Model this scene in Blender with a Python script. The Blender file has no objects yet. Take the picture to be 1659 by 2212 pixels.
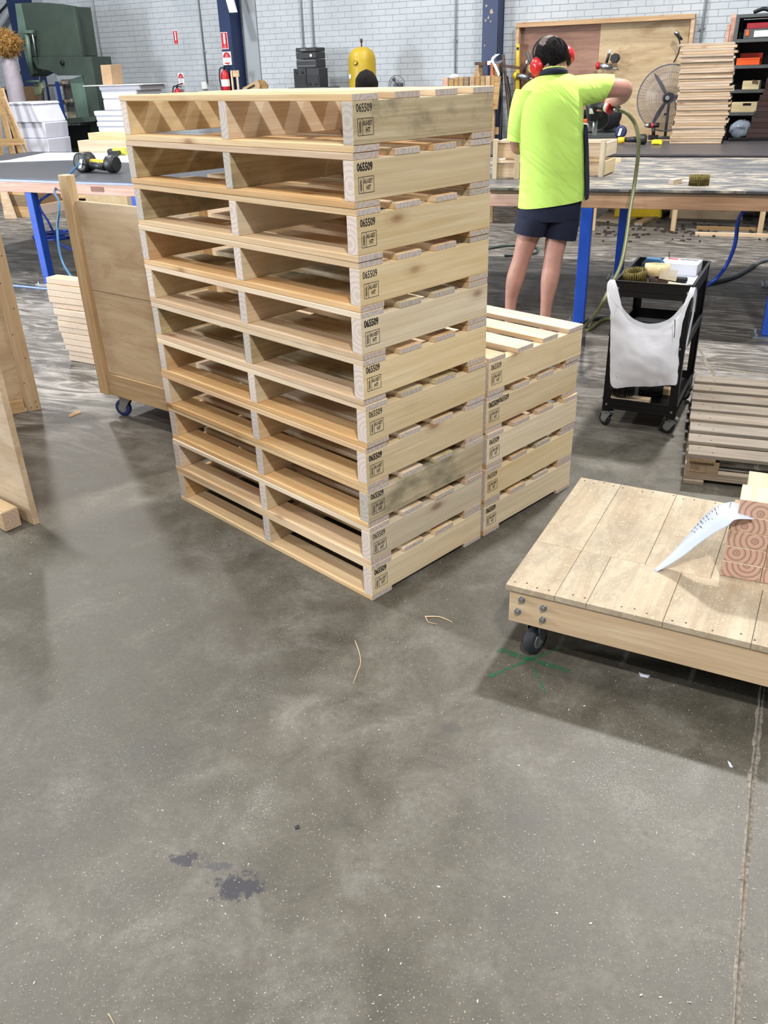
import bpy, bmesh, math, random
from mathutils import Vector, Matrix
R = random.Random(7)
C = bpy.context.scene.collection
S = bpy.context.scene
# ------------------------------------------------------------------ camera
FPX, PITCH, ROLL, HC = 1812.8, 0.4850, -0.0326, 1.5682
cp, sp = math.cos(PITCH), math.sin(PITCH); cr, sr = math.cos(ROLL), math.sin(ROLL)
U0 = Vector((0, sp, cp)); X0 = Vector((1, 0, 0)); F0 = Vector((0, cp, -sp))
RT = X0*cr + U0*sr; UP = -X0*sr + U0*cr
cd = bpy.data.cameras.new('camera'); cam = bpy.data.objects.new('camera', cd); C.objects.link(cam)
cd.sensor_fit = 'VERTICAL'; cd.sensor_height = 24; cd.lens = 24*FPX/2212; cd.clip_start = .05; cd.clip_end = 100
cam.matrix_world = Matrix(((RT.x, UP.x, -F0.x, 0), (RT.y, UP.y, -F0.y, 0), (RT.z, UP.z, -F0.z, HC), (0, 0, 0, 1)))
S.camera = cam
# ------------------------------------------------------------------ world, lamps, exposure
S.view_settings.view_transform = 'Standard'; S.view_settings.look = 'None'
S.view_settings.gamma = 1; S.view_settings.use_curve_mapping = False; S.view_settings.exposure = 0.0
w = bpy.data.worlds.new('daylight'); S.world = w; w.use_nodes = True
w.node_tree.nodes['Background'].inputs[0].default_value = (.80, .90, 1.0, 1); w.node_tree.nodes['Background'].inputs[1].default_value = .33
def lamp(x, y, z, e, size=.45, col=(1, .98, .955), sy=None):
    l = bpy.data.lights.new('high_bay_light', 'AREA'); l.shape = 'RECTANGLE' if sy else 'DISK'; l.size = size; l.energy = e; l.color = col
    if sy: l.size_y = sy
    o = bpy.data.objects.new('high_bay_light', l); C.objects.link(o); o.location = (x, y, z)
LAMPS = [(2.9, 6.1, 6.0, 640), (-3.4, 5.0, 6.2, 330), (0.6, -2.2, 6.2, 560), (5.2, 0.4, 6.2, 200), (-4.4, -1.2, 6.2, 230), (-4.5, 11.0, 6.2, 420), (1.2, 11.0, 6.2, 190)]
for q in LAMPS: lamp(*q)
# daylight through the open roller door out of view on the left
dl = bpy.data.lights.new('door_daylight', 'AREA'); dl.shape = 'RECTANGLE'; dl.size = 1.6; dl.size_y = 2.0; dl.energy = 950; dl.color = (.86, .93, 1)
do = bpy.data.objects.new('door_daylight', dl); C.objects.link(do); do.location = (-9.5, 4.9, 2.3)
do.rotation_euler = (Vector((-1.9, 5.4, .4))-Vector(do.location)).to_track_quat('-Z', 'Y').to_euler()

def ray(px, py):
    return (RT*((px-829.5)/FPX) + UP*((1106-py)/FPX) + F0)
CAM = Vector((0, 0, HC))
def atz(px, py, z=0.):
    d = ray(px, py); return CAM + d*((z-HC)/d.z)
def aty(px, py, y):
    d = ray(px, py); return CAM + d*(y/d.y)
# frames ------------------------------------------------------------
def rz(a): return Matrix.Rotation(a, 4, 'Z')
class Fr:
    """a yawed frame standing on the floor: x along, y away from the camera"""
    def __init__(s, x, y, deg, z=0.):
        s.o = Vector((x, y, z)); s.yaw = math.radians(deg); s.M = Matrix.Translation(s.o) @ rz(s.yaw)
        s.e = Vector((math.cos(s.yaw), math.sin(s.yaw), 0)); s.n = Vector((-math.sin(s.yaw), math.cos(s.yaw), 0))
    def p(s, x, y, z=0.): return s.M @ Vector((x, y, z))
    def hit(s, px, py, off=0.):          # where a sight line meets the plane y = off of this frame
        d = ray(px, py); t = (s.o + s.n*off - CAM).dot(s.n)/d.dot(s.n); q = CAM + d*t
        return Vector(((q-s.o).dot(s.e), off, q.z))
    def w(s, px, py, off=0.):
        v = s.hit(px, py, off); return s.p(v.x, v.y, v.z)
WALL = Fr(4.1, 11.6, -27)                # y = 0 is the face of the brick wall, negative y towards the room
MW = {}
def reg(o, M): MW[o] = M; return o
def tag(o, label=None, cat=None, group=None, kind=None):
    if label: o['label'] = label
    if cat: o['category'] = cat
    if group: o['group'] = group
    if kind: o['kind'] = kind
    return o
def thing(name, label, cat, loc, yaw=0., group=None, kind=None, M=None):
    o = bpy.data.objects.new(name, None); C.objects.link(o); o.empty_display_size = .05
    if M is None: M = Matrix.Translation(Vector(loc)) @ rz(yaw)
    o.matrix_world = M; MW[o] = M
    return tag(o, label, cat, group, kind)
# ------------------------------------------------------------------ mesh builder
class MB:
    def __init__(s): s.v = []; s.f = []; s.sm = []
    def add(s, vs, fs, smooth=False):
        k = len(s.v); s.v += [Vector(v) for v in vs]; s.f += [tuple(i+k for i in f) for f in fs]; s.sm += [smooth]*len(fs); return s
    def box(s, d, c=(0, 0, 0), M=None, taper=1.):
        a, b, h = d[0]/2, d[1]/2, d[2]/2
        vs = []
        for z in (-h, h):
            t = taper if z > 0 else 1.
            for x, y in ((-a, -b), (a, -b), (a, b), (-a, b)): vs.append(Vector((c[0]+x*t, c[1]+y*t, c[2]+z)))
        if M: vs = [M @ v for v in vs]
        return s.add(vs, [(3, 2, 1, 0), (4, 5, 6, 7), (0, 1, 5, 4), (1, 2, 6, 5), (2, 3, 7, 6), (3, 0, 4, 7)])
    def cyl(s, p, q, r, r2=None, n=12, smooth=True):
        p = Vector(p); q = Vector(q); r2 = r if r2 is None else r2; d = (q-p).normalized()
        a = d.orthogonal().normalized(); b = d.cross(a); vs = []
        for c, rr in ((p, r), (q, r2)):
            for i in range(n):
                t = 2*math.pi*i/n; vs.append(c + a*(math.cos(t)*rr) + b*(math.sin(t)*rr))
        k = len(s.v); s.v += vs
        for i in range(n):
            s.f.append((k+i, k+(i+1) % n, k+n+(i+1) % n, k+n+i)); s.sm.append(smooth)
        s.f.append(tuple(k+i for i in range(n))[::-1]); s.f.append(tuple(k+n+i for i in range(n))); s.sm += [False, False]
        return s
    def ring(s, prof, c, axis=(0, 0, 1), n=24, smooth=True, caps=True):
        """lathe: prof = [(radius, height)] about axis from c"""
        c = Vector(c); ax = Vector(axis).normalized(); a = ax.orthogonal().normalized(); b = ax.cross(a); k = len(s.v)
        for r, h in prof:
            for i in range(n):
                t = 2*math.pi*i/n; s.v.append(c + ax*h + a*(math.cos(t)*r) + b*(math.sin(t)*r))
        for j in range(len(prof)-1):
            for i in range(n):
                s.f.append((k+j*n+i, k+j*n+(i+1) % n, k+(j+1)*n+(i+1) % n, k+(j+1)*n+i)); s.sm.append(smooth)
        if caps:
            s.f.append(tuple(k+i for i in range(n))[::-1]); s.f.append(tuple(k+(len(prof)-1)*n+i for i in range(n))); s.sm += [False, False]
        return s
    def loft(s, rings, smooth=True, closed=True, caps=True):
        n = len(rings[0]); k = len(s.v)
        for r in rings: s.v += [Vector(v) for v in r]
        m = n if closed else n-1
        for j in range(len(rings)-1):
            for i in range(m):
                s.f.append((k+j*n+i, k+j*n+(i+1) % n, k+(j+1)*n+(i+1) % n, k+(j+1)*n+i)); s.sm.append(smooth)
        if caps and closed:
            s.f.append(tuple(k+i for i in range(n))[::-1]); s.f.append(tuple(k+(len(rings)-1)*n+i for i in range(n))); s.sm += [False, False]
        return s
    def tube(s, pts, r, n=8, sub=6, closed=False, r2=None):
        P = smooth_line(pts, sub, closed); k = len(s.v); prev = None; m = len(P)
        for i, p in enumerate(P):
            a = P[(i+1) % m if closed else min(i+1, m-1)]; b = P[(i-1) % m if closed else max(i-1, 0)]
            d = (a-b).normalized()
            if prev is None: u = d.orthogonal().normalized()
            else: u = (prev - d*prev.dot(d)).normalized()
            prev = u; v = d.cross(u); rr = r if r2 is None else r+(r2-r)*i/(m-1)
            for j in range(n):
                t = 2*math.pi*j/n; s.v.append(p + u*(math.cos(t)*rr) + v*(math.sin(t)*rr))
        for i in range(m if closed else m-1):
            for j in range(n):
                s.f.append((k+i*n+j, k+i*n+(j+1) % n, k+((i+1) % m)*n+(j+1) % n, k+((i+1) % m)*n+j)); s.sm.append(True)
        if not closed:
            s.f.append(tuple(k+j for j in range(n))[::-1]); s.f.append(tuple(k+(m-1)*n+j for j in range(n))); s.sm += [False, False]
        return s
    def prism(s, pts, ext):
        """flat polygon of world points pushed along ext"""
        n = len(pts); e = Vector(ext); pts = [Vector(p) for p in pts]
        vs = pts + [p+e for p in pts]
        return s.add(vs, [tuple(range(n))[::-1], tuple(range(n, 2*n))] + [(i, (i+1) % n, n+(i+1) % n, n+i) for i in range(n)])
    def ell(s, c, r, M=None, nu=20, nv=12, keep=None, smooth=True):
        c = Vector(c); k0 = len(s.v); idx = {}
        for j in range(nv+1):
            ph = math.pi*j/nv
            for i in range(nu):
                t = 2*math.pi*i/nu; v = Vector((math.sin(ph)*math.cos(t)*r[0], math.sin(ph)*math.sin(t)*r[1], math.cos(ph)*r[2]))
                if M: v = M @ v
                s.v.append(c+v)
        for j in range(nv):
            for i in range(nu):
                if keep and not keep((j+.5)/nv, (i+.5)/nu): continue
                s.f.append((k0+j*nu+i, k0+(j+1)*nu+i, k0+(j+1)*nu+(i+1) % nu, k0+j*nu+(i+1) % nu)); s.sm.append(smooth)
        return s
def smooth_line(pts, sub=6, closed=False):
    P = [Vector(p) for p in pts]; n = len(P)
    if n < 3: return P
    out = []
    for i in range(n if closed else n-1):
        p0 = P[(i-1) % n] if closed else P[max(i-1, 0)]; p1 = P[i]; p2 = P[(i+1) % n]; p3 = P[(i+2) % n] if closed else P[min(i+2, n-1)]
        for k in range(sub):
            t = k/sub
            out.append(.5*((2*p1) + (p2-p0)*t + (2*p0-5*p1+4*p2-p3)*t*t + (3*p1-p0-3*p2+p3)*t**3))
    if not closed: out.append(P[-1])
    return out
def to_mesh(name, v, f, sm, mats, bev=0.):
    me = bpy.data.meshes.new(name); me.from_pydata([tuple(x) for x in v], [], f)
    for p, q in zip(me.polygons, sm): p.use_smooth = q
    bm = bmesh.new(); bm.from_mesh(me); bmesh.ops.recalc_face_normals(bm, faces=bm.faces)
    if bev: bmesh.ops.bevel(bm, geom=list(bm.edges), offset=bev, segments=1, affect='EDGES', profile=.5, clamp_overlap=True)
    bm.to_mesh(me); bm.free()
    for m in (mats if isinstance(mats, (list, tuple)) else [mats]): me.materials.append(m)
    return me
def emit(name, mb, m, parent=None, M=None, bev=0., label=None, cat=None, group=None, kind=None, pivot=None):
    """link the built world-space mesh as one object whose origin is the centre (a part) or the base (a thing)"""
    xs = [v.x for v in mb.v]; ys = [v.y for v in mb.v]; zs = [v.z for v in mb.v]
    c = Vector(((min(xs)+max(xs))/2, (min(ys)+max(ys))/2, (min(zs)+max(zs))/2 if parent else min(zs)))
    if pivot: c = Vector(pivot)
    rot = (M if M is not None else (MW.get(parent) if parent else None))
    rot = rot.to_3x3().normalized().to_4x4() if rot is not None else Matrix.Identity(4)
    T = Matrix.Translation(c) @ rot; Ti = T.inverted()
    me = to_mesh(name, [Ti @ v for v in mb.v], mb.f, mb.sm, m, bev)
    o = bpy.data.objects.new(name, me); C.objects.link(o); MW[o] = T
    if parent: o.parent = parent; o.matrix_local = MW[parent].inverted() @ T
    else: o.matrix_world = T
    return tag(o, label, cat, group, kind)
cache = {}
def box(name, parent, dims, loc, rot=(0, 0, 0), m=None, bev=.0015, label=None, cat=None, group=None, kind=None, M=None):
    """a chamfered board, its length along its own x; loc/rot in the parent's frame"""
    key = (tuple(round(d, 4) for d in dims), m.name, bev)
    if key not in cache:
        b = MB().box(dims); cache[key] = to_mesh(name, b.v, b.f, b.sm, m, bev)
    o = bpy.data.objects.new(name, cache[key]); C.objects.link(o)
    L = Matrix.Translation(Vector(loc)) @ (M if M is not None else (Matrix.Rotation(rot[2], 4, 'Z') @ Matrix.Rotation(rot[1], 4, 'Y') @ Matrix.Rotation(rot[0], 4, 'X')))
    if parent: o.parent = parent; o.matrix_local = L; MW[o] = MW[parent] @ L
    else: o.matrix_world = L; MW[o] = L
    return tag(o, label, cat, group, kind)
tcache = {}
def text(name, parent, body, size, loc, M, m, sx=1., bold=.0, align='LEFT', thick=.0003):
    key = (body, size, sx, bold, m.name, align)
    if key not in tcache:
        cu = bpy.data.curves.new('t', 'FONT'); cu.body = body; cu.size = size; cu.offset = bold; cu.align_x = align; cu.resolution_u = 2; cu.extrude = thick
        to = bpy.data.objects.new('t', cu); C.objects.link(to)
        me = bpy.data.meshes.new_from_object(to.evaluated_get(bpy.context.evaluated_depsgraph_get()))
        for v in me.vertices: v.co.x *= sx
        me.materials.clear(); me.materials.append(m); tcache[key] = me; bpy.data.objects.remove(to)
    o = bpy.data.objects.new(name, tcache[key]); C.objects.link(o); L = Matrix.Translation(Vector(loc)) @ M
    o.parent = parent; o.matrix_local = L; MW[o] = MW[parent] @ L
    return o
# ------------------------------------------------------------------ materials
def lin(c): return tuple(((x/255)/12.92 if x/255 <= .04045 else ((x/255+.055)/1.055)**2.4) for x in c) + (1,)
class NT:
    def __init__(s, name):
        s.m = bpy.data.materials.new(name); s.m.use_nodes = True; s.t = s.m.node_tree; s.b = s.t.nodes['Principled BSDF']
    def n(s, kind, **kw):
        nd = s.t.nodes.new(kind)
        for k, v in kw.items():
            if k.startswith('i_'): nd.inputs[int(k[2:]) if k[2:].isdigit() else k[2:].replace('_', ' ')].default_value = v
            else: setattr(nd, k, v)
        return nd
    def l(s, a, b): s.t.links.new(a, b)
    def math(s, op, a, b=None, c=None):
        nd = s.n('ShaderNodeMath', operation=op)
        for i, x in enumerate((a, b, c)):
            if x is None: continue
            if isinstance(x, (int, float)): nd.inputs[i].default_value = x
            else: s.l(x, nd.inputs[i])
        return nd.outputs[0]
    def vmath(s, op, a, b):
        nd = s.n('ShaderNodeVectorMath', operation=op)
        for i, x in enumerate((a, b)):
            if isinstance(x, (tuple, list)): nd.inputs[i].default_value = x
            else: s.l(x, nd.inputs[i])
        return nd.outputs[0]
    def mix(s, f, a, b, mode='MIX'):
        nd = s.n('ShaderNodeMix', data_type='RGBA', blend_type=mode)
        for i, x in ((0, f), (6, a), (7, b)):
            if isinstance(x, (int, float, tuple)): nd.inputs[i].default_value = x
            else: s.l(x, nd.inputs[i])
        return nd.outputs[2]
    def ramp(s, f, stops, interp='LINEAR'):
        nd = s.n('ShaderNodeValToRGB'); cr_ = nd.color_ramp; cr_.interpolation = interp
        while len(cr_.elements) < len(stops): cr_.elements.new(.5)
        for e, (p, c) in zip(cr_.elements, stops): e.position = p; e.color = c if isinstance(c, tuple) else (c, c, c, 1)
        s.l(f, nd.inputs[0]); return nd.outputs[0]
    def noise(s, vec, scale, detail=4., rough=.55, dist=0.):
        nd = s.n('ShaderNodeTexNoise'); nd.inputs['Scale'].default_value = scale; nd.inputs['Detail'].default_value = detail
        nd.inputs['Roughness'].default_value = rough; nd.inputs['Distortion'].default_value = dist
        if vec is not None: s.l(vec, nd.inputs['Vector'])
        return nd.outputs[0]
    def obj(s): return s.n('ShaderNodeTexCoord').outputs['Object']
    def pos(s): return s.n('ShaderNodeNewGeometry').outputs['Position']
    def rnd(s): return s.n('ShaderNodeObjectInfo').outputs['Random']
    def sc(s, v, k): return s.vmath('MULTIPLY', v, k)
    def bump(s, h, strength=.3, dist=.002):
        b = s.n('ShaderNodeBump'); b.inputs['Strength'].default_value = strength; b.inputs['Distance'].default_value = dist
        s.l(h, b.inputs['Height']); s.l(b.outputs[0], s.b.inputs['Normal'])
    def out(s, col=None, rough=.5, metal=0., spec=None):
        if col is not None:
            if isinstance(col, tuple): s.b.inputs['Base Color'].default_value = col
            else: s.l(col, s.b.inputs['Base Color'])
        if isinstance(rough, (int, float)): s.b.inputs['Roughness'].default_value = rough
        else: s.l(rough, s.b.inputs['Roughness'])
        s.b.inputs['Metallic'].default_value = metal
        if spec is not None: s.b.inputs['Specular IOR Level'].default_value = spec
        return s.m
def plain(name, c, rough=.5, metal=0., var=.12, scale=9., bump=0., spec=None):
    t = NT(name); v = t.obj(); c = lin(c)
    nz = t.noise(v, scale, 5)
    dark = tuple(x*(1-var) for x in c[:3])+(1,); lite = tuple(min(1, x*(1+var)) for x in c[:3])+(1,)
    col = t.ramp(nz, [(.3, dark), (.7, lite)])
    if bump: t.bump(t.noise(v, scale*12, 3), .35, bump)
    return t.out(col, rough, metal, spec)
def wood(name, c1, c2, end=(196, 178, 160), knots=True, rough=.72, grain=1., stain=0., rings=.84, rfreq=430):
    """sawn softwood: grain along x, growth rings on the end faces, every board its own cut"""
    t = NT(name); o = t.obj(); r = t.rnd()
    off = t.n('ShaderNodeCombineXYZ'); t.l(t.math('MULTIPLY', r, 37.), off.inputs[0]); t.l(t.math('MULTIPLY', r, 11.3), off.inputs[1]); t.l(t.math('MULTIPLY', r, 23.7), off.inputs[2])
    v = t.vmath('ADD', o, off.outputs[0])
    g1 = t.noise(t.sc(v, (1.1*grain, 16*grain, 16*grain)), 1.6, 6, .6, .6)
    g2 = t.noise(t.sc(v, (5, 190, 190)), 1., 3)
    c1, c2 = lin(c1), lin(c2)
    col = t.ramp(g1, [(.28, c2), (.5, tuple((a+b)/2 for a, b in zip(c1, c2))), (.66, c1)])
    col = t.mix(t.ramp(g2, [(.35, (.24,)*3+(1,)), (.62, (0, 0, 0, 1))]), col, tuple(x*.62 for x in c2[:3])+(1,))
    g3 = t.noise(t.sc(v, (.8, 55, 55)), 1., 4, .6, .8)
    col = t.mix(t.ramp(g3, [(.40, (.34,)*3+(1,)), (.52, (0, 0, 0, 1))]), col, tuple(x*.78 for x in c2[:3])+(1,))
    if knots:
        vo = t.n('ShaderNodeTexVoronoi', i_Scale=1.); t.l(t.sc(v, (4.2, 9., 9.)), vo.inputs['Vector'])
        k = t.ramp(vo.outputs['Distance'], [(.06, (1, 1, 1, 1)), (.15, (.25, .25, .25, 1)), (.27, (0, 0, 0, 1))])
        kr = t.math('MULTIPLY', k, t.math('GREATER_THAN', t.n_sep(vo.outputs['Color']), .60))
        col = t.mix(t.math('MULTIPLY', kr, .7), col, lin((118, 70, 42)))
    if stain:
        sn = t.noise(t.sc(v, (3, 5, 5)), 1.3, 5, .65)
        col = t.mix(t.math('MULTIPLY', t.ramp(sn, [(.5, (0, 0, 0, 1)), (.68, (1, 1, 1, 1))]), stain), col, lin((96, 98, 78)))
    # board-to-board tone
    hv = t.n('ShaderNodeHueSaturation'); t.l(col, hv.inputs['Color']); t.l(t.math('MULTIPLY_ADD', r, .22, .89), hv.inputs['Value'])
    r2 = t.math('FRACT', t.math('MULTIPLY', r, 17.31)); t.l(t.math('MULTIPLY_ADD', r2, .36, .80), hv.inputs['Saturation'])
    col = hv.outputs[0]
    # end grain
    ge = t.n('ShaderNodeTexCoord').outputs['Normal']; sx = t.n('ShaderNodeSeparateXYZ'); t.l(ge, sx.inputs[0])
    isend = t.math('GREATER_THAN', t.math('ABSOLUTE', sx.outputs[0]), .8)
    so = t.n('ShaderNodeSeparateXYZ'); t.l(o, so.inputs[0]); r3 = t.math('FRACT', t.math('MULTIPLY', r, 5.77))
    yy = t.math('ADD', so.outputs[1], t.math('MULTIPLY_ADD', r3, .06, -.03)); zz = t.math('ADD', so.outputs[2], t.math('MULTIPLY_ADD', r2, .05, -.025))
    d = t.math('SQRT', t.math('ADD', t.math('MULTIPLY', yy, yy), t.math('MULTIPLY', zz, zz)))
    d = t.math('ADD', d, t.math('MULTIPLY', t.noise(v, 22, 3), .006))
    ring = t.math('SINE', t.math('MULTIPLY', d, rfreq))
    e = lin(end); ec = t.mix(t.ramp(t.math('ADD', ring, .62), [(.0, (1, 1, 1, 1)), (.35, (0, 0, 0, 1))]), e, tuple(x*rings for x in e[:3])+(1,))
    ec = t.mix(t.ramp(d, [(.003, (1, 1, 1, 1)), (.007, (0, 0, 0, 1))]), ec, tuple(x*(rings-.3) for x in e[:3])+(1,))
    col = t.mix(isend, col, ec)
    t.bump(g2, .22, .0012)
    return t.out(col, rough, 0, .3)
def n_sep(s, sock):
    nd = s.n('ShaderNodeSeparateColor'); s.l(sock, nd.inputs[0]); return nd.outputs[0]
NT.n_sep = n_sep
def plywood(name, c1, c2, sc=1., rough=.6, dirt=0.):
    t = NT(name); o = t.obj(); r = t.rnd(); off = t.n('ShaderNodeCombineXYZ')
    for i, k in enumerate((9., 5., 13.)): t.l(t.math('MULTIPLY', r, k), off.inputs[i])
    v = t.vmath('ADD', o, off.outputs[0])
    a = t.noise(t.sc(v, (1.2*sc, 5*sc, 5*sc)), 1.2, 5, .55, 1.6); b = t.noise(t.sc(v, (3*sc, 60*sc, 60*sc)), 1, 3)
    band = t.math('FRACT', t.math('MULTIPLY', a, 9.))
    c1, c2 = lin(c1), lin(c2)
    col = t.ramp(a, [(.3, c2), (.62, c1)]); col = t.mix(t.ramp(band, [(.0, .28), (.12, .0), (.9, 0.), (1., .28)]), col, tuple(x*.7 for x in c2[:3])+(1,))
    col = t.mix(t.ramp(b, [(.4, .14), (.6, 0.)]), col, tuple(x*.6 for x in c2[:3])+(1,))
    if dirt:
        dn = t.noise(v, 5, 6, .7); col = t.mix(t.math('MULTIPLY', t.ramp(dn, [(.45, 0.), (.7, 1.)]), dirt), col, lin((120, 112, 98)))
        df = t.noise(v, 130, 3, .6); col = t.mix(t.math('MULTIPLY', t.ramp(df, [(.6, 0.), (.68, 1.)]), .5), col, lin((226, 208, 160)))
    t.bump(b, .15, .001)
    return t.out(col, rough, 0, .35)

PINE = wood('pine_board', (222, 202, 170), (204, 170, 128), (188, 176, 168))
PINE_O = wood('sawn_pine_orange', (214, 186, 148), (190, 150, 106), (184, 170, 160))
PINE_S = wood('pine_stained', (208, 192, 156), (172, 150, 112), (176, 166, 154), stain=.75)
BEARER = wood('pine_bearer', (216, 200, 170), (204, 182, 144), (204, 188, 176))
TIMBER = wood('post_timber', (196, 172, 136), (168, 138, 100), (196, 170, 146))
PINK = wood('pink_batten', (214, 178, 160), (180, 136, 116), (200, 170, 150))
OLD = wood('weathered_board', (146, 135, 121), (116, 104, 90), (130, 116, 98), stain=.3, grain=1.4)
OLDB = wood('old_block', (160, 134, 98), (122, 96, 64), (130, 106, 80))
BLOCK = wood('block_timber', (220, 200, 172), (206, 178, 144), (206, 168, 148), knots=False, rings=.62, rfreq=420)
WHITEWOOD = wood('bleached_board', (214, 194, 168), (186, 158, 130), (204, 186, 166))
DARKW = wood('dark_board', (74, 54, 50), (48, 36, 34), (70, 56, 50))
PLY = plywood('plywood_face', (196, 174, 144), (170, 142, 110))
PLYD = plywood('dolly_ply', (184, 170, 147), (160, 140, 114), 1., .65, .5)
PLYR = plywood('red_ply', (154, 118, 100), (120, 86, 72))
PLYP = plywood('pale_ply', (186, 164, 130), (158, 130, 96))
STEELBLUE = plain('blue_paint', (30, 74, 170), .35, 0, .08)
NAVY = plain('navy_column_paint', (24, 40, 78), .45, 0, .15, 3)
BLACK = plain('black_steel', (12, 12, 14), .42, 0, .2, 9, 0, .35)
BLACKP = plain('black_plastic', (26, 27, 28), .5, 0, .2)
RUBBER = plain('dark_rubber', (34, 36, 42), .75, 0, .3, 60)
BLUEW = plain('blue_wheel', (30, 44, 96), .5, 0, .2)
ZINC = plain('zinc_steel', (168, 172, 176), .35, .9, .1)
GREEN = plain('machine_green', (54, 66, 58), .45, 0, .2, 3)
GREENL = plain('machine_green_light', (92, 114, 102), .4, 0, .15, 4)
YEL = plain('tank_yellow', (176, 148, 30), .45, 0, .12, 5)
YELT = plain('tool_yellow', (214, 176, 40), .5)
YELB = plain('bright_yellow', (236, 200, 30), .5)
RED = plain('signal_red', (184, 22, 36), .4)
REDC = plain('muff_red', (196, 34, 36), .3, 0, .2, 30)
ORANGE = plain('orange_plastic', (226, 84, 24), .45)
WHITE = plain('white_foam', (208, 210, 222), .6, 0, .04)
WHITEP = plain('white_card', (214, 214, 218), .5, 0, .03)
PAPER = plain('paper', (192, 200, 220), .6, 0, .02)
BLUEH = plain('blue_hose', (24, 58, 150), .35)
TEALH = plain('teal_hose', (40, 92, 128), .35)
OLIVE = plain('olive_hose', (88, 90, 48), .5)
GREYH = plain('grey_hose', (96, 98, 100), .5)
SKIN = plain('skin', (178, 132, 116), .55, 0, .14, 14)
HAIR = plain('dark_hair', (20, 17, 18), .85, 0, .4, 60, .004, .15)
HAIRG = plain('thin_grey_hair', (112, 96, 90), .6, 0, .35, 70, .003)
SHORTS = plain('navy_cloth', (14, 22, 46), .85, 0, .18, 20)
STRAWM = plain('straw', (176, 134, 74), .9, 0, .3, 30, .01)
CARD = plain('cardboard', (176, 146, 112), .8, 0, .08)
GREYS = plain('grey_shelf_steel', (74, 78, 78), .45)
CHROME = plain('polished_metal', (200, 202, 206), .2, 1, .05)
INK = plain('stencil_ink', (34, 30, 28), .8, 0, .2)
FADED = plain('faded_ink', (92, 74, 52), .8)
COIL = plain('nail_coil_brass', (96, 84, 34), .45, .5, .4, 60)
GREYP = plain('grey_mesh', (90, 92, 98), .5)
TAPE = plain('tan_tape', (206, 186, 140), .35, 0, .08)
CLEAR = plain('conduit_grey', (150, 156, 160), .4, .3)
RUST = plain('rusty_steel', (84, 66, 58), .7, .3, .3, 30)
SIGNW = plain('sign_white', (232, 232, 230), .4, 0, .03)
OFFW = plain('box_white', (222, 212, 184), .6)
ORSHIRT = plain('orange_shirt', (255, 140, 96), .8)
# special materials --------------------------------------------------
def floor_mat():
    t = NT('worn_concrete'); p = t.pos()
    a = t.noise(p, 1.3, 7, .65, .4); b = t.noise(p, 5.5, 9, .68, .5); c = t.noise(p, 60, 4, .6)
    col = t.ramp(b, [(.30, lin((56, 52, 44))), (.5, lin((85, 80, 71))), (.68, lin((111, 107, 99)))])
    col = t.mix(t.ramp(a, [(.38, .0), (.62, .6)]), col, lin((70, 65, 51)))
    col = t.mix(t.ramp(c, [(.3, .35), (.6, 0.)]), col, lin((52, 50, 45)))
    # fine aggregate speckle and pale dust
    d1 = t.noise(p, 210, 2, .5); col = t.mix(t.ramp(d1, [(.64, 0.), (.71, .4)]), col, lin((166, 162, 152)))
    dm = t.noise(p, 2.1, 5, .7, .8); d2 = t.noise(p, 190, 3, .7)
    dd = t.math('MULTIPLY', t.ramp(dm, [(.52, 0.), (.72, 1.)]), t.ramp(d2, [(.53, 0.), (.66, .5)]))
    col = t.mix(dd, col, lin((156, 160, 156)))
    # sawdust swept into streaks in the working bays behind the pallets
    sx = t.n('ShaderNodeSeparateXYZ'); t.l(p, sx.inputs[0])
    rot = t.n('ShaderNodeVectorRotate'); rot.inputs['Angle'].default_value = math.radians(24); t.l(p, rot.inputs['Vector'])
    st = t.noise(t.sc(rot.outputs[0], (.9, 3.6, 1)), 2.2, 8, .68, 2.2)
    far = t.ramp(t.math('MULTIPLY', sx.outputs[1], .1), [(.34, 0.), (.46, 1.)])
    patch = t.ramp(t.noise(p, .55, 3), [(.36, .25), (.55, 1.)])
    stf = t.math('MULTIPLY', t.math('MULTIPLY', t.ramp(st, [(.46, 0.), (.62, .75)]), far), patch)
    col = t.mix(t.math('MULTIPLY', far, .35), col, lin((66, 62, 61)))
    col = t.mix(stf, col, lin((160, 155, 149)))
    # blotches: old spills
    vo = t.n('ShaderNodeTexVoronoi', i_Scale=4.6); t.l(p, vo.inputs['Vector'])
    sp = t.ramp(vo.outputs['Distance'], [(.02, .55), (.045, .0)]); col = t.mix(sp, col, lin((58, 56, 52)))
    def blot(cx, cy, rx, ry, c, k, ns=14, th=.5):
        q = t.vmath('SUBTRACT', p, (cx, cy, 0)); q = t.sc(q, (1/rx, 1/ry, 0)); ln = t.n('ShaderNodeVectorMath', operation='LENGTH'); t.l(q, ln.inputs[0])
        s = t.math('ADD', ln.outputs['Value'], t.math('MULTIPLY', t.math('SUBTRACT', t.noise(p, ns, 5, .7), .5), 2.2))
        nonlocal col
        col = t.mix(t.ramp(s, [(th, k), (th+.22, 0.)]), col, lin(c))
    blot(-.475, 1.325, .05, .032, (34, 32, 40), .9, 40); blot(-.345, 1.245, .085, .05, (30, 28, 38), .92, 40); blot(-.40, 1.30, .06, .018, (52, 52, 58), .7, 60)
    blot(.30, 1.40, .05, .04, (62, 58, 52), .6); blot(.16, 1.72, .04, .03, (58, 56, 54), .6)
    rough = t.ramp(b, [(.3, .42), (.7, .62)]); t.bump(t.noise(p, 90, 6, .7), .25, .0015)
    return t.out(col, rough, 0, .5)
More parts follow.
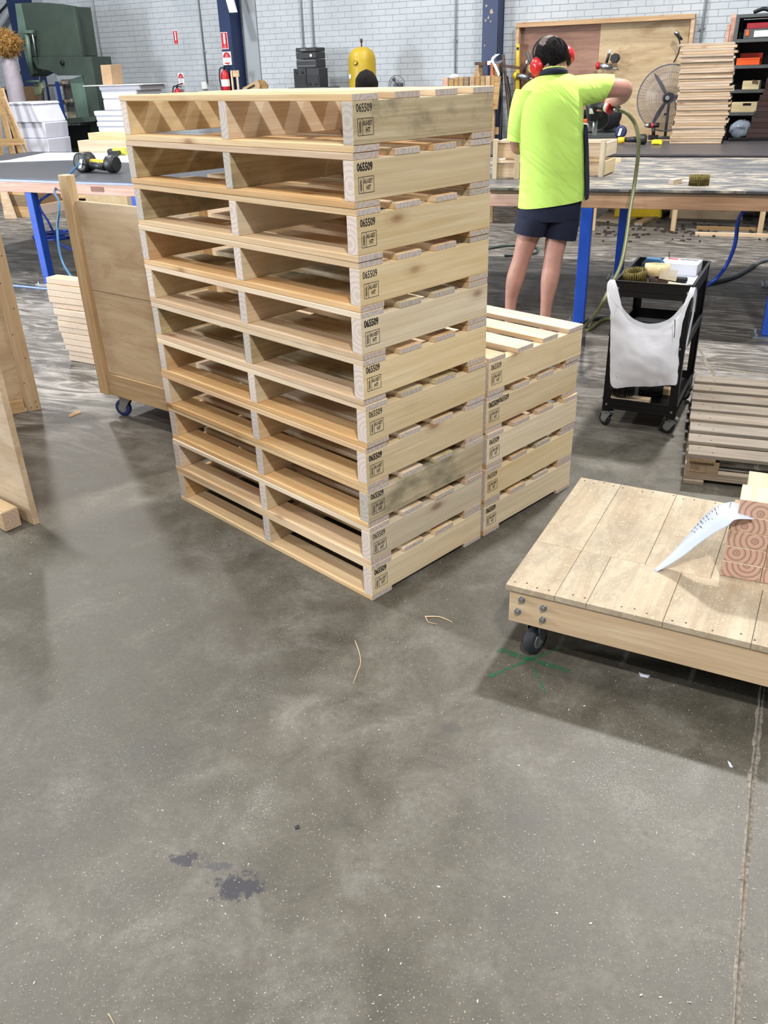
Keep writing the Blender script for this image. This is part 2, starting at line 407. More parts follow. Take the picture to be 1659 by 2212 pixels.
def brick_mat():
    t = NT('painted_brick'); p = t.pos(); r = t.rnd()
    n = t.noise(p, 1.1, 4); m = t.noise(p, 45, 4)
    col = t.ramp(n, [(.35, lin((164, 170, 175))), (.65, lin((180, 185, 189)))])
    col = t.mix(t.math('MULTIPLY', r, .25), col, lin((164, 169, 174)))
    st = t.noise(t.sc(p, (3, 3, .6)), 2, 5, .7); col = t.mix(t.ramp(st, [(.55, 0.), (.75, .25)]), col, lin((128, 134, 140)))
    t.bump(m, .4, .002); return t.out(col, .6, 0, .35)
def bench_mat():
    t = NT('worn_bench_sheet'); p = t.pos(); o = t.obj()
    a = t.noise(t.sc(o, (1.3, 3.2, 1)), 2.2, 7, .66, 1.6); b = t.noise(o, 40, 4)
    col = t.ramp(b, [(.3, lin((66, 68, 72))), (.7, lin((88, 89, 93)))])
    patch = t.ramp(t.noise(o, .8, 3), [(.34, 0.), (.52, 1.)])
    col = t.mix(t.math('MULTIPLY', t.ramp(a, [(.46, 0.), (.62, .9)]), patch), col, lin((176, 166, 148)))
    return t.out(col, .38, 0, .5)
def bench2_mat(name='dark_bench_sheet', c=(70, 67, 70)):
    t = NT(name); o = t.obj(); a = t.noise(t.sc(o, (2, 14, 1)), 2., 6, .6)
    c = lin(c); col = t.ramp(a, [(.3, tuple(x*.8 for x in c[:3])+(1,)), (.7, tuple(x*1.3 for x in c[:3])+(1,))]); return t.out(col, .4, 0, .5)
def shirt_mat():
    t = NT('hi_vis_knit'); p = t.obj()
    n = t.noise(p, 5, 3); col = t.ramp(n, [(.3, lin((190, 228, 106))), (.7, lin((200, 238, 118)))])
    rot = t.n('ShaderNodeVectorRotate'); rot.rotation_type = 'Y_AXIS'; rot.inputs['Angle'].default_value = math.radians(-42); t.l(p, rot.inputs['Vector'])
    f = t.noise(t.sc(rot.outputs[0], (1.1, 3, 8)), 1.2, 3, .5, .7); k = t.noise(p, 400, 2)
    b1 = t.n('ShaderNodeBump'); b1.inputs['Strength'].default_value = .55; b1.inputs['Distance'].default_value = .06; t.l(f, b1.inputs['Height'])
    b2 = t.n('ShaderNodeBump'); b2.inputs['Strength'].default_value = .2; b2.inputs['Distance'].default_value = .001; t.l(k, b2.inputs['Height']); t.l(b1.outputs[0], b2.inputs['Normal']); t.l(b2.outputs[0], t.b.inputs['Normal'])
    return t.out(col, .8, 0, .25)
def bag_mat():
    t = NT('thin_white_plastic'); t.b.inputs['Transmission Weight'].default_value = 0.; t.b.inputs['Subsurface Weight'].default_value = .0
    o = t.obj(); n = t.noise(t.sc(o, (14, 14, 3)), 2, 4, .6, .5); t.bump(n, .4, .006)
    tr = t.n('ShaderNodeBsdfTranslucent'); tr.inputs[0].default_value = (.93, .94, .98, 1); tp = t.n('ShaderNodeBsdfTransparent')
    m1 = t.n('ShaderNodeMixShader'); m1.inputs[0].default_value = .35; m2 = t.n('ShaderNodeMixShader'); m2.inputs[0].default_value = .04
    t.l(t.b.outputs[0], m1.inputs[1]); t.l(tr.outputs[0], m1.inputs[2]); t.l(m1.outputs[0], m2.inputs[1]); t.l(tp.outputs[0], m2.inputs[2])
    t.l(m2.outputs[0], t.t.nodes['Material Output'].inputs[0]); return t.out(lin((246, 247, 252)), .32, 0, .5)
def veil_mat(name, c, a, rough=.3):
    t = NT(name); t.b.inputs['Alpha'].default_value = a; return t.out(lin(c), rough)
def paint_mat(c):
    t = NT('sprayed_green_paint'); n = t.noise(t.pos(), 70, 4, .7); t.l(t.ramp(n, [(.42, .05), (.60, .85)]), t.b.inputs['Alpha']); return t.out(lin(c), .5)
FLOOR = floor_mat(); BRICK = brick_mat(); BENCH = bench_mat(); BENCH2 = bench2_mat(); BENCHL = bench2_mat('blue_grey_bench_sheet', (62, 64, 70)); SHIRT = shirt_mat(); BAG = bag_mat()
SPRAY = paint_mat((26, 104, 66)); MORTAR = plain('painted_mortar', (142, 147, 152), .8, 0, .12, 12)
JOINT = plain('floor_joint_filler', (116, 109, 98), .9, 0, .5, 90, .004)
NIB = plain('painted_concrete_nib', (146, 152, 156), .6, 0, .05, 2)
# ================================================================== setting
# floor: two pours meeting at an open joint that runs past the dolly
def struct(o): o['kind'] = 'structure'; return o
fl = MB(); 
j = [Vector((.30, .25, 0)), Vector((.615, .915, 0)), Vector((.753, 1.221, 0)), Vector((.879, 1.495, 0)), Vector((1.054, 1.853, 0)), Vector((1.30, 2.40, 0)), Vector((1.55, 3.0, 0)), Vector((1.77, 3.9, 0)), Vector((1.98, 5.1, 0)), Vector((3.6, 9.5, 0)), Vector((5.2, 13.4, 0))]
j0 = Vector((-1.5, -3.7, 0)); j = [j0] + j
for a, b in zip(j, j[1:]):
    gap = .006 if b.y < 5.2 else 0.
    ya, yb = a.y, b.y
    fl.add([(-17, ya, 0), (a.x-gap, ya, 0), (b.x-gap, yb, 0), (-17, yb, 0)], [(0, 1, 2, 3)])
    fl.add([(a.x+gap, ya, 0), (9, ya, 0), (9, yb, 0), (b.x+gap, yb, 0)], [(0, 1, 2, 3)])
    fl.add([(a.x-gap, ya, 0), (a.x-gap, ya, -.012), (b.x-gap, yb, -.012), (b.x-gap, yb, 0)], [(0, 1, 2, 3)])
    fl.add([(a.x+gap, ya, 0), (a.x+gap, ya, -.012), (b.x+gap, yb, -.012), (b.x+gap, yb, 0)], [(3, 2, 1, 0)])
fl.add([(-17, 13.4, 0), (9, 13.4, 0), (9, 23, 0), (-17, 23, 0)], [(0, 1, 2, 3)])
floor = struct(emit('floor', fl, FLOOR, pivot=(0, 0, 0)))
gap = .006; jf = MB(); R2 = random.Random(3)
for a, b in zip(j, j[1:]):
    if b.y > 5.2: break
    n = max(2, int((b-a).length/.03)); pr = None
    for i in range(n+1):
        q = a.lerp(b, i/n); wl = gap+abs(R2.gauss(0, .004)); wr = gap+abs(R2.gauss(0, .004)); h = .0012+R2.random()*.002
        cur = [(q.x-wl, q.y, .0002), (q.x-gap*.6, q.y, h), (q.x-.001, q.y, -.003+R2.random()*.002), (q.x+gap*.7, q.y, h*.9), (q.x+wr, q.y, .0002)]
        if pr:
            k = len(jf.v); jf.v += [Vector(v) for v in pr+cur]
            for m_ in range(4): jf.f.append((k+m_, k+m_+1, k+5+m_+1, k+5+m_)); jf.sm.append(False)
        pr = cur
emit('joint_filler', jf, JOINT, floor)
# crossing saw cut behind the pallet
q = MB(); q.prism([atz(1500, 790)+Vector((0, 0, .001)), atz(1659, 812)+Vector((0, 0, .001)), atz(1659, 809)+Vector((0, 0, .001)), atz(1500, 787.5)+Vector((0, 0, .001))], (0, 0, -.002)); emit('joint_filler', q, JOINT, floor)
# sprayed green cross
for a, b, wd in (((1075, 1403), (1236, 1452), .010), ((1056, 1462), (1212, 1398), .006), ((1150, 1440), (1180, 1500), .0035)):
    A, B_ = atz(*a), atz(*b); d = (B_-A).normalized(); s_ = Vector((-d.y, d.x, 0))*wd; m_ = MB(); N = 8; pr = []
    for i in range(N+1):
        q = A.lerp(B_, i/N)+Vector((0, 0, .0008)); k = .7+.5*R2.random(); pr += [q-s_*k, q+s_*k]
    m_.add(pr, [(2*i, 2*i+2, 2*i+3, 2*i+1) for i in range(N)]); emit('paint_mark', m_, SPRAY, floor)
# back wall: painted brickwork
CH, BL, MG = .0745, .215, .006
wb = MB(); z1 = 4.4; s0, s1 = -15.5, 6.5
wb.prism([WALL.p(s0, 0, 0), WALL.p(s1, 0, 0), WALL.p(s1, 0, z1), WALL.p(s0, 0, z1)], WALL.n*.25)
wall = struct(emit('wall_back', wb, MORTAR, M=WALL.M))
def proj(P):
    v = Vector(P)-CAM; z = v.dot(F0); return 829.5+FPX*v.dot(RT)/z, 1106-FPX*v.dot(UP)/z, z
cand = []; rest = MB()
for r in range(int(z1/CH)):
    z = (r+.5)*CH; s = s0 + (BL/2 if r % 2 else 0)
    while s < s1-BL:
        c = WALL.p(s+BL/2, 0, z); x, y, dd = proj(c)
        if -30 < x < 1700 and -20 < y < 215: cand.append((dd, s+BL/2, z, r))
        else: rest.box((BL-MG, .012, CH-MG), WALL.M @ Vector((s+BL/2, -.001, z)), None) if False else rest.add([WALL.p(s+MG/2, -.003, z-CH/2+MG/2), WALL.p(s+BL-MG/2, -.003, z-CH/2+MG/2), WALL.p(s+BL-MG/2, -.003, z+CH/2-MG/2), WALL.p(s+MG/2, -.003, z+CH/2-MG/2), WALL.p(s+MG/2, 0, z-CH/2+MG/2), WALL.p(s+BL-MG/2, 0, z-CH/2+MG/2), WALL.p(s+BL-MG/2, 0, z+CH/2-MG/2), WALL.p(s+MG/2, 0, z+CH/2-MG/2)], [(0, 1, 2, 3), (0, 4, 5, 1), (3, 2, 6, 7), (1, 5, 6, 2), (0, 3, 7, 4)])
        s += BL
cand.sort()
for i, (dd, s, z, r) in enumerate(cand):
    if i < 300:
        lx = (MW[wall].inverted() @ WALL.p(s, R2.uniform(-.0008, .0008), z)); box('brick', wall, (BL-MG, .007, CH-MG), lx, m=BRICK, bev=.0012)
    else:
        a, b, h = s-BL/2+MG/2, s+BL/2-MG/2, CH/2-MG/2
        rest.add([WALL.p(a, -.003, z-h), WALL.p(b, -.003, z-h), WALL.p(b, -.003, z+h), WALL.p(a, -.003, z+h), WALL.p(a, 0, z-h), WALL.p(b, 0, z-h), WALL.p(b, 0, z+h), WALL.p(a, 0, z+h)], [(0, 1, 2, 3), (0, 4, 5, 1), (3, 2, 6, 7), (1, 5, 6, 2), (0, 3, 7, 4)])
emit('brickwork', rest, BRICK, wall, kind='stuff')
# steel columns
def column(sl, sr_, dep, label, nib=None):
    c = Fr(*WALL.p(sl, -dep).to_2d(), -27); w_ = sr_-sl
    t = thing('steel_column', label, 'column', c.o, c.yaw, kind='structure', group=None)
    b = MB()
    for y0, y1 in ((0, .02), (dep-.032, dep-.012)): b.prism([c.p(0, y0, 0), c.p(w_, y0, 0), c.p(w_, y1, 0), c.p(0, y1, 0)], (0, 0, 4.4))
    emit('flange', b, NAVY, t)
    b = MB(); b.prism([c.p(.004, .02, .012), c.p(w_-.004, .02, .012), c.p(w_-.004, dep-.032, .012), c.p(.004, dep-.032, .012)], (0, 0, 4.38)); emit('web', b, NAVY, t)
    b = MB(); b.prism([c.p(-.03, -.03, 0), c.p(w_+.03, -.03, 0), c.p(w_+.03, dep-.02, 0), c.p(-.03, dep-.02, 0)], (0, 0, .012)); emit('base_plate', b, NAVY, t)
    return t, c
sl2 = WALL.hit(468, 0, -.3).x; col2, c2 = column(sl2, -6.739, .3, 'navy steel column carrying two red and white fire signs')
sl3 = WALL.hit(1042, 50, -.27).x; col3, c3 = column(sl3, -2.585, .27, 'navy steel column with pale paint splashes behind the clamps')
sl1 = WALL.hit(13, 0, -.32).x; col1, c1 = column(sl1, -10.9, .32, 'navy steel column behind the green bandsaw')
for k, (a, b_) in enumerate(((520, 549), )):
    m_ = MB(); sa, sb = WALL.hit(a, 0, -.03).x, WALL.hit(b_, 0, -.03).x
    m_.prism([WALL.p(sa, -.03, 0), WALL.p(sb, -.03, 0), WALL.p(sb, -.008, 0), WALL.p(sa, -.008, 0)], (0, 0, 4.4)); struct(emit('trim_1', m_, NIB, M=WALL.M))
m_ = MB(); sa, sb = WALL.hit(68, 0, -.03).x, WALL.hit(88, 0, -.03).x
m_.prism([WALL.p(sa, -.03, 0), WALL.p(sb, -.03, 0), WALL.p(sb, -.008, 0), WALL.p(sa, -.008, 0)], (0, 0, 4.4)); struct(emit('trim_2', m_, NIB, M=WALL.M))
# paint splashes on column 3
m_ = MB()
for px, py, r in ((1051, 12, .012), (1062, 24, .02), (1055, 38, .016), (1049, 44, .012), (1060, 46, .01), (1047, 98, .008)):
    c = WALL.w(px, py, -.272); pts = []
    for i in range(9):
        a = i*math.tau/9; rr = r*(.5+R2.random()); pts.append(c+WALL.e*(math.cos(a)*rr)+Vector((0, 0, math.sin(a)*rr*1.2)))
    m_.prism(pts, WALL.n*.001)
emit('paint_splash', m_, plain('pale_splash', (156, 144, 124), .6), col3, kind='stuff')
# conduits on the wall
for a, zb, lab in ((200, 1.0, 'thin grey wall conduit left of the two fire signs'), (428, 1.46, 'thin grey conduit ending in a white junction box'), (649, 1.0, 'left one of two grey conduits above the stereo'), (672, 1.0, 'right one of two grey conduits above the stereo'), (985, .9, 'grey conduit left of the spattered navy column'), (1525, .9, 'wide grey conduit between tool board and shelving')):
    s_ = WALL.hit(a, 0, -.02).x; rr = .016 if a > 1500 else .011
    c = WALL.p(s_, -.026, zb); t = thing('wall_conduit', lab, 'conduit', c, WALL.yaw)
    emit('pipe', MB().cyl(c, c+Vector((0, 0, 4.3-zb)), rr, n=10), CLEAR, t)
    for zz in (1.9, 2.9): emit('saddle_clip', MB().box((.07, .01, .02), c+Vector((0, 0, zz-zb)), None), CLEAR, t)
    if a == 428:
        b = MB(); q = WALL.w(441, 185, -.03); b.prism([q+WALL.e*dx+Vector((0, 0, dz)) for dx, dz in ((-.05, -.05), (.05, -.05), (.05, .05), (-.05, .05))], WALL.n*.03); emit('junction_box', b, SIGNW, t, bev=.004)
# fluorescent fitting hanging by column 2
b = MB(); q = c2.p((-6.739-sl2)+.02, .12, 0)
top = WALL.w(482, -60, -.42); bot = WALL.w(506, 27, -.42)
t = thing('batten_light', 'white batten light fitting hanging end down against the navy column', 'light fitting', bot, WALL.yaw)
d = (top-bot); b.prism([bot-WALL.e*.09, bot+WALL.e*.03, bot+WALL.e*.03+d, bot-WALL.e*.09+d], WALL.n*.05); emit('housing', b, SIGNW, t, bev=.006)
b = MB(); b.prism([bot-WALL.e*.09+WALL.n*.05, bot-WALL.e*.02+WALL.n*.05, bot-WALL.e*.02+WALL.n*.05+d, bot-WALL.e*.09+WALL.n*.05+d], WALL.n*.03); emit('diffuser', b, WHITE, t, bev=.004)
# fire signs
def wall_sign(px0, py0, px1, py1, off, name, label, build):
    A, B_ = WALL.hit(px0, py0, off), WALL.hit(px1, py1, off); wd = abs(B_.x-A.x); ht = abs(A.z-B_.z); c = WALL.p((A.x+B_.x)/2, off, (A.z+B_.z)/2)
    t = thing(name, label, 'sign', c, WALL.yaw); build(t, wd, ht); return t
RX = Matrix.Rotation(math.radians(90), 4, 'X')
def rect(name, t, w_, h_, x, z, y, m, th=.002): return box(name, t, (w_, th, h_), (x, y, z), m=m, bev=.0)
def ext_sign(t, w_, h_):
    rect('plate', t, w_, h_, 0, 0, 0, SIGNW, .003); rect('red_field', t, w_*.9, h_*.94, 0, 0, -.002, RED, .001)
    b = MB(); pts = [(-.14, .42), (.10, .42), (.13, .36), (.13, -.08), (.10, -.2), (-.10, -.2), (-.13, -.08), (-.13, .32)]
    b.prism([MW[t] @ Vector((x*w_, -.003, z*h_)) for x, z in pts], WALL.n*-.001); emit('extinguisher_symbol', b, SIGNW, t)
    text('lettering', t, 'FIRE', h_*.08, (0, -.004, -h_*.34), RX, SIGNW, .9, 0, 'CENTER'); text('lettering', t, 'EXTINGUISHER', h_*.07, (0, -.004, -h_*.44), RX, SIGNW, .62, 0, 'CENTER')
def type_sign(t, w_, h_):
    rect('plate', t, w_, h_, 0, 0, 0, SIGNW, .003)
    b = MB(); n = 16; pts = [(math.cos(math.pi*i/n)*.44*w_, -.003, .06*h_+math.sin(math.pi*i/n)*.4*h_) for i in range(n+1)]
    b.prism([MW[t] @ Vector(p) for p in pts], WALL.n*-.001); emit('red_arch', b, RED, t)
    b = MB(); pts = [(math.cos(math.pi+math.pi*i/n)*.34*w_, -.003, -.32*h_+math.sin(math.pi+math.pi*i/n)*.12*h_) for i in range(n+1)]
    b.prism([MW[t] @ Vector(p) for p in pts], WALL.n*-.001); emit('red_foot', b, RED, t)
    text('lettering', t, 'FIRE', h_*.12, (0, -.0045, h_*.22), RX, SIGNW, .9, 0, 'CENTER'); text('lettering', t, 'SAFETY', h_*.10, (0, -.0045, h_*.10), RX, SIGNW, .9, 0, 'CENTER')
    for i in range(4): rect('print_line', t, w_*.62, h_*.015, 0, -h_*(.03+i*.07), -.003, GREYP, .001)
wall_sign(373, 66, 386, 97, -.008, 'fire_sign', 'red and white extinguisher location sign on the brick wall', ext_sign)
wall_sign(384, 158, 399, 184, -.008, 'fire_notice', 'small white notice with red arch on the brick wall', type_sign)
wall_sign(476, 70, 494, 106, -.303, 'fire_sign', 'red extinguisher location sign on the navy column', ext_sign)
wall_sign(480, 112, 501, 140, -.303, 'fire_notice', 'white notice with red arch on the navy column', type_sign)
def extinguisher(px, py, off, h, label, r=.06):
    c = WALL.w(px, py, off); t = thing('fire_extinguisher', label, 'fire extinguisher', c, WALL.yaw)
    emit('cylinder', MB().ring([(r*.9, 0), (r, .01), (r, h*.8), (r*.8, h*.88), (r*.35, h*.93), (r*.3, h*.95)], c, n=20), RED, t)
    emit('label_band', MB().ring([(r*1.01, h*.55), (r*1.01, h*.72)], c, n=20, caps=False), SIGNW, t)
    k = c+Vector((0, 0, h*.95)); b = MB().cyl(k, k+Vector((0, 0, .04)), .015); b.prism([k+WALL.e*x+Vector((0, 0, z)) for x, z in ((-.01, .03), (.09, .055), (.09, .065), (-.01, .045))], WALL.n*.02); b.prism([k+WALL.e*x+Vector((0, 0, z)) for x, z in ((-.01, .02), (.08, .01), (.08, .02), (-.01, .03))], WALL.n*.02); emit('valve_handle', b, BLACK, t)
    emit('hose', MB().tube([k+Vector((0, 0, .02)), k-WALL.e*.07+Vector((0, 0, .02)), k-WALL.e*.1+Vector((0, 0, -.1)), k-WALL.e*.08+Vector((0, 0, -.3))], .01), RUBBER, t)
    b = MB(); b.prism([c+WALL.e*x+WALL.n*r+Vector((0, 0, h*z)) for x, z in ((-.03, .3), (.03, .3), (.03, .8), (-.03, .8))], WALL.n*(abs(off)-r-(.3 if off < -.35 else 0)-.014)); emit('wall_bracket', b, BLACK, t)
extinguisher(391, 255, -.09, .46, 'red fire extinguisher hung on the brick wall below the notice')
extinguisher(493, 235, -.40, .56, 'red fire extinguisher hung on the front of the navy column', .065)
t = thing('first_aid_box', 'small pale wooden frame leaning on the navy column beside the extinguisher', 'wooden frame', WALL.w(507, 235, -.36), WALL.yaw)
for nm, xx, ww, z0, z1_ in (('stile', 503, 4, 235, 152), ('stile', 514.5, 4, 235, 152), ('rail', 509, 15, 166, 152)):
    A = WALL.hit(xx-ww/2, z0, -.36); B_ = WALL.hit(xx+ww/2, z1_, -.36); A = WALL.hit(xx, z0, -.36); B_ = WALL.hit(xx, z1_, -.36); hw = .0035*ww
    b = MB(); xm = (A.x+B_.x)/2; b.prism([WALL.p(xm-hw, -.36, A.z), WALL.p(xm+hw, -.36, A.z), WALL.p(xm+hw, -.36, B_.z), WALL.p(xm-hw, -.36, B_.z)], WALL.n*.02); emit(nm, b, PINE, t)
t.name = 'small_easel'
# ================================================================== pallet stacks
PY = .7935; PO = Vector((-.0469, 2.3395, 0)); PW, PL, PH = 1.1385, .5706, .138
PF = Fr(PO.x, PO.y, -math.degrees(PY))           # x along the deck boards (negative = left), y along the bearers
RB = Matrix.Rotation(math.radians(90), 4, 'Z')
TX = Matrix(((0, 0, 1, 0), (1, 0, 0, 0), (0, 1, 0, 0), (0, 0, 0, 1)))      # text plane: reads along +y, faces +x
ordn = ['bottom', 'second from the floor', 'third from the floor', 'fourth from the floor', 'fifth from the floor', 'sixth from the floor', 'seventh from the floor', 'eighth from the floor', 'ninth from the floor', 'tenth from the floor', 'topmost']
tops = ((.047, .094), (.205, .098), (.361, .098), (.522, .097))
def stamp(st, y0, z0, k, faded=False, dbl=False):
    """job number and heat-treatment mark, read along the bearer's outer face (bearer frame: x along its length, -y outwards)"""
    Mx = Matrix.Rotation(math.radians(90), 4, 'X'); ink = INK; f = -.0208
    text('stamp_number', st, '065509', .028, (y0, f, z0+.013), Mx, ink, .68, .0002+.0004*(k % 3))
    if dbl: text('stamp_number', st, '065509', .028, (y0+.058, f, z0+.017), Mx, ink, .68, .0006)
    m = thing_mark(st, y0+.004, z0-.042, f, ink)
def thing_mark(st, x, z, f, ink):
    b = MB(); W_, H_ = .056, .040
    for cx, cz, w_, h_ in ((W_/2, 0, W_, .0012), (W_/2, H_, W_, .0012), (0, H_/2, .0012, H_), (W_, H_/2, .0012, H_), (.017, H_/2, .0012, H_)): b.box((w_, .0006, h_), (x+cx, f, z+cz))
    # ear of wheat
    for i in range(6):
        zz = z+.008+i*.0042; b.box((.0045, .0006, .0016), (x+.0065, f, zz)); b.box((.003, .0006, .0016), (x+.0108, f, zz+.0018))
    b.box((.001, .0006, .034), (x+.0087, f, z+.020))
    me = mark_cache.get(0)
    if me is None: me = to_mesh('stamp_mark', [v-Vector((x, f, z)) for v in b.v], b.f, b.sm, ink); mark_cache[0] = me
    o = bpy.data.objects.new('stamp_mark', me); C.objects.link(o); o.parent = st; o.location = (x, f, z); MW[o] = MW[st] @ Matrix.Translation((x, f, z))
    Mx = Matrix.Rotation(math.radians(90), 4, 'X')
    text('stamp_mark', st, 'AU-057', .0165, (x+.0185, f, z+.023), Mx, ink, .62, .0002); text('stamp_mark', st, 'HT', .0165, (x+.028, f, z+.007), Mx, ink, .75, .0003)
mark_cache = {}
def make_pallet(fx, fy, z, yaw, label, group, seed, dbl=False, st_=False, gx=0):
    rr = random.Random(seed); t = thing('timber_pallet', label, 'pallet', PF.p(fx, fy, z), PF.yaw+yaw, group)
    hs = .102
    for i, (x, th) in enumerate(((-PW+.020, .040), (-PW/2+.012, .036), (-.0205, .041))):
        m = PINE_S if (st_ and i != 2) or rr.random() < .12 else (BEARER if i == 2 else R.choice([PINE, PINE, BEARER]))
        s = box('bearer', t, (PL-.001, th, hs), (x, PL/2, .018+hs/2), (0, 0, math.radians(90)), m, .0012)
        if i == 2: stamp(s, -PL/2+.012, .012+rr.uniform(-.003, .003), seed, dbl=dbl)
    # bearer frame: x runs away from the camera, its -y side is the outer face
    for k, (y, w_) in enumerate(tops):
        m = rr.choice([PINE, PINE, PINE, PINE_O, PINE_O, PINE_S if k else PINE]); w2 = w_+rr.choice((0, 0, 0, -.003))
        box('deck_board', t, (PW+rr.choice((0, .002, -.002)), w2, .0175), (-PW/2+rr.uniform(-.0015, .0015), y+rr.uniform(-.002, .002)*(k in (1, 2)), .018+hs+.0088), (0, 0, rr.uniform(-.002, .002)), m, .0014)
    for y, w_ in ((.0475, .095), (.523, .095)):
        m = rr.choice([PINE, PINE_O, PINE_O]); box('base_board', t, (PW+rr.choice((0, .003, -.002)), w_, .0175), (-PW/2+rr.uniform(-.002, .001), y, .009), (0, 0, rr.uniform(-.002, .002)), m, .0014)
    return t
extra = {0: 'its end bearer stamped low and the floor under it', 2: 'above the two lowest', 5: '', 9: 'with dark mould stain on its left bearer'}
for i in range(11):
    lab = 'pine pallet, %s of the tall near stack' % ordn[i] + (', mouldy green left' if i == 9 else ', mouldy left bearer' if i == 5 else '')
    make_pallet(R.uniform(-.003, .003) if i else 0, R.uniform(-.002, .002), i*PH, math.radians(R.uniform(-.25, .25)) if i else 0, lab, 'stamped pine pallets in the tall near stack', 20+i, st_=i in (5, 9))
for i in range(5):
    lab = 'pine pallet, %s of the low rear stack' % ('topmost' if i == 4 else ordn[i]) + (', number stamped twice' if i == 3 else '')
    make_pallet(R.uniform(-.004, .004) if i else 0, PL+.017+R.uniform(-.003, .003), i*PH, math.radians(R.uniform(-.3, .3)) if i else 0, lab, 'stamped pine pallets in the low rear stack', 50+i, dbl=i == 3)
# nail heads on the visible deck of the low stack and a splinter fringe
# ================================================================== old pallet at the right
OF = Fr(1.256, 3.150, -20.5)
t = thing('old_pallet', 'grey weathered block pallet lying behind the plywood dolly', 'pallet', OF.o, OF.yaw)
for i in range(8):
    y = .045+i*.1335; box('deck_board', t, (1.05, .098 if i not in (1, 6) else .085, .017), (.525+R.uniform(-.004, .004), y, .129), (0, 0, R.uniform(-.004, .004)), OLD, .002)
for x in (.065, .525, .985): box('stringer_board', t, (1.03, .095, .018), (x, .51, .111), (0, 0, math.radians(90)), OLDB, .002)
for x in (.068, .525, .982):
    for y in (.06, .51, .965): box('block', t, (.125, .095, .066), (x, y, .069), m=OLDB, bev=.002)
for y in (.055, .51, .97): box('base_board', t, (1.05, .09, .018), (.525, y, .027), m=OLD, bev=.002)
for x in (.04,): box('base_board', t, (1.03, .08, .018), (x, .51, .009), (0, 0, math.radians(90)), OLD, .002)
b = MB(); fx, fz, fy = .020, .045, -.0115+.0245
mk = [(.040, .050, .060, .0012), (.040, .082, .060, .0012), (.010, .066, .0012, .032), (.070, .066, .0012, .032), (.026, .066, .0012, .032), (.018, .066, .015, .001)]
for cx, cz, w_, h_ in mk: b.box((w_, .0006, h_), (cx+.012, .0118, cz), None)
b.v = [MW[t] @ v for v in b.v]; emit('burnt_stamp', b, FADED, t)
for sx_, body, zz in ((.040, 'OR-', .069), (.040, '4741', .059), (.0235, 'HT', .069)): text('burnt_stamp', t, body, .012, (sx_, .0115, zz), RX, FADED, .75)
for i in range(8):
    for x in (.03, .09, .5, .55):
        pass
nh = MB()
for i in range(8):
    for x, dy in ((.04, .02), (.09, -.02), (.50, .02), (.55, -.02), (.96, .01)):
        c = OF.p(x+R.uniform(-.01, .01), .045+i*.1335+dy, .1377); nh.cyl(c, c+Vector((0, 0, .0005)), .004, n=6)
emit('nail_heads', nh, RUST, t, kind='stuff')
# ================================================================== plywood dolly
DF = Fr(.342, 2.032, -28.3)
DL, DD, DT = 1.16, .782, .25
dol = thing('plywood_dolly', 'low plywood topped dolly on black castors at the right', 'dolly', DF.o, DF.yaw)
front = [0, .145, .235, .44, .66, .90, DL]; back = [0, .145, .335, .52, .70, .88, DL]; ys = .275
gp = .0012
for i in range(len(front)-1):
    a, b_ = front[i], front[i+1]; box('deck_panel', dol, (ys-gp, b_-a-gp, .018), ((a+b_)/2, ys/2, DT-.009+R.uniform(-.0006, .0003)), (0, 0, math.radians(90)), PLYD, .0008)
for i in range(len(back)-1):
    a, b_ = back[i], back[i+1]; box('deck_panel', dol, (DD-ys-gp, b_-a-gp, .018), ((a+b_)/2, (ys+DD)/2, DT-.009+R.uniform(-.0006, .0003)), (0, 0, math.radians(90)), PLYD, .0008)
FRM = wood('dolly_frame_pine', (208, 188, 160), (190, 164, 134), (190, 160, 130), knots=False)
def beam(x0, x1, y, z0, z1_, w_=.04):
    return box('frame_beam', dol, (x1-x0, w_, z1_-z0), ((x0+x1)/2, y, (z0+z1_)/2), m=FRM, bev=.002)
fr1 = beam(.012, DL-.012, .026, .124, .2315)
beam(.012, DL-.012, DD-.03, .124, .2315)
for x in (.032, DL/2, DL-.032): box('frame_beam', dol, (DD-.11, .04, .107), (x, DD/2, .178), (0, 0, math.radians(90)), FRM, .002)
for x, z in ((.05, .208), (.115, .198), (.04, .165), (.115, .158)):
    c = DF.p(x, .006, z); b = MB().cyl(c, c-DF.n*.004, .010, n=14); b.cyl(c-DF.n*.004, c-DF.n*.009, .0065, n=6); emit('bolt', b, ZINC, dol)
nh = MB(); 
for i in range(34):
    x = .02+i*.034; 
    for y in (.022, .76):
        if R.random() < .7: c = DF.p(x, y+R.uniform(-.01, .01), DT+.0001); nh.cyl(c, c+Vector((0, 0, .0006)), .003, n=6)
emit('screw_heads', nh, RUST, dol, kind='stuff')
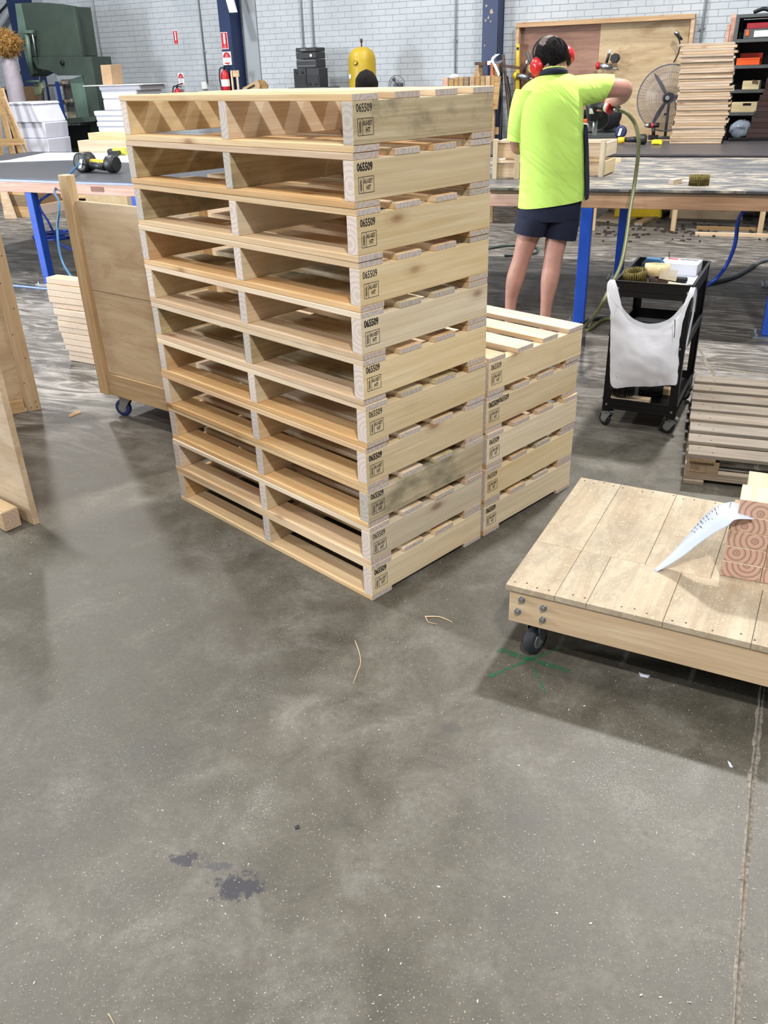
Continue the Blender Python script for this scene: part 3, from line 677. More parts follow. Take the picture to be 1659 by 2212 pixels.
def castor(parent, P, yaw, r, wd, top, wheelm=RUBBER, hubm=ZINC, brk=ZINC, trail=.02, plate=.045):
    """swivel castor: fork plates either side of a wheel standing on the floor at P"""
    d = Vector((math.cos(yaw), math.sin(yaw), 0)); a = Vector((-d.y, d.x, 0)); P = Vector((P[0], P[1], 0)); c = P+Vector((0, 0, r))
    w1 = emit('castor_wheel', MB().ring([(r*.55, -wd/2), (r*.86, -wd/2), (r*.97, -wd*.32), (r, -wd*.1), (r, wd*.1), (r*.97, wd*.32), (r*.86, wd/2), (r*.55, wd/2)], c, a, 24), wheelm, parent)
    emit('hub', MB().ring([(r*.5, -wd*.54), (r*.56, -wd*.5), (r*.56, wd*.5), (r*.5, wd*.54)], c, a, 16).cyl(c-a*(wd*.72), c+a*(wd*.72), r*.13), hubm, w1)
    b = MB()
    for s_ in (-1, 1):
        o_ = a*(s_*wd*.62); q = [c+o_+d*(-.012)-Vector((0, 0, .010)), c+o_+d*.012-Vector((0, 0, .010)), P+o_+d*(trail+r*.75)+Vector((0, 0, top-.016)), P+o_+d*(trail-r*.75)+Vector((0, 0, top-.016))]
        b.prism(q, a*(s_*.0025))
    k = P+d*trail; b.prism([k+d*(x*r*.75)+a*(y*wd*.75)+Vector((0, 0, top-.018)) for x, y in ((-1, -1), (1, -1), (1, 1), (-1, 1))], (0, 0, .003))
    b.cyl(k+Vector((0, 0, top-.015)), k+Vector((0, 0, top-.004)), plate*.5, n=16); b.box((plate*1.5, plate*1.3, .004), k+Vector((0, 0, top-.002)))
    emit('castor_fork', b, brk, parent)
castor(dol, DF.p(.082, .055), DF.yaw+math.radians(72), .046, .032, .124, trail=.02)
castor(dol, DF.p(DL-.07, .06), DF.yaw+math.radians(100), .046, .032, .124)
castor(dol, DF.p(.08, DD-.08), DF.yaw+math.radians(60), .046, .032, .124)
castor(dol, DF.p(DL-.08, DD-.08), DF.yaw+math.radians(80), .046, .032, .124)
# sawdust and chips on the dolly deck
b = MB()
for i in range(420):
    x = R.uniform(0, DL*.75); y = R.uniform(0, DD)
    c = DF.p(x, y, DT+.0008); a = R.uniform(0, 6.28); l_ = R.uniform(.0012, .004); u = Vector((math.cos(a), math.sin(a), 0)); v = Vector((-u.y, u.x, 0))*R.uniform(.0005, .001)
    b.add([c-u*l_-v, c+u*l_-v, c+u*l_+v, c-u*l_+v, ], [(0, 1, 2, 3)])
emit('sawdust', b, WHITEWOOD, kind='stuff', label='pale sawdust and chips lying on the dolly deck', cat='sawdust')
# ------------------------------------------------------------ short blocks stacked on the dolly
BF = Fr(.963, 2.044, -25.2); bw, bd, bh = .106, .100, .0496
rows = ['bottom', 'second', 'third', 'fourth', 'top']
for k in range(5):
    for c in range(2):
        for r in range(2):
            if k == 4 and False: continue
            dx = (0, .002, .001, .004, .016)[k] + (0 if r == 0 else .012); dy = R.uniform(-.002, .002)
            x = c*(bw+.0015)+dx+bw/2; 
            lab = 'short sawn timber block, %s row, %s column, %s rank of the pile' % (rows[k], ('left', 'right')[c], ('front', 'back')[r])
            box('timber_block', None, (bd, bw, bh-.0006), BF.p(x, bd/2+r*(bd+.001)+dy, DT+.0003+k*bh+bh/2), M=rz(BF.yaw+math.radians(90)+R.uniform(-.01, .01)), m=BLOCK, bev=.0012, label=lab, cat='timber block', group='short blocks piled on the dolly')
# ------------------------------------------------------------ docket sheet held under the top block
def sheet(rows_, name, m, parent=None, thick=.0004, **kw):
    b = MB(); n = len(rows_[0])
    fine = []
    for r_ in rows_: fine.append(smooth_line(r_, 5))
    cols = list(zip(*fine)); cols = [smooth_line(c, 5) for c in cols]; g = list(zip(*cols))
    b.loft([list(r_) for r_ in g], closed=False); o = emit(name, b, m, parent, **kw); sd = o.modifiers.new('s', 'SOLIDIFY'); sd.thickness = thick; return o
def dp(px, py, y_): return aty(px, py, y_)
zt = DT+4*bh
yb_ = lambda x, y, Y_: aty(x, y, Y_)
K0 = BF.p(.045, .085, zt+.0006); K1 = BF.p(.045, .02, zt+.0006); K2 = BF.p(.060, -.010, zt+.0006)
pr = [[K0, yb_(1579, 1084, 2.125), yb_(1545, 1095, 2.13), yb_(1515, 1121, 2.13), yb_(1485, 1156, 2.125), yb_(1457, 1188, 2.115), yb_(1425, 1222, 2.09)],
      [K1, yb_(1573, 1104, 2.050), yb_(1553, 1117, 2.05), yb_(1528, 1136, 2.06), yb_(1498, 1159, 2.07), yb_(1462, 1190, 2.08), yb_(1412, 1231, 2.08)],
      [K2, yb_(1590, 1122, 2.010), yb_(1572, 1136, 2.01), yb_(1545, 1150, 2.025), yb_(1510, 1174, 2.04), yb_(1470, 1205, 2.055), yb_(1418, 1236, 2.07)]]
sh = sheet(pr, 'paper_docket', PAPER, label='curling white printed docket pinned under the top timber block', cat='paper')
# printed lines on the sheet follow its surface
def bil(r_, u, v):
    """point on the control net"""
    n = len(r_[0])-1; x = u*n; i = min(int(x), n-1); f = x-i
    rowsP = [q[i].lerp(q[i+1], f) for q in r_]; y = v*2; k = min(int(y), 1); return rowsP[k].lerp(rowsP[k+1], y-k)
b = MB()
for i in range(14):
    u = .16+i*.035
    for v0, v1 in ((.06, .06+.12*R.random()+.05), (.25, .25+.18*R.random())):
        p0, p1 = bil(pr, u, v0), bil(pr, u, v1); p2, p3 = bil(pr, u+.008, v1), bil(pr, u+.008, v0); nrm = (p1-p0).cross(p3-p0).normalized()*.002
        if nrm.z < 0: nrm = -nrm
        b.add([p0+nrm, p1+nrm, p2+nrm, p3+nrm], [(0, 1, 2, 3)])
emit('print_line', b, GREYP, sh, kind='stuff')
# ================================================================== left side: panel trolley, frames, boards
TF = Fr(-1.461, 4.188, -37.8)      # along the trolley's front
tro = thing('panel_trolley', 'tall plywood sided trolley with a corner post on blue castors', 'trolley', TF.o, TF.yaw)
TL, TD = .95, .55
for x, y in ((.0, 0), (TL-.07, 0), (0, TD), (TL-.07, TD)):
    h = 1.18 if (x == 0 and y == 0) else 1.10
    box('corner_post', tro, (h-.118, .045, .068), (x+.034, y+.0225, .118+(h-.118)/2), (0, math.radians(-90), 0), TIMBER, .002)
zb, zm, zt_ = .235, .655, 1.068
for z0, z1_ in ((zb, zm-.003), (zm, zt_)): box('side_panel', tro, (TL-.14, .015, z1_-z0), (TL/2, .032 if z0 == zb else .030, (z0+z1_)/2), m=PLY, bev=.0008)
box('side_panel', tro, (TL-.14, .015, zt_-zb), (TL/2, TD+.03, (zt_+zb)/2), m=PLY, bev=.0008)
for y in (.034, TD+.03): box('bottom_rail', tro, (TL-.14, .04, .115), (TL/2, y, .1755), m=TIMBER, bev=.002)
box('floor_panel', tro, (TL-.14, TD-.03, .018), (TL/2, TD/2+.04, .20), m=PLY, bev=.001)
for x in (.05, TL-.05): box('end_rail', tro, (TD-.05, .035, .10), (x, TD/2+.022, .17), (0, 0, math.radians(90)), TIMBER, .002)
for x, y in ((.14, .05), (TL-.12, .05), (.14, TD-.02), (TL-.12, TD-.02)): castor(tro, TF.p(x-.03, y), TF.yaw+math.radians(20), .045, .026, .1185, wheelm=BLUEW, trail=.03, plate=.05)
# ragged pile of short bleached boards standing on the floor behind it
LF = Fr(-1.92, 5.14, -30)
P0, P1 = atz(167, 782), atz(205, 790)
for k in range(14):
    h = .0365; x = -.03-.006*k + R.uniform(-.012, .012); nm = ('lowest' if k == 0 else 'topmost' if k == 13 else None)
    q = atz(165-.4*k, 783); t_ = 'bleached short board, %s in the bright pile left of the trolley' % (('lowest', '2nd', '3rd', '4th', '5th', '6th', '7th', '8th', '9th', '10th', '11th', '12th', '13th', 'topmost')[k] + ('' if k in (0, 13) else ' up'))
    box('short_board', None, (.09, .30, h-.002), LF.p(x+.15, .045+R.uniform(-.012, .012), .0012+h*k+h/2), M=rz(LF.yaw+math.radians(90)+R.uniform(-.02, .02)), m=WHITEWOOD, bev=.002, label=t_, cat='board', group='bleached boards piled beside the trolley')
# standing plywood frame, far left
GF = Fr(-1.826, 4.287, 25.5)       # runs to the left from its right edge
fr = thing('framed_panel', 'upright plywood panel with pale timber edging at the left edge', 'plywood panel', GF.o, GF.yaw)
box('panel', fr, (1.0, .012, 1.19), (-.51, .035, .61), m=PLY, bev=.001)
box('edge_batten', fr, (1.215, .030, .075), (-.0375, .016, .6085), (0, math.radians(-90), 0), TIMBER, .0015)
box('edge_batten', fr, (.92, .028, .07), (-.54, .014, .036), m=TIMBER, bev=.0015)
box('edge_batten', fr, (.92, .028, .07), (-.54, .014, 1.18), m=TIMBER, bev=.0015)
nh = MB()
for z in [.02, .05]+[.03+.13*i for i in range(1, 9)]:
    for x in ((-.02, -.05) if z < .03 else (-.02 if int(z*100) % 2 else -.055,)): c = GF.p(x, .001, z); nh.cyl(c, c-GF.n*.001, .0035, n=6)
emit('nail_heads', nh, RUST, fr, kind='stuff')
# near left panel on edge with its foot bearer
d1 = (Vector((-1.56, 3.07, 0))-Vector((-1.415, 2.952, 0))).normalized(); HF = Fr(-1.395, 2.957, math.degrees(math.atan2(-d1.y, -d1.x)))
pn = thing('plywood_sheet', 'thick rough edged sheet standing on edge at the near left', 'plywood sheet', HF.o, HF.yaw)
box('sheet', pn, (1.3, .024, .75), (-.65, .012, .375), m=PLY, bev=.002)
q = HF.p(-.06, -.075)
bl = box('foot_bearer', None, (.42, .070, .085), HF.p(-.25, -.062, .0428), M=rz(HF.yaw), m=TIMBER, bev=.004, label='sawn timber foot bearer lying against the near left sheet', cat='timber')
# ================================================================== work benches
KF = Fr(1.37, 5.57, -20.8)         # right-hand bench: front edge along x
PX = lambda px, py, z: (lambda q: ((q-KF.o).dot(KF.e), (q-KF.o).dot(KF.n)))(atz(px, py, z))
TH = .87
bn = thing('work_bench', 'steel legged bench with dusty black top behind the man', 'work bench', KF.o, KF.yaw)
box('top_sheet', bn, (4.6, 2.02, .016), (.85, 1.01, TH-.008), m=BENCH, bev=.001)
box('base_sheet', bn, (4.56, 1.98, .022), (.85, 1.01, TH-.029), m=bench2_mat('brown_base_sheet', (120, 102, 84)), bev=.001)
AP = wood('bench_apron_timber', (190, 156, 124), (156, 116, 86), (180, 150, 120), knots=False)
box('apron', bn, (3.20, .04, .075), (1.53, .032, .792), m=AP, bev=.002)
box('apron', bn, (1.345, .04, .075), (-.7475, .032, .792), m=PINK, bev=.002)
box('apron', bn, (4.55, .04, .075), (.85, 1.97, .792), m=AP, bev=.002)
for x in (-1.38, 1.0, 3.08): box('cross_rail', bn, (1.88, .04, .075), (x, 1.0, .792), (0, 0, math.radians(90)), AP, .002)
def leg(parent, F_, x, y, h, base=True):
    l = box('leg', parent, (.072, .072, h-.012), (x, y, .012+(h-.012)/2), m=STEELBLUE, bev=.004)
    box('foot_plate', l, (.17, .17, .010), (0, 0, -(h-.012)/2-.006), m=ZINC, bev=.001)
    for sx_, sy_ in ((-.065, -.065), (.065, .065), (-.065, .065), (.065, -.065)):
        box('anchor_bolt', l, (.014, .014, .02), (sx_, sy_, -(h-.012)/2+.008), m=ZINC, bev=.002)
lx, ly = PX(1262, 449, .755)
for x, y in ((-.025, .045), (1.155, .045), (2.5, .045), (-1.3, .045), (.08, 1.5), (1.25, 1.5), (2.5, 1.5), (-1.25, 1.5)): leg(bn, KF, x, y, .755)
# bench 2 against the wall, timber legs
WF_ = Fr(2.53, 9.06, -21.5)
b2 = thing('work_bench', 'long low dark topped bench on thin timber legs before the tool board', 'work bench', WF_.o, WF_.yaw)
box('top_sheet', b2, (5.2, 1.62, .020), (.75, .81, .74), m=BENCH2, bev=.001)
box('apron', b2, (5.2, .04, .05), (.75, .045, .703), m=DARKW, bev=.002)
for px in (1280, 1453, 1640, 1060):
    q = atz(px, {1280: 498, 1453: 500, 1640: 507, 1060: 480}[px]); v = q-WF_.o
    box('leg', b2, (.678, .05, .05), (v.dot(WF_.e), v.dot(WF_.n), .34), (0, math.radians(-90), 0), TIMBER, .002)
    box('leg', b2, (.678, .05, .05), (v.dot(WF_.e), 1.5, .34), (0, math.radians(-90), 0), TIMBER, .002)
box('shelf_board', b2, (3.3, .5, .018), (1.3, 1.22, .12), m=DARKW, bev=.001)
# left bench
EF = Fr(-3.106, 7.534, -27)
QX = lambda px, py, z: (lambda q: ((q-EF.o).dot(EF.e), (q-EF.o).dot(EF.n)))(atz(px, py, z))
b3 = thing('work_bench', 'long bench with bright blue legs and pink timber apron at the left', 'work bench', EF.o, EF.yaw)
box('top_sheet', b3, (4.2, 2.1, .016), (.25, 1.05, TH-.008), m=BENCHL, bev=.001)
box('base_sheet', b3, (4.18, 2.08, .020), (.25, 1.05, TH-.027), m=plain('painted_sheet_edge', (168, 176, 214), .5), bev=.001)
box('apron', b3, (4.1, .04, .078), (.25, .030, .793), m=PINK, bev=.002)
box('apron', b3, (4.1, .04, .078), (.25, 2.05, .793), m=PINK, bev=.002)
x0, y0 = QX(197, 410, .80); 
for i, (xx, c) in enumerate(((PXx, cc) for PXx, cc in ((x0-.035, DARKW), (x0+.06, PINK), (x0+.14, DARKW)))): pass
b = box('repair_block', b3, (.13, .008, .034), (x0+.02, .008, .80), m=wood('brown_patch', (150, 104, 90), (120, 80, 66)), bev=.001)
for x, y in ((.265, .05), (1.40, .05), (-1.3, .05), (.3, 1.9), (1.5, 1.9), (-1.2, 1.9)): leg(b3, EF, x, y, .754)
# white board sheet lying along the back of the left bench
ws = MB(); z = TH+.0015; pts = [atz(-30, 352, z), atz(20, 347, z), atz(100, 331, z), atz(240, 331, z), atz(330, 334, z), atz(330, 352, z), atz(268, 351, z), atz(150, 346, z)]
emit('foam_sheet', ws.prism(pts, (0, 0, .006)), WHITE, label='thin bright white sheet lying along the back of the left bench', cat='sheet', M=EF.M)
# things on the benches ------------------------------------------------
def nailgun(px, py, z, yaw, label, s=1., body=YELT, name='nail_gun'):
    c = atz(px, py, z); f = Fr(c.x, c.y, yaw, z); t = thing(name, label, 'nail gun', f.o, f.yaw)
    emit('coil_magazine', MB().ring([(.045*s, 0), (.062*s, .004), (.062*s, .095*s), (.05*s, .10*s)], f.p(-.11*s, 0, .063*s), f.n, 18).box((.05*s, .09*s, .08*s), f.p(-.11*s, .05*s, .075*s)), BLACKP, t)
    emit('body', MB().cyl(f.p(-.06*s, .05*s, .055*s), f.p(.10*s, .05*s, .055*s), .030*s, .026*s), body, t)
    emit('grip', MB().cyl(f.p(-.03*s, .02*s, .05*s), f.p(.11*s, .0*s, .04*s), .021*s, .024*s), BLACKP, t)
    emit('head_cap', MB().ring([(.03*s, 0), (.052*s, .015*s), (.056*s, .03*s), (.056*s, .07*s), (.045*s, .085*s)], f.p(.10*s, .03*s, .057*s), f.e, 10), BLACKP, t)
    emit('warning_label', MB().prism([f.p(-.125*s, -.004, .03*s), f.p(-.10*s, -.004, .03*s), f.p(-.075*s, -.004, .085*s), f.p(-.10*s, -.004, .085*s)], f.n*-.002), SIGNW, t)
    return t, f
ng, nf = nailgun(203, 374, TH, -27, 'black and yellow coil nail gun lying on the left bench', 1.25)
c = atz(252, 335, TH+.008); t = thing('cordless_drill', 'small black and lime drill on the white sheet beside the pallets', 'drill', c, EF.yaw)
f = Fr(c.x, c.y, -20, c.z)
emit('chuck', MB().ring([(.012, 0), (.024, .02), (.028, .06), (.028, .08)], f.p(-.10, 0, .035), f.e, 12), BLACKP, t)
emit('motor_body', MB().cyl(f.p(-.02, 0, .035), f.p(.12, 0, .035), .036), plain('lime_case', (196, 200, 70), .5), t)
emit('handle', MB().cyl(f.p(.06, -.01, .03), f.p(.07, -.14, .02), .02).box((.09, .07, .05), f.p(.075, -.16, .026)), BLACKP, t)
# hoses at the left bench
A = nf.p(-.14, -.0, .075)
emit('air_hose', MB().tube([A, aty(150, 376, 7.25), atz(146, 381, TH+.006)+EF.n*-.02, EF.p(.62, -.03, .78), aty(128, 440, 6.6), aty(124, 500, 6.5), aty(133, 560, 6.3), aty(160, 604, 6.1), Vector((-1.9, 6.0, .01)), Vector((-1.2, 5.9, .01))], .009, 8, 8), TEALH, label='teal air hose dropping from the nail gun on the left bench', cat='hose')
emit('air_hose', MB().tube([EF.p(.42, .12, .74), aty(84, 440, 7.45), aty(105, 480, 7.45), aty(122, 512, 7.5), aty(145, 535, 7.5), Vector((-2.0, 7.5, .01)), Vector((-1.5, 7.3, .01))], .010, 8, 8), BLUEH, label='dark blue hose sagging behind the left bench leg', cat='hose')
cc = atz(125, 515); pts = []
for i in range(30):
    a = i*.62; r_ = .24+.03*math.sin(i*1.7); pts.append(cc+Vector((math.cos(a)*r_*1.0, math.sin(a)*r_*.95, .012+.0015*i)))
emit('air_hose', MB().tube(pts, .009, 7, 4), BLUEH, label='blue air hose coiled on the floor under the left bench', cat='hose')
emit('air_hose', MB().tube([atz(-60, 609, .008), atz(40, 618, .008), atz(90, 623, .008), atz(150, 629, .008), atz(230, 633, .008)], .011, 8, 5), plain('pale_blue_hose', (110, 130, 168), .4), label='pale blue hose lying straight along the floor joint, far left', cat='hose')
q = MB(); A_, B_ = atz(40, 606, .001), atz(140, 616, .001); d = (B_-A_); 
# ================================================================== wood crates on the right bench
def crate(px0, px1, pyt, pyb, Y, label, yaw=-20.8, depth=.35, gap=.012):
    A = atz(px0, pyb, TH); f = Fr(A.x, A.y, yaw, TH); B_ = f.hit(px1, pyb); w_ = B_.x; T_ = f.hit(px0, pyt); h = T_.z-TH
    t = thing('timber_crate', label, 'crate', f.o, f.yaw); hh = (h-.03)/2
    for k in range(2):
        z = .008+k*(hh+.014)
        box('side_board', t, (w_, .018, hh*.86), (w_/2, .009+.0, z+hh*.43), (math.radians(0), 0, 0), WHITEWOOD, .0015)
        box('side_board', t, (w_, .018, hh*.86), (w_/2, depth, z+hh*.43), m=WHITEWOOD, bev=.0015)
        for x in (.0, w_): box('end_board', t, (depth, .018, hh*.86), (x, depth/2, z+hh*.43), (0, 0, math.radians(90)), BEARER, .0015)
        box('rail', t, (w_+.01, .03, .016), (w_/2, .0, z+hh*.86+.006), m=PINE, bev=.001)
    for x in (.012, w_-.012): box('upright', t, (h, .03, .03), (x, -.012, h/2), (0, math.radians(-90), 0), BEARER, .0015)
    return t, f, w_, h
crate(1066, 1120, 300, 386, 6, 'pale open timber crate on the bench left of the man')
crate(1228, 1302, 300, 380, 6, 'pale timber crate on the bench right of the man', -28, .30)
def offcut(px, py, z, l, yaw, label, m=PINE, w_=.035, h=.03):
    c = atz(px, py, z); return box('offcut', None, (l, w_, h), c+Vector((0, 0, h/2)), M=rz(math.radians(yaw)), m=m, bev=.001, label=label, cat='offcut')
offcut(1458, 397, TH+.0005, .10, 40, 'short pine offcut beside the nail coil on the dusty bench')
offcut(1318, 350, TH+.0005, .16, -15, 'pale batten offcut beside the right hand crate')
def coil(px, py, z, r, h, label, name='nail_coil', tilt=0., m=COIL):
    c = atz(px, py, z); t = thing(name, label, 'nail coil', c+Vector((0, 0, .001)), 0)
    n = 34
    for k, rr in enumerate((r, r*.72)):
        b = MB()
        for i in range(n):
            a = i*math.tau/n; p = c+Vector((math.cos(a)*rr, math.sin(a)*rr, .001)); b.cyl(p, p+Vector((0, 0, h)), .0032, n=5); 
        emit('nails', b, m, t, kind='stuff')
    b = MB()
    for rr in (r, r*.72):
        for zz in (.35, .65): b.tube([c+Vector((math.cos(i*math.tau/16)*rr*1.01, math.sin(i*math.tau/16)*rr*1.01, h*zz)) for i in range(16)], .0022, 5, 2, closed=True)
    emit('wire', b, RUST, t)
    return t
coil(1509, 400, TH, .058, .058, 'coil of dark brass nails standing on the dusty bench')
# ================================================================== black trolley cart
VF = Fr(1.07, 3.80, -27)
CW, CDp, CHt = .335, .55, .70
ct = thing('tool_cart', 'black three tray steel cart on castors hung with a white bag', 'tool cart', VF.o, VF.yaw)
def tray(z, deep, shelf):
    tr = MB(); lip = .002
    tr.box((CW, CDp, .002), VF.p(CW/2, CDp/2, shelf), VF.M.to_3x3().to_4x4() if False else None)
    b = MB(); 
    def pb(x0, x1, y0, y1, z0, z1_): b.prism([VF.p(x0, y0, z0), VF.p(x1, y0, z0), VF.p(x1, y1, z0), VF.p(x0, y1, z0)], (0, 0, z1_-z0))
    pb(0, CW, 0, CDp, shelf, shelf+.003)
    pb(0, CW, 0, .003, z, z+deep); pb(0, CW, CDp-.003, CDp, z, z+deep); pb(0, .003, 0, CDp, z, z+deep); pb(CW-.003, CW, 0, CDp, z, z+deep)
    pb(0, CW, -.006, .006, z+deep-.002, z+deep+.003); pb(0, CW, CDp-.006, CDp+.006, z+deep-.002, z+deep+.003); pb(-.006, .006, 0, CDp, z+deep-.002, z+deep+.003); pb(CW-.006, CW+.006, 0, CDp, z+deep-.002, z+deep+.003)
    return emit('tray', b, BLACK, ct)
tray(.632, .068, .655); tray(.40, .05, .405); tray(.095, .05, .112)
for x, y in ((0, 0), (CW, 0), (0, CDp), (CW, CDp)):
    s1_ = 1 if x == 0 else -1; s2_ = 1 if y == 0 else -1; b = MB()
    for (xa, ya), (xb, yb) in (((0, -.002*s2_), (.034*s1_, .001*s2_)), ((-.002*s1_, 0), (.001*s1_, .034*s2_))):
        b.prism([VF.p(x+xa, y+ya, .08), VF.p(x+xb, y+ya, .08), VF.p(x+xb, y+yb, .08), VF.p(x+xa, y+yb, .08)], (0, 0, .615))
    lg = emit('leg_angle', b, BLACK, ct)
    for z in (.118, .42, .67):
        c = VF.p(x+.017*s1_, y-.003*s2_, z); emit('bolt', MB().cyl(c, c-VF.n*(.003*s2_), .0055, n=8), ZINC, lg)
for x, y, yw in ((.01, .03, -60), (CW-.03, .03, -35), (.03, CDp-.05, 20), (CW-.03, CDp-.04, -10)): castor(ct, VF.p(x, y), math.radians(yw), .034, .02, .082, trail=.016, plate=.035, wheelm=BLACKP)
# things on the top tray
zt2 = .6585
def on(x, y, z=zt2): return VF.p(x, y, z)
box('paper_sheet', None, (.19, .26, .0012), on(.215, .34), M=rz(VF.yaw+.1), m=PAPER, bev=0, label='white paper sheet on the cart under the white box', cat='paper')
box('paper_sheet', None, (.10, .15, .001), on(.09, .42), M=rz(VF.yaw-.3), m=PAPER, bev=0, label='white paper scrap beside the blue tape measure', cat='paper')
wbx = thing('carton', 'small white carton with a red printed panel on the cart', 'box', on(.215, .45, zt2+.001), VF.yaw-.05)
box('carton_body', wbx, (.175, .125, .055), (0, 0, .0275), m=WHITEP, bev=.002)
box('red_print', wbx, (.05, .03, .0006), (-.045, .035, .0553), m=RED, bev=0); box('grey_print', wbx, (.085, .03, .0006), (.03, .035, .0553), m=GREYP, bev=0)
tm = thing('tape_measure', 'blue and black tape measure standing on the cart behind the tan tape', 'tape measure', on(.10, .36), VF.yaw)
f = Fr(*on(.10, .36).to_2d(), -28, zt2)
b = MB(); pts = [(-.05, 0), (.05, 0), (.05, .05), (.03, .075), (-.03, .078), (-.05, .055)]
b.prism([f.p(x, -.022, z) for x, z in pts], f.n*.044); emit('case', b, plain('slate_blue_case', (30, 52, 72), .5), tm, bev=.004)
b = MB(); b.prism([f.p(x*1.06, -.024, z*1.02+.001) for x, z in pts[2:5]+[(-.03, .065), (.03, .062)]], f.n*.048); emit('rubber_bumper', b, plain('mid_blue_rubber', (40, 84, 120), .5), tm)
tp = thing('packing_tape', 'roll of tan packing tape tipped on a nail coil, front of the cart', 'tape roll', on(.15, .17, zt2+.03), VF.yaw)
ax = (Vector((0, 0, 1))+VF.n*.12).normalized(); c = on(.15, .17, zt2+.042)
emit('tape', MB().ring([(.040, 0), (.056, 0), (.056, .05), (.040, .05), (.040, 0)], c, ax, 28, caps=False), TAPE, tp)
emit('core', MB().ring([(.036, .001), (.0398, .001), (.0398, .049), (.036, .049), (.036, .001)], c, ax, 28, caps=False), CARD, tp)
emit('loose_end', MB().prism([on(.17, .115, zt2+.04), on(.245, .125, zt2+.03), on(.25, .128, zt2+.078), on(.175, .118, zt2+.085)], VF.n*.0006), veil_mat('clear_tape', (214, 206, 186), .55), tp)
def coil2(P, r, h, label, m=COIL, lean=(0, 0)):
    t = thing('nail_coil', label, 'nail coil', P, 0); ax_ = Vector((lean[0], lean[1], 1)).normalized(); u = ax_.orthogonal().normalized(); v = ax_.cross(u)
    for rr in (r, r*.74):
        b = MB(); n = 32
        for i in range(n):
            a = i*math.tau/n; p = P+u*(math.cos(a)*rr)+v*(math.sin(a)*rr)+ax_*.004; b.cyl(p, p+ax_*h, .0028, n=5)
        emit('nails', b, m, t, kind='stuff')
    b = MB()
    for rr in (r, r*.74):
        for zz in (.35, .7): b.tube([P+u*(math.cos(i*math.tau/16)*rr*1.01)+v*(math.sin(i*math.tau/16)*rr*1.01)+ax_*(h*zz) for i in range(16)], .0011, 5, 2, closed=True)
    emit('wire', b, RUST, t); return t
coil2(on(.065, .13), .050, .064, 'yellow green nail coil leaning at the front left of the cart', lean=(-.15, -.1))
coil2(on(.165, .16), .040, .030, 'dark nail coil under the roll of tan tape', RUST)
box('phone_pouch', None, (.11, .03, .024), on(.225, .24, zt2+.0135), M=rz(VF.yaw+.05), m=BLACKP, bev=.006, label='black rounded tool grip lying on the paper', cat='tool')
box('ply_offcut', None, (.14, .10, .012), on(.245, .12, zt2+.007), M=rz(VF.yaw-.45), m=BLOCK, bev=.001, label='thin wood offcut at the front right of the cart tray', cat='offcut')
box('ply_offcut', None, (.12, .07, .010), on(.20, .055, zt2+.006), M=rz(VF.yaw+.3), m=WHITEWOOD, bev=.001, label='thin pale wood chip behind the cart front lip', cat='offcut')
emit('pencil', MB().cyl(on(.12, .035, zt2+.022), on(.25, .06, zt2+.022), .004, n=6), WHITEWOOD, label='slim pale dowel lying across the front of the cart', cat='dowel')
emit('allen_key', MB().tube([on(.15, .50, zt2), on(.15, .50, zt2+.06), on(.145, .50, zt2+.085)], .002), BLACK, label='thin dark rod poking up behind the tape measure', cat='rod')
# bottom tray
zb2 = .115
box('board_offcut', None, (.19, .045, .018), on(.105, .05, zb2+.0095), M=rz(VF.yaw+.04), m=PINE, bev=.001, label='front pine offcut on the bottom tray of the cart', cat='offcut')
box('board_offcut', None, (.19, .045, .018), on(.108, .098, zb2+.0095), M=rz(VF.yaw+.02), m=PINE, bev=.001, label='second pine offcut under the nail coils on the bottom tray', cat='offcut')
box('board_offcut', None, (.085, .045, .03), on(.25, .25, zb2+.0155), M=rz(VF.yaw), m=PINE, bev=.001, label='thick pine block at the back of the bottom tray', cat='offcut')
coil2(on(.065, .11, zb2+.019), .055, .06, 'black nail coil on the offcuts in the bottom tray', BLACK)
coil2(on(.185, .20, zb2), .055, .06, 'black nail coil on the bare floor of the bottom tray', BLACK)
# plastic carrier bag hung over the front corners
def bagP(px, py, bulge=0.):
    h = VF.hit(px, py, -.02-bulge); return VF.p(h.x, -.02-bulge, h.z)
bag = thing('plastic_bag', 'white plastic carrier bag hung by its handles on the front of the cart', 'bag', VF.p(CW/2, -.03, .28), VF.yaw)
# front face: columns left->right, rows top->bottom traced on the plane before the cart
top = [(1321, 632), (1338, 664), (1356, 694), (1382, 709), (1410, 713), (1437, 707), (1459, 692), (1478, 664), (1495, 640)]
botm = [(1318, 840), (1340, 838), (1360, 835), (1385, 835), (1408, 834), (1425, 833), (1440, 832), (1455, 832), (1464, 832)]
def face(bk, sag):
    g = []
    for r_ in range(9):
        v = (r_/8)**1.3; row = []; vx = 1-(1-v)**3.2
        for i in range(9):
            u = i/8; x = top[i][0]*(1-vx)+botm[i][0]*vx; y = top[i][1]*(1-v)+botm[i][1]*v
            if bk: y = y-(12 if 0 < i < 8 else 0)*(1-v)
            bul = math.sin(math.pi*u)**.6*(.012+.05*math.sin(math.pi*min(1, v*1.02))*(.3+.7*v))
            row.append(bagP(x, y, bul if not bk else -.012+bul*.15))
        g.append(row)
    return g
gF, gB = face(False, 0), face(True, 0)
b = MB(); b.loft(gF, closed=False); b.loft(gB, closed=False)
b.loft([[r_[0] for r_ in gF], [r_[0] for r_ in gB]], closed=False); b.loft([[r_[-1] for r_ in gF], [r_[-1] for r_ in gB]], closed=False); b.loft([gF[-1], gB[-1]], closed=False)
bo = emit('bag_body', b, BAG, bag); md = bo.modifiers.new('s', 'SUBSURF'); md.levels = md.render_levels = 2
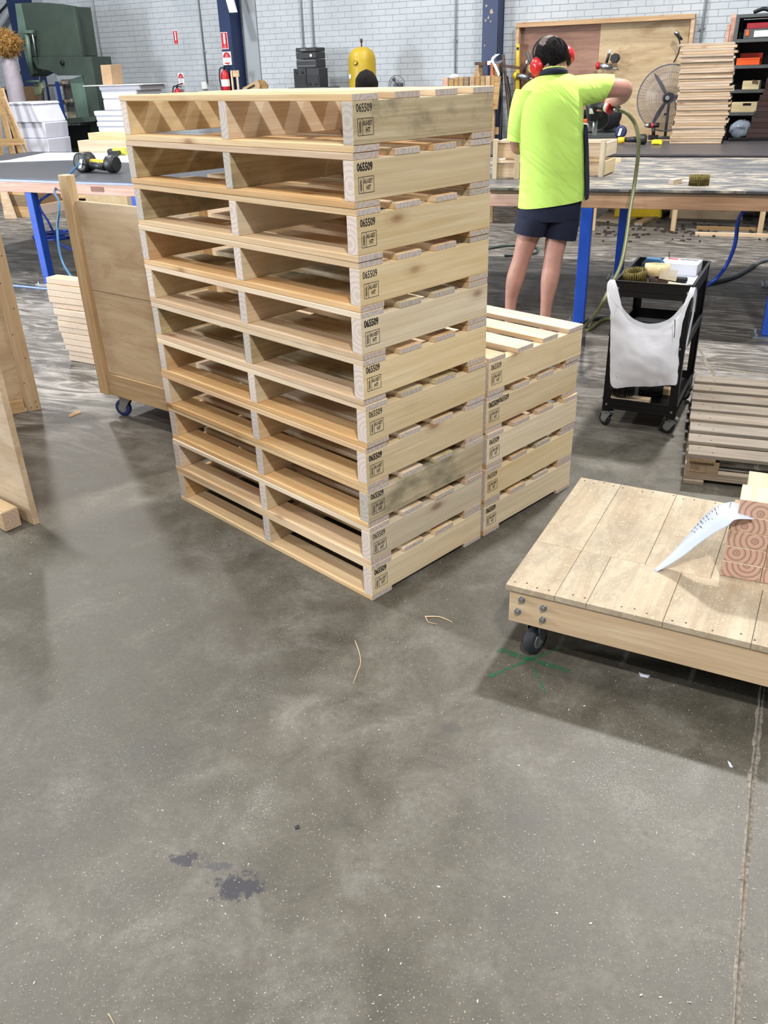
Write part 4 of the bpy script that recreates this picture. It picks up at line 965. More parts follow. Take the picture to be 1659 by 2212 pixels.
tx = bpy.data.textures.new('wrinkle', 'CLOUDS'); tx.noise_scale = .05; dm = bo.modifiers.new('d', 'DISPLACE'); dm.texture = tx; dm.strength = .014; dm.mid_level = .5
def strap(ptsA, ptsB, lab):
    b = MB(); b.loft([smooth_line([bagP(x, y, k) for x, y, k in ptsA], 5), smooth_line([bagP(x, y, k) for x, y, k in ptsB], 5)], closed=False); return emit('handle', b, BAG, bag)
strap([(1318, 640, .010), (1315, 625, .006), (1314, 612, 0), (1318, 604, -.012), (1326, 606, -.024)], [(1346, 676, .012), (1341, 652, .01), (1334, 622, 0), (1329, 606, -.012), (1331, 607, -.024)], 0)
strap([(1324, 690, .008), (1313, 650, .006), (1311, 620, 0), (1314, 608, -.01), (1320, 606, -.022)], [(1332, 656, .008), (1321, 634, .006), (1316, 618, 0), (1318, 608, -.01), (1325, 606, -.022)], 0)
strap([(1472, 672, .012), (1480, 650, .008), (1488, 630, 0), (1492, 620, -.012), (1494, 620, -.03)], [(1496, 640, .010), (1499, 634, .006), (1500, 628, 0), (1502, 622, -.02), (1500, 620, -.04)], 0)
b = MB(); b.loft([smooth_line([VF.p(CW+.008, y, z) for y, z in ((-.03, .66), (.02, .64), (.03, .58), (.0, .52), (-.03, .46))], 4), smooth_line([VF.p(CW+.012, y, z) for y, z in ((.0, .70), (.07, .66), (.08, .58), (.03, .5), (-.028, .42))], 4)], closed=False); emit('handle', b, BAG, bag)
q = [bagP(1457, 690, .045), bagP(1459, 690, .045), bagP(1458.5, 712, .05), bagP(1457, 730, .052), bagP(1455.5, 730, .052), bagP(1457, 712, .05)]
emit('pen_mark', MB().prism(q, VF.n*-.0008), INK, bag)
b = MB()
for i in range(60):
    c = bagP(R.uniform(1332, 1450), R.uniform(805, 822), R.uniform(.002, .008)); b.box((R.uniform(.01, .025), R.uniform(.004, .008), R.uniform(.006, .02)), c)
emit('wood_scraps', b, PINE, bag, kind='stuff')
# hoses of the right bench
g1 = aty(1331, 236, 5.55)
emit('air_hose', MB().tube([aty(1332, 237, 5.5), aty(1345, 240, 5.48), aty(1358, 248, 5.46), aty(1372, 268, 5.45), aty(1379, 300, 5.42), aty(1378, 340, 5.4), aty(1370, 400, 5.35), aty(1360, 460, 5.2), aty(1352, 520, 5.0), aty(1340, 575, 4.85), aty(1318, 620, 4.75), aty(1296, 665, 4.7), atz(1265, 705, .012), atz(1272, 712, .012), atz(1300, 692, .012), atz(1325, 690, .012), atz(1352, 700, .012)], .0115, 8, 8), OLIVE, label='olive air hose hanging from the raised nail gun to the floor', cat='hose')
emit('air_hose', MB().tube([atz(1250, 702, .012), atz(1275, 692, .012), atz(1310, 686, .012), atz(1360, 690, .012)], .013, 8, 6), plain('black_hose', (40, 42, 46), .4), label='black hose lying on the floor behind the cart', cat='hose')
emit('air_hose', MB().tube([KF.p(.95, .25, .75), aty(1597, 470, 5.5), aty(1587, 530, 5.55), aty(1565, 580, 5.6), aty(1535, 612, 5.55), atz(1500, 632, .014), atz(1440, 640, .014), atz(1380, 636, .014)], .0125, 8, 8), BLUEH, label='royal blue air hose hanging under the right bench', cat='hose')
emit('air_hose', MB().tube([atz(1720, 560, .014), atz(1650, 563, .014), atz(1610, 585, .014), atz(1580, 600, .014), atz(1530, 612, .014), atz(1470, 618, .014), atz(1400, 622, .014)], .018, 8, 8), GREYH, label='thick grey hose snaking over the floor under the right bench', cat='hose')
emit('air_hose', MB().tube([atz(1000, 552, .012), atz(1050, 538, .012), atz(1100, 530, .012), atz(1150, 532, .012), atz(1162, 540, .012), atz(1150, 548, .012), atz(1090, 552, .012)], .012, 8, 8), plain('dark_green_hose', (58, 72, 66), .4), label='dark green hose looped on the floor behind the man', cat='hose')
# ================================================================== background along the wall
def wp(pts, off, th, F_=WALL): 
    b = MB(); b.prism([F_.w(x, y, off) for x, y in pts], F_.n*th); return b
def wpart(name, pts, off, th, m, parent, bev=0., F_=WALL, **k): return emit(name, wp(pts, off, th, F_), m, parent, bev=bev, **k)
def base(px, py, off): v = WALL.hit(px, py, off); return WALL.p(v.x, off, 0)
# ---- green bandsaw
o = -1.5
bs = thing('bandsaw', 'huge dark green bandsaw before the navy column at the left', 'bandsaw', base(120, 200, o), WALL.yaw)
wpart('wheel_door', [(46, 7), (75, 5), (105, 6), (134, 9), (160, 13), (178, 122), (66, 122), (57, 66)], o, .06, GREEN, bs, .004)
wpart('wheel_housing', [(32, 8), (46, 7), (160, 14), (177, 121), (78, 160), (66, 166), (40, 70)], o+.06, .34, GREEN, bs, .004)
wpart('front_strip', [(32, 8), (45, 7), (57, 66), (74, 158), (66, 164), (40, 70)], o+.02, .038, GREENL, bs, .002)
wpart('frame_neck', [(67, 124), (90, 122), (196, 122), (206, 182), (218, 252), (222, 285), (196, 285), (193, 258), (179, 163), (125, 163), (104, 152), (80, 148)], o-.02, .42, GREEN, bs, .004)
wpart('column_side', [(150, 172), (178, 163), (194, 258), (168, 256)], o+.05, .30, GREENL, bs, .003)
wpart('saw_table', [(18, 261), (100, 260), (176, 253), (206, 256), (206, 262), (112, 272), (24, 272)], o-.28, .62, GREEN, bs, .003)
b = MB(); A, B_, D_, E_ = (WALL.hit(*q, o).x for q in ((52, 272), (200, 270), (208, 330), (60, 330)))
zt_b = WALL.hit(120, 274, o).z; b.prism([WALL.p(A, o+.02, 0), WALL.p(B_, o+.02, 0), WALL.p(B_, o+.02, zt_b), WALL.p(A, o+.02, zt_b)], WALL.n*.38); emit('base_cabinet', b, GREEN, bs, bev=.01)
wpart('base_opening', [(112, 276), (196, 268), (203, 318), (140, 322)], o+.012, .01, BLACK, bs)
c = WALL.w(138, 136, o); emit('hand_wheel', MB().ring([(.012, 0), (.02, .02), (.035, .03), (.035, .045), (.015, .05)], c, -WALL.n, 10), BLACK, bs)
gd = emit('blade_guard', MB().cyl(WALL.w(58, 72, o-.06), WALL.w(68, 160, o-.06), .035), GREENL, bs)
emit('guide_post', MB().cyl(WALL.w(69, 68, o-.08), WALL.w(78, 122, o-.08), .014), ZINC, bs)
wpart('guide_bracket', [(38, 66), (70, 65), (70, 72), (38, 73)], o-.10, .05, GREENL, bs, .003)
wpart('blade_guide', [(70, 180), (86, 178), (92, 190), (88, 204), (76, 206)], o-.08, .07, plain('olive_casting', (104, 112, 88), .5), bs, .004)
emit('blade', MB().prism([WALL.w(x, y, o) for x, y in ((84, 165), (86, 165), (88, 256), (86, 256))], WALL.n*.004), ZINC, bs)
wpart('fence_rail', [(56, 174), (84, 173), (84, 177), (56, 178)], o-.12, .03, GREENL, bs, .002)
wpart('guide_arm', [(92, 176), (96, 176), (106, 258), (101, 258)], o-.05, .02, ZINC, bs)
q = WALL.w(74, 321, o-.35); emit('dust_port', MB().ring([(.045, 0), (.062, 0), (.062, .25), (.045, .25)], q, WALL.n-WALL.e*.3, 16, caps=False), plain('grey_duct', (124, 122, 112), .5), bs)
wpart('control_box', [(121, 289), (137, 286), (142, 325), (126, 330)], o-.02, .04, OFFW, bs, .003)
wpart('table_offcut', [(90, 253), (118, 250), (121, 258), (100, 262)], o-.20, .10, plain('grey_blue_box', (150, 156, 176), .5), bs)
bs.children[-1].name = 'push_block'
# ---- shelf with offcuts seen through the saw throat
o = -.60; 
sh_ = thing('offcut_rack', 'open steel rack of offcuts seen through the bandsaw throat', 'shelving', base(125, 200, o), WALL.yaw)
zt = lambda py: WALL.hit(125, py, o).z
xa, xb = WALL.hit(96, 200, o).x, WALL.hit(158, 200, o).x
for z in (zt(182), zt(222), zt(258), .35):
    b = MB(); b.prism([WALL.p(xa, o, z), WALL.p(xb, o, z), WALL.p(xb, o, z-.03), WALL.p(xa, o, z-.03)], WALL.n*.45); emit('shelf', b, GREYS, sh_)
for x in (xa, xb-.03):
    for y in (o, o+.42): b = MB(); b.prism([WALL.p(x, y, 0), WALL.p(x+.03, y, 0), WALL.p(x+.03, y, zt(172)), WALL.p(x, y, zt(172))], WALL.n*.03); emit('upright', b, ZINC, sh_)
b = MB(); b.prism([WALL.p(xa+.03, o+.44, .05), WALL.p(xb-.03, o+.44, .05), WALL.p(xb-.03, o+.44, zt(172)), WALL.p(xa+.03, o+.44, zt(172))], WALL.n*.006); emit('back_panel', b, plain('dull_panel', (110, 106, 104), .7), sh_)
R3 = random.Random(5)
for zz, lab in ((zt(182), 'top'), (zt(222), 'second')):
    for i in range(6):
        x = xa+.09+i*.062; h = R3.uniform(.02, .05); y = o+.12+R3.uniform(0, .1)
        b = MB(); b.prism([WALL.p(x, y, zz+.001), WALL.p(x+.05, y, zz+.001), WALL.p(x+.05, y, zz+h), WALL.p(x, y, zz+h)], WALL.n*R3.uniform(.08, .2)); emit('offcut', b, R3.choice([PINE, BLOCK, OLDB]), label='small offcut, %s from the left on the %s shelf behind the bandsaw' % (('first', 'second', 'third', 'fourth', 'fifth', 'last')[i], lab), cat='offcut', group='offcuts on the steel rack', M=WALL.M)
cb = thing('carton', 'cream carton with dark lettering on the rack behind the bandsaw', 'box', WALL.w(136, 257.5, o-.04), WALL.yaw); z0 = zt(258)+.001
b = MB(); b.prism([WALL.p(xa+.22, o+.02, z0), WALL.p(xa+.40, o+.02, z0), WALL.p(xa+.40, o+.02, z0+.11), WALL.p(xa+.22, o+.02, z0+.11)], WALL.n*.2); emit('carton_body', b, OFFW, cb, bev=.002)
b = MB(); b.prism([WALL.p(xa+.24, o+.018, z0+.02), WALL.p(xa+.38, o+.018, z0+.02), WALL.p(xa+.38, o+.018, z0+.05), WALL.p(xa+.24, o+.018, z0+.05)], WALL.n*.001); emit('dark_print', b, INK, cb)
# blue stand post in front of rack
b = MB(); o = -.8; p0, p1 = WALL.w(131, 176, o), WALL.w(146, 258, o); x_ = WALL.hit(146, 258, o).x
emit('blue_post', MB().prism([WALL.p(x_-.1, o, 0), WALL.p(x_-.055, o, 0), WALL.p(x_-.055-.03, o, p0.z), WALL.p(x_-.13, o, p0.z)], WALL.n*.045), STEELBLUE, label='thin bright blue steel post behind the bandsaw table', cat='post', M=WALL.M)
# ---- foam sheet stack with cardboard box on top
o = -2.15
F0_ = Fr(*WALL.p(0, o).to_2d(), -27)
layers = [(330, 300, 206, 268), (300, 288, 208, 268), (288, 275, 212, 270), (275, 263, 207, 272), (263, 252, 207, 274), (252, 240, 202, 278), (240, 215, 221, 282), (215, 197, 218, 292), (197, 186, 213, 302)]
zprev = 0.
for i, (yb, yt, xl, xr) in enumerate(layers):
    zt_2 = WALL.hit(xl, yt, o).z; zb_ = WALL.hit(xl, yb, o).z if i else 0.; zb_ = max(zb_, zprev+.001)
    if i == 0: zt_2 = WALL.hit(xl, yt, o).z
    a, b_ = WALL.hit(xl, yt, o).x, WALL.hit(xr, yt, o).x
    m_ = MB(); m_.prism([WALL.p(a, o, zb_), WALL.p(b_, o, zb_), WALL.p(b_+(.02 if i % 2 else -.01), o, zt_2), WALL.p(a-(.015 if i % 3 else 0), o, zt_2)], WALL.n*.55)
    emit('foam_bundle', m_, WHITE, label='white foam bundle, %s in the pile right of the bandsaw' % ('lowest', '2nd up', '3rd up', '4th up', '5th up', '6th up', '7th up', '8th up', 'topmost')[i], cat='foam', group='foam bundles beside the bandsaw', bev=.015, M=WALL.M)
    zprev = zt_2
a, b_ = WALL.hit(183, 183, o).x, WALL.hit(312, 184, o).x
m_ = MB(); m_.prism([WALL.p(a, o-.04, zprev+.001), WALL.p(b_, o-.04, zprev+.001), WALL.p(b_, o-.04, zprev+.012), WALL.p(a, o-.04, zprev+.012)], WALL.n*.62)
emit('cover_sheet', m_, WHITEP, label='thin pale sheet laid over the white foam pile', cat='sheet', M=WALL.M)
a, b_ = WALL.hit(222, 182, o+.1).x, WALL.hit(243, 182, o+.1).x; zz = zprev+.013; zq = WALL.hit(230, 140, o+.1).z
cbx = emit('cardboard_box', MB().prism([WALL.p(a, o+.1, zz), WALL.p(b_, o+.1, zz), WALL.p(b_+.015, o+.1, zq), WALL.p(a+.01, o+.1, zq)], WALL.n*.22), CARD, label='tall brown cardboard box standing on the white foam pile', cat='box', bev=.003, M=WALL.M)
# ---- cluster at the far left edge
o = -2.6
wx = thing('foam_box', 'large white foam box left of the bandsaw table', 'box', base(45, 240, o), WALL.yaw)
a, b_ = WALL.hit(12, 222, o).x, WALL.hit(72, 222, o).x; zq = WALL.hit(40, 221, o).z; zr = WALL.hit(40, 265, o).z
emit('box_body', MB().prism([WALL.p(a, o, zr), WALL.p(b_+.06, o, zr), WALL.p(b_-.03, o, zq-.03), WALL.p(a, o, zq-.03)], WALL.n*.5), WHITE, wx, bev=.01)
emit('box_lid', MB().prism([WALL.p(a-.02, o-.01, zq-.03), WALL.p(b_-.01, o-.01, zq-.03), WALL.p(b_-.05, o-.01, zq), WALL.p(a-.02, o-.01, zq)], WALL.n*.52), WHITE, wx, bev=.006)
for k in range(5):
    z0 = zr*k/5; z1_ = zr*(k+1)/5-.002
    emit('foam_bundle', MB().prism([WALL.p(a+.02, o+.03, z0), WALL.p(b_+.08, o+.03, z0), WALL.p(b_+.1, o+.03, z1_), WALL.p(a+.02, o+.03, z1_)], WALL.n*.45), WHITE, label='white foam slab, %s of five under the foam box' % ('lowest', 'second', 'middle', 'fourth', 'topmost')[k], cat='foam', group='foam slabs under the foam box', bev=.01, M=WALL.M)
# straw bundle on a pale roll
o = -1.95; c = WALL.w(12, 95, o)
st = thing('straw_bundle', 'tangled golden straw bundle on a pale plastic roll, top left edge', 'straw', c-Vector((0, 0, .24)), WALL.yaw)
b = MB().ell(c, (.15, .14, .13), nu=20, nv=14); R4 = random.Random(9); b.v = [v+Vector((R4.gauss(0, .03), R4.gauss(0, .03), R4.gauss(0, .03))) for v in b.v]; emit('straw_core', b, STRAWM, st)
b = MB()
for i in range(900):
    a = R4.uniform(0, 6.28); h = R4.uniform(-1, 1); r_ = math.sqrt(1-h*h); p = c+Vector((math.cos(a)*r_*.22, math.sin(a)*r_*.20, h*.18))*1.0; p = c+(p-c)*R4.uniform(.75, 1.); d = Vector((R4.gauss(0, 1), R4.gauss(0, 1), R4.gauss(0, .8))).normalized()*R4.uniform(.03, .10); b.tube([p-d, p+Vector((R4.gauss(0, .02), 0, .015)), p+d], .0035, 3, 2)
emit('straw_strands', b, STRAWM, st, kind='stuff')
sz = c.z-.2
ro = thing('plastic_roll', 'tall pale plastic wrapped roll under the straw at the left edge', 'roll', Vector((c.x, c.y, 0)), 0)
emit('roll_body', MB().ring([(.11, .0), (.125, .02), (.13, sz*.5), (.12, sz-.06), (.10, sz)], Vector((c.x, c.y, 0)), n=20), plain('pinkish_wrap', (150, 142, 150), .5), ro)
# brown shelf, timber leaning
o = -.75
sf = thing('timber_shelf', 'low brown shelf unit beside the navy column at the left edge', 'shelving', base(25, 210, o), WALL.yaw); xa, xb = WALL.hit(-12, 190, o).x, WALL.hit(50, 190, o).x
for py, th in ((188, .04), (232, .03), (275, .03)): z = WALL.hit(20, py, o).z; emit('shelf', MB().prism([WALL.p(xa, o, z), WALL.p(xb, o, z), WALL.p(xb, o, z-th), WALL.p(xa, o, z-th)], WALL.n*.4), OLDB, sf)
for x in (xa, xb-.05, (xa+xb)/2): z = WALL.hit(20, 188, o).z-.04; emit('upright', MB().prism([WALL.p(x, o+.01, 0), WALL.p(x+.05, o+.01, 0), WALL.p(x+.05, o+.01, z), WALL.p(x, o+.01, z)], WALL.n*.38), OLDB, sf)
for k, (p0, p1, w0) in enumerate((((5, 35), (15, 15), .02), ((28, 185), (42, 160), .03))): pass
br = thing('wall_brace', 'thin dark diagonal brace rods by the left navy column', 'brace', WALL.w(26, 182, -.1), WALL.yaw)
emit('brace_rod', MB().cyl(WALL.w(-30, 60, -.10), WALL.w(16, 8, -.10), .02), BLACK, br); emit('brace_rod', MB().cyl(WALL.w(24, 184, -.10), WALL.w(46, 156, -.10), .02), BLACK, br)
emit('brace_tube', MB().cyl(WALL.w(-20, 90, -.14), WALL.w(22, 20, -.14), .05), NIB, br)
# leaning boards (A-frame rack of planks)
o = -2.78; AFr = WALL
def lean(xt, yt, xb, py_b, wpx, m, lab, dy=0., th=.03, top_in=.35):
    T_, B_ = WALL.hit(xt, yt, o+dy), WALL.hit(xb, py_b, o+dy); W_ = .09*wpx
    s = (B_.x-T_.x)/(B_.z-T_.z); xf = T_.x+s*(0-T_.z)   # carry the line down to the floor
    b = MB(); b.prism([WALL.p(T_.x, o+dy, T_.z), WALL.p(T_.x+W_*.9, o+dy, T_.z), WALL.p(xf+W_, o+dy-.10, 0), WALL.p(xf, o+dy-.10, 0)], WALL.n*th)
    emit('leaning_board', b, m, label=lab, cat='board', group='boards leaning at the left edge', M=WALL.M)
LNW = wood('leaning_timber', (190, 160, 118), (156, 122, 82)); 
lean(-25, 150, 0, 340, 1.5, LNW, 'wide board leaning at the left edge, leftmost behind the bench', .0)
lean(-14, 180, 32, 345, 1.0, LNW, 'leaning board left of the bandsaw, second from the frame edge', -.07)
lean(-4, 190, 52, 345, .9, LNW, 'leaning board left of the bandsaw, third from the frame edge', -.14)
lean(4, 208, 66, 340, .5, LNW, 'narrow outermost leaning board left of the bandsaw', -.21)
emit('cross_batten', MB().prism([WALL.w(x, y, o-.30) for x, y in ((-20, 300), (50, 300), (54, 312), (-20, 318))], WALL.n*.03), LNW, label='pale cross batten nailed over the leaning boards', cat='batten', M=WALL.M)
# long timber pack right of the saw base
o = -2.95; a, b_ = WALL.hit(170, 330, o).x, WALL.hit(300, 330, o).x; zt3 = [0, .12, .24, .36, WALL.hit(175, 330, o).z, WALL.hit(175, 318, o).z, WALL.hit(175, 305, o).z]
zt3 = [0]+[WALL.hit(175, 304, o).z*i/6 for i in range(1, 7)]
for i in range(6):
    emit('timber_bearer', MB().prism([WALL.p(a+.01*(i % 2), o, zt3[i]+.001), WALL.p(b_, o, zt3[i]+.001), WALL.p(b_, o, zt3[i+1]), WALL.p(a+.01*(i % 2), o, zt3[i+1])], WALL.n*.4), PINE, label='long timber, %s in the pack right of the saw base' % ('lowest', 'second up', 'third up', 'fourth up', 'fifth up', 'sixth up')[i], cat='timber', group='timber pack beside the bandsaw', bev=.004, M=WALL.M)
zz = zt3[-1]; ztop = WALL.hit(185, 287, o+.1).z; a2 = WALL.hit(180, 290, o).x
emit('timber_bearer', MB().prism([WALL.p(a2, o+.08, zz+.001), WALL.p(b_, o+.08, zz+.001), WALL.p(b_, o+.08, ztop), WALL.p(a2, o+.08, ztop)], WALL.n*.3), PINE, label='short loose timber on top of the pack beside the bandsaw', cat='timber', bev=.004, M=WALL.M)
# floor items seen under the left bench
for k in range(5):
    q = atz(24, 468); h = .135; x = -5.05
    f = Fr(q.x, q.y, -27); emit('timber_bundle', MB().prism([f.p(-.05+.02*(k % 2), 0, k*h+.001), f.p(.36-.02*k, 0, k*h+.001), f.p(.36-.02*k, 0, k*h+h), f.p(-.05+.02*(k % 2), 0, k*h+h)], f.n*.6), OLDB if k % 2 else PINE_O, label='short timber bundle, %s in the pile seen below the left bench' % ('lowest', 'second', 'middle', 'fourth', 'topmost')[k], cat='timber', group='bundles under the left bench line', bev=.004, M=f.M)
q = atz(10, 472); f = Fr(q.x, q.y, -10); b = MB(); b.prism([f.p(0, 0, 0), f.p(.16, 0, 0), f.p(-.02, .1, .7)], f.n*.03); emit('wedge_board', b, WHITEWOOD, label='pale pointed board leaning on the pile at the far left', cat='board')
q = atz(82, 450); f = Fr(q.x, q.y, -8); t = thing('timber_pallet', 'distant pallet on the floor seen under the left bench', 'pallet', f.o, f.yaw)
for i in range(5): box('deck_board', t, (.8, .10, .02), (.4, .05+i*.14, .13), m=PINE, bev=.001)
for x in (.04, .4, .76): box('bearer', t, (.65, .05, .10), (x, .33, .07), (0, 0, math.radians(90)), DARKW, .001)
for y in (.06, .6): box('base_board', t, (.8, .1, .018), (.4, y, .0095), m=PINE, bev=.001)
for i in range(3):
    A, B_ = atz(88+8*i, 440), None; b = MB(); p = A+Vector((0, .4, .141)); b.prism([p, p+Vector((.08, 0, 0)), p+Vector((-.10, .25, .30)), p+Vector((-.18, .25, .30))], Vector((0, .03, 0))); emit('prop_board', b, DARKW if i % 2 else PINE, label='board tilted over the distant pallet, %s of three' % ('left', 'middle', 'right')[i], cat='board')
q = atz(192, 470); f = Fr(q.x, q.y, -20); ck = emit('cardboard_carton', MB().prism([f.p(0, 0, 0), f.p(.62, 0, 0), f.p(.62, 0, .42), f.p(0, 0, .42)], f.n*.5), wood('pale_carton_board', (206, 184, 148), (190, 162, 122), knots=False), label='pale timber case on the floor beyond the left bench', cat='case', bev=.004)
A = EF.p(1.0, .8, .0); b = MB()
for dx, dy in ((-.14, -.10), (.14, -.10), (0, .16)): b.cyl(A+Vector((dx, dy, 0)), A+Vector((0, 0, .74)), .012)
emit('tripod_stand', b, BLACK, label='thin black tripod legs under the left bench', cat='tripod')
# ---- middle: stereo, gas tank, small fan
o = -.62; xa, xb = WALL.hit(636, 188, o).x, WALL.hit(691, 188, o).x; zc = WALL.hit(650, 189, o).z
cbt = thing('storage_cabinet', 'grey steel cabinet carrying the stereo against the wall', 'cabinet', WALL.p((xa+xb)/2, o, 0), WALL.yaw)
emit('cabinet_body', MB().prism([WALL.p(xa-.1, o-.02, 0), WALL.p(xb+.1, o-.02, 0), WALL.p(xb+.1, o-.02, zc), WALL.p(xa-.1, o-.02, zc)], WALL.n*.42), GREYS, cbt, bev=.003)
for k in (0, 1): emit('cabinet_door', MB().prism([WALL.p(xa-.08+k*(xb-xa+.16)/2, o-.03, .05), WALL.p(xa-.09+(k+1)*(xb-xa+.16)/2, o-.03, .05), WALL.p(xa-.09+(k+1)*(xb-xa+.16)/2, o-.03, zc-.04), WALL.p(xa-.08+k*(xb-xa+.16)/2, o-.03, zc-.04)], WALL.n*.009), GREYS, cbt)
mid = (xa+xb)/2; zs = WALL.hit(650, 148, o).z
for k, (p, q_) in enumerate(((xa, mid-.003), (mid+.003, xb))):
    t = thing('loudspeaker', ('left', 'right')[k]+' black loudspeaker of the pair under the stereo', 'loudspeaker', WALL.p((p+q_)/2, o, zc+.001), WALL.yaw, 'paired loudspeakers by the wall')
    emit('speaker_case', MB().prism([WALL.p(p, o, zc+.001), WALL.p(q_, o, zc+.001), WALL.p(q_, o, zs), WALL.p(p, o, zs)], WALL.n*.25), BLACKP, t, bev=.006)
    emit('grille', MB().prism([WALL.p(p+.02, o-.006, zc+.03), WALL.p(q_-.02, o-.006, zc+.03), WALL.p(q_-.02, o-.006, zs-.08), WALL.p(p+.02, o-.006, zs-.08)], WALL.n*.005), BLACK, t)
    for dx in (-.05, .05): emit('tweeter', MB().ring([(.022, 0), (.022, .008), (.012, .008)], WALL.p((p+q_)/2+dx, o-.001, (zs-.045) if k == 0 else zc+.045), -WALL.n, 14), BLACK, t)
xr2 = WALL.hit(683, 120, o).x; xl2 = WALL.hit(639, 120, o).x
for lab, y0, y1, nm in (('silver edged black cassette deck resting on the two speakers', 147.5, 128, 'stereo_deck'), ('black tuner with round dial in the middle of the stereo pile', 127.5, 113, 'stereo_tuner'), ('flat black player on top of the stereo pile', 112.5, 103, 'stereo_player')):
    z0, z1_ = WALL.hit(660, y0, o).z+.001, WALL.hit(660, y1, o).z
    t = thing(nm, lab, 'stereo', WALL.p((xl2+xr2)/2, o, z0), WALL.yaw); emit('case', MB().prism([WALL.p(xl2, o, z0), WALL.p(xr2, o, z0), WALL.p(xr2, o, z1_), WALL.p(xl2, o, z1_)], WALL.n*.26), BLACKP, t, bev=.008)
    if 'deck' in nm:
        for zf in (.2, .8): emit('trim_strip', MB().prism([WALL.p(xl2+.02, o-.004, z0+(z1_-z0)*zf), WALL.p(xr2-.02, o-.004, z0+(z1_-z0)*zf), WALL.p(xr2-.02, o-.004, z0+(z1_-z0)*zf+.012), WALL.p(xl2+.02, o-.004, z0+(z1_-z0)*zf+.012)], WALL.n*.003), GREYP, t)
    elif 'tuner' in nm: emit('dial', MB().ring([(.02, 0), (.018, .012)], WALL.p(xr2-.08, o-.001, (z0+z1_)/2), -WALL.n, 12), ZINC, t)
    else: emit('display', MB().prism([WALL.p(xl2+.08, o-.003, z0+.015), WALL.p(xl2+.17, o-.003, z0+.015), WALL.p(xl2+.17, o-.003, z1_-.012), WALL.p(xl2+.08, o-.003, z1_-.012)], WALL.n*.002), GREYP, t)
o = -.8; A, B_ = WALL.hit(757, 150, o), WALL.hit(809, 150, o); r_ = (B_.x-A.x)/2; c = WALL.p((A.x+B_.x)/2, o, 0); zt4 = WALL.hit(783, 101, o).z
tk = thing('air_receiver', 'tall yellow round topped air tank by the wall', 'tank', c, WALL.yaw)
emit('tank_body', MB().ring([(r_*.4, .12), (r_*.85, .16), (r_, .24), (r_, zt4-.16), (r_*.96, zt4-.11), (r_*.8, zt4-.05), (r_*.5, zt4-.012), (r_*.15, zt4)], c, n=32), YEL, tk)
for i in range(3): a = i*2.09+.4; p = c+Vector((math.cos(a)*r_*.8, math.sin(a)*r_*.8, 0)); emit('foot', MB().box((.05, .05, .26), p+Vector((0, 0, .13))), YEL, tk)
emit('top_valve', MB().cyl(c+Vector((0, 0, zt4-.005)), c+Vector((0, 0, zt4+.06)), .010).cyl(c+Vector((0, 0, zt4+.05)), c+Vector((0, 0, zt4+.095)), .018), RUST, tk)
cc = WALL.hit(780, 136, o); p = c-WALL.n*(r_-.002)+Vector((0, 0, cc.z)); emit('inspection_plug', MB().ring([(.03, 0), (.03, .015), (.018, .018), (.018, .024)], p, -WALL.n, 16), plain('dull_brass', (140, 116, 40), .4, .5), tk)
cc = WALL.hit(765, 165, o); p = c+WALL.e*(-r_*.62)-WALL.n*(r_*.80)+Vector((0, 0, cc.z)); emit('round_label', MB().ring([(.03, 0), (.03, .004)], p, (-WALL.n-WALL.e*.75), 16), SIGNW, tk)
# small pedestal fan + dark tool on a low table (only their tops show)
o = -.5; c = WALL.w(857, 184, o); t = thing('pedestal_fan', 'small grey wire pedestal fan right of the yellow tank', 'fan', Vector((c.x, c.y, 0)), WALL.yaw)
b = MB()
for k in range(10):
    a = k*math.pi/10; u = (WALL.e*math.cos(a)+Vector((0, 0, 1))*math.sin(a)); b.tube([c+u*.12, c+u*.06-WALL.n*.05, c-WALL.n*.06, c-u*.06-WALL.n*.05, c-u*.12], .003, 4, 3)
emit('cage', b, GREYP, t)
for rr in (.12, .07): emit('cage_ring', MB().tube([c+WALL.e*math.cos(i*.393)*rr+Vector((0, 0, math.sin(i*.393)*rr)) - WALL.n*(.0 if rr > .1 else .05) for i in range(16)], .005, 5, 2, closed=True), GREYP, t)
emit('motor', MB().cyl(c-WALL.n*.02, c+WALL.n*.09, .035), GREYP, t); emit('pole', MB().cyl(Vector((c.x, c.y, .02)), c-Vector((0, 0, .03)), .014), GREYP, t); emit('base', MB().ring([(.16, 0), (.16, .015), (.02, .03)], Vector((c.x, c.y, 0)), n=20), GREYP, t)
for k in range(3): a = k*2.094; u = WALL.e*math.cos(a)+Vector((0, 0, math.sin(a))); v = WALL.e*-math.sin(a)+Vector((0, 0, math.cos(a))); emit('blade', MB().prism([c+u*.02, c+u*.1-v*.03, c+u*.1+v*.03], -WALL.n*.004), BLACKP, t)
# ---- paling rack, clamps, bars by column 3
o = -.50; rk = thing('paling_rack', 'row of upright short timber palings before the navy column', 'timber rack', base(1015, 200, o), WALL.yaw)
xs = [(957, 967), (970, 979), (981, 989), (991, 1000), (1003, 1012), (1016, 1025), (1027, 1036), (1038, 1047), (1049, 1059), (1061, 1070)]
for i, (a, b_) in enumerate(xs):
    A, B_ = WALL.hit(a, 170-i*.7, o), WALL.hit(b_, 168-i*.7, o); z = WALL.hit(a, 168-i*.55, o).z
    emit('paling', MB().prism([WALL.p(A.x, o, .06), WALL.p(B_.x, o, .06), WALL.p(B_.x, o, z), WALL.p(A.x, o, z)], WALL.n*.05), PINK if i == 0 else OLDB if i in (4,) else LNW, rk, bev=.002)
A, B_ = WALL.hit(1071, 165, o), WALL.hit(1080, 165, o); z0, z1_ = WALL.hit(1075, 236, o).z, WALL.hit(1078, 164, o).z
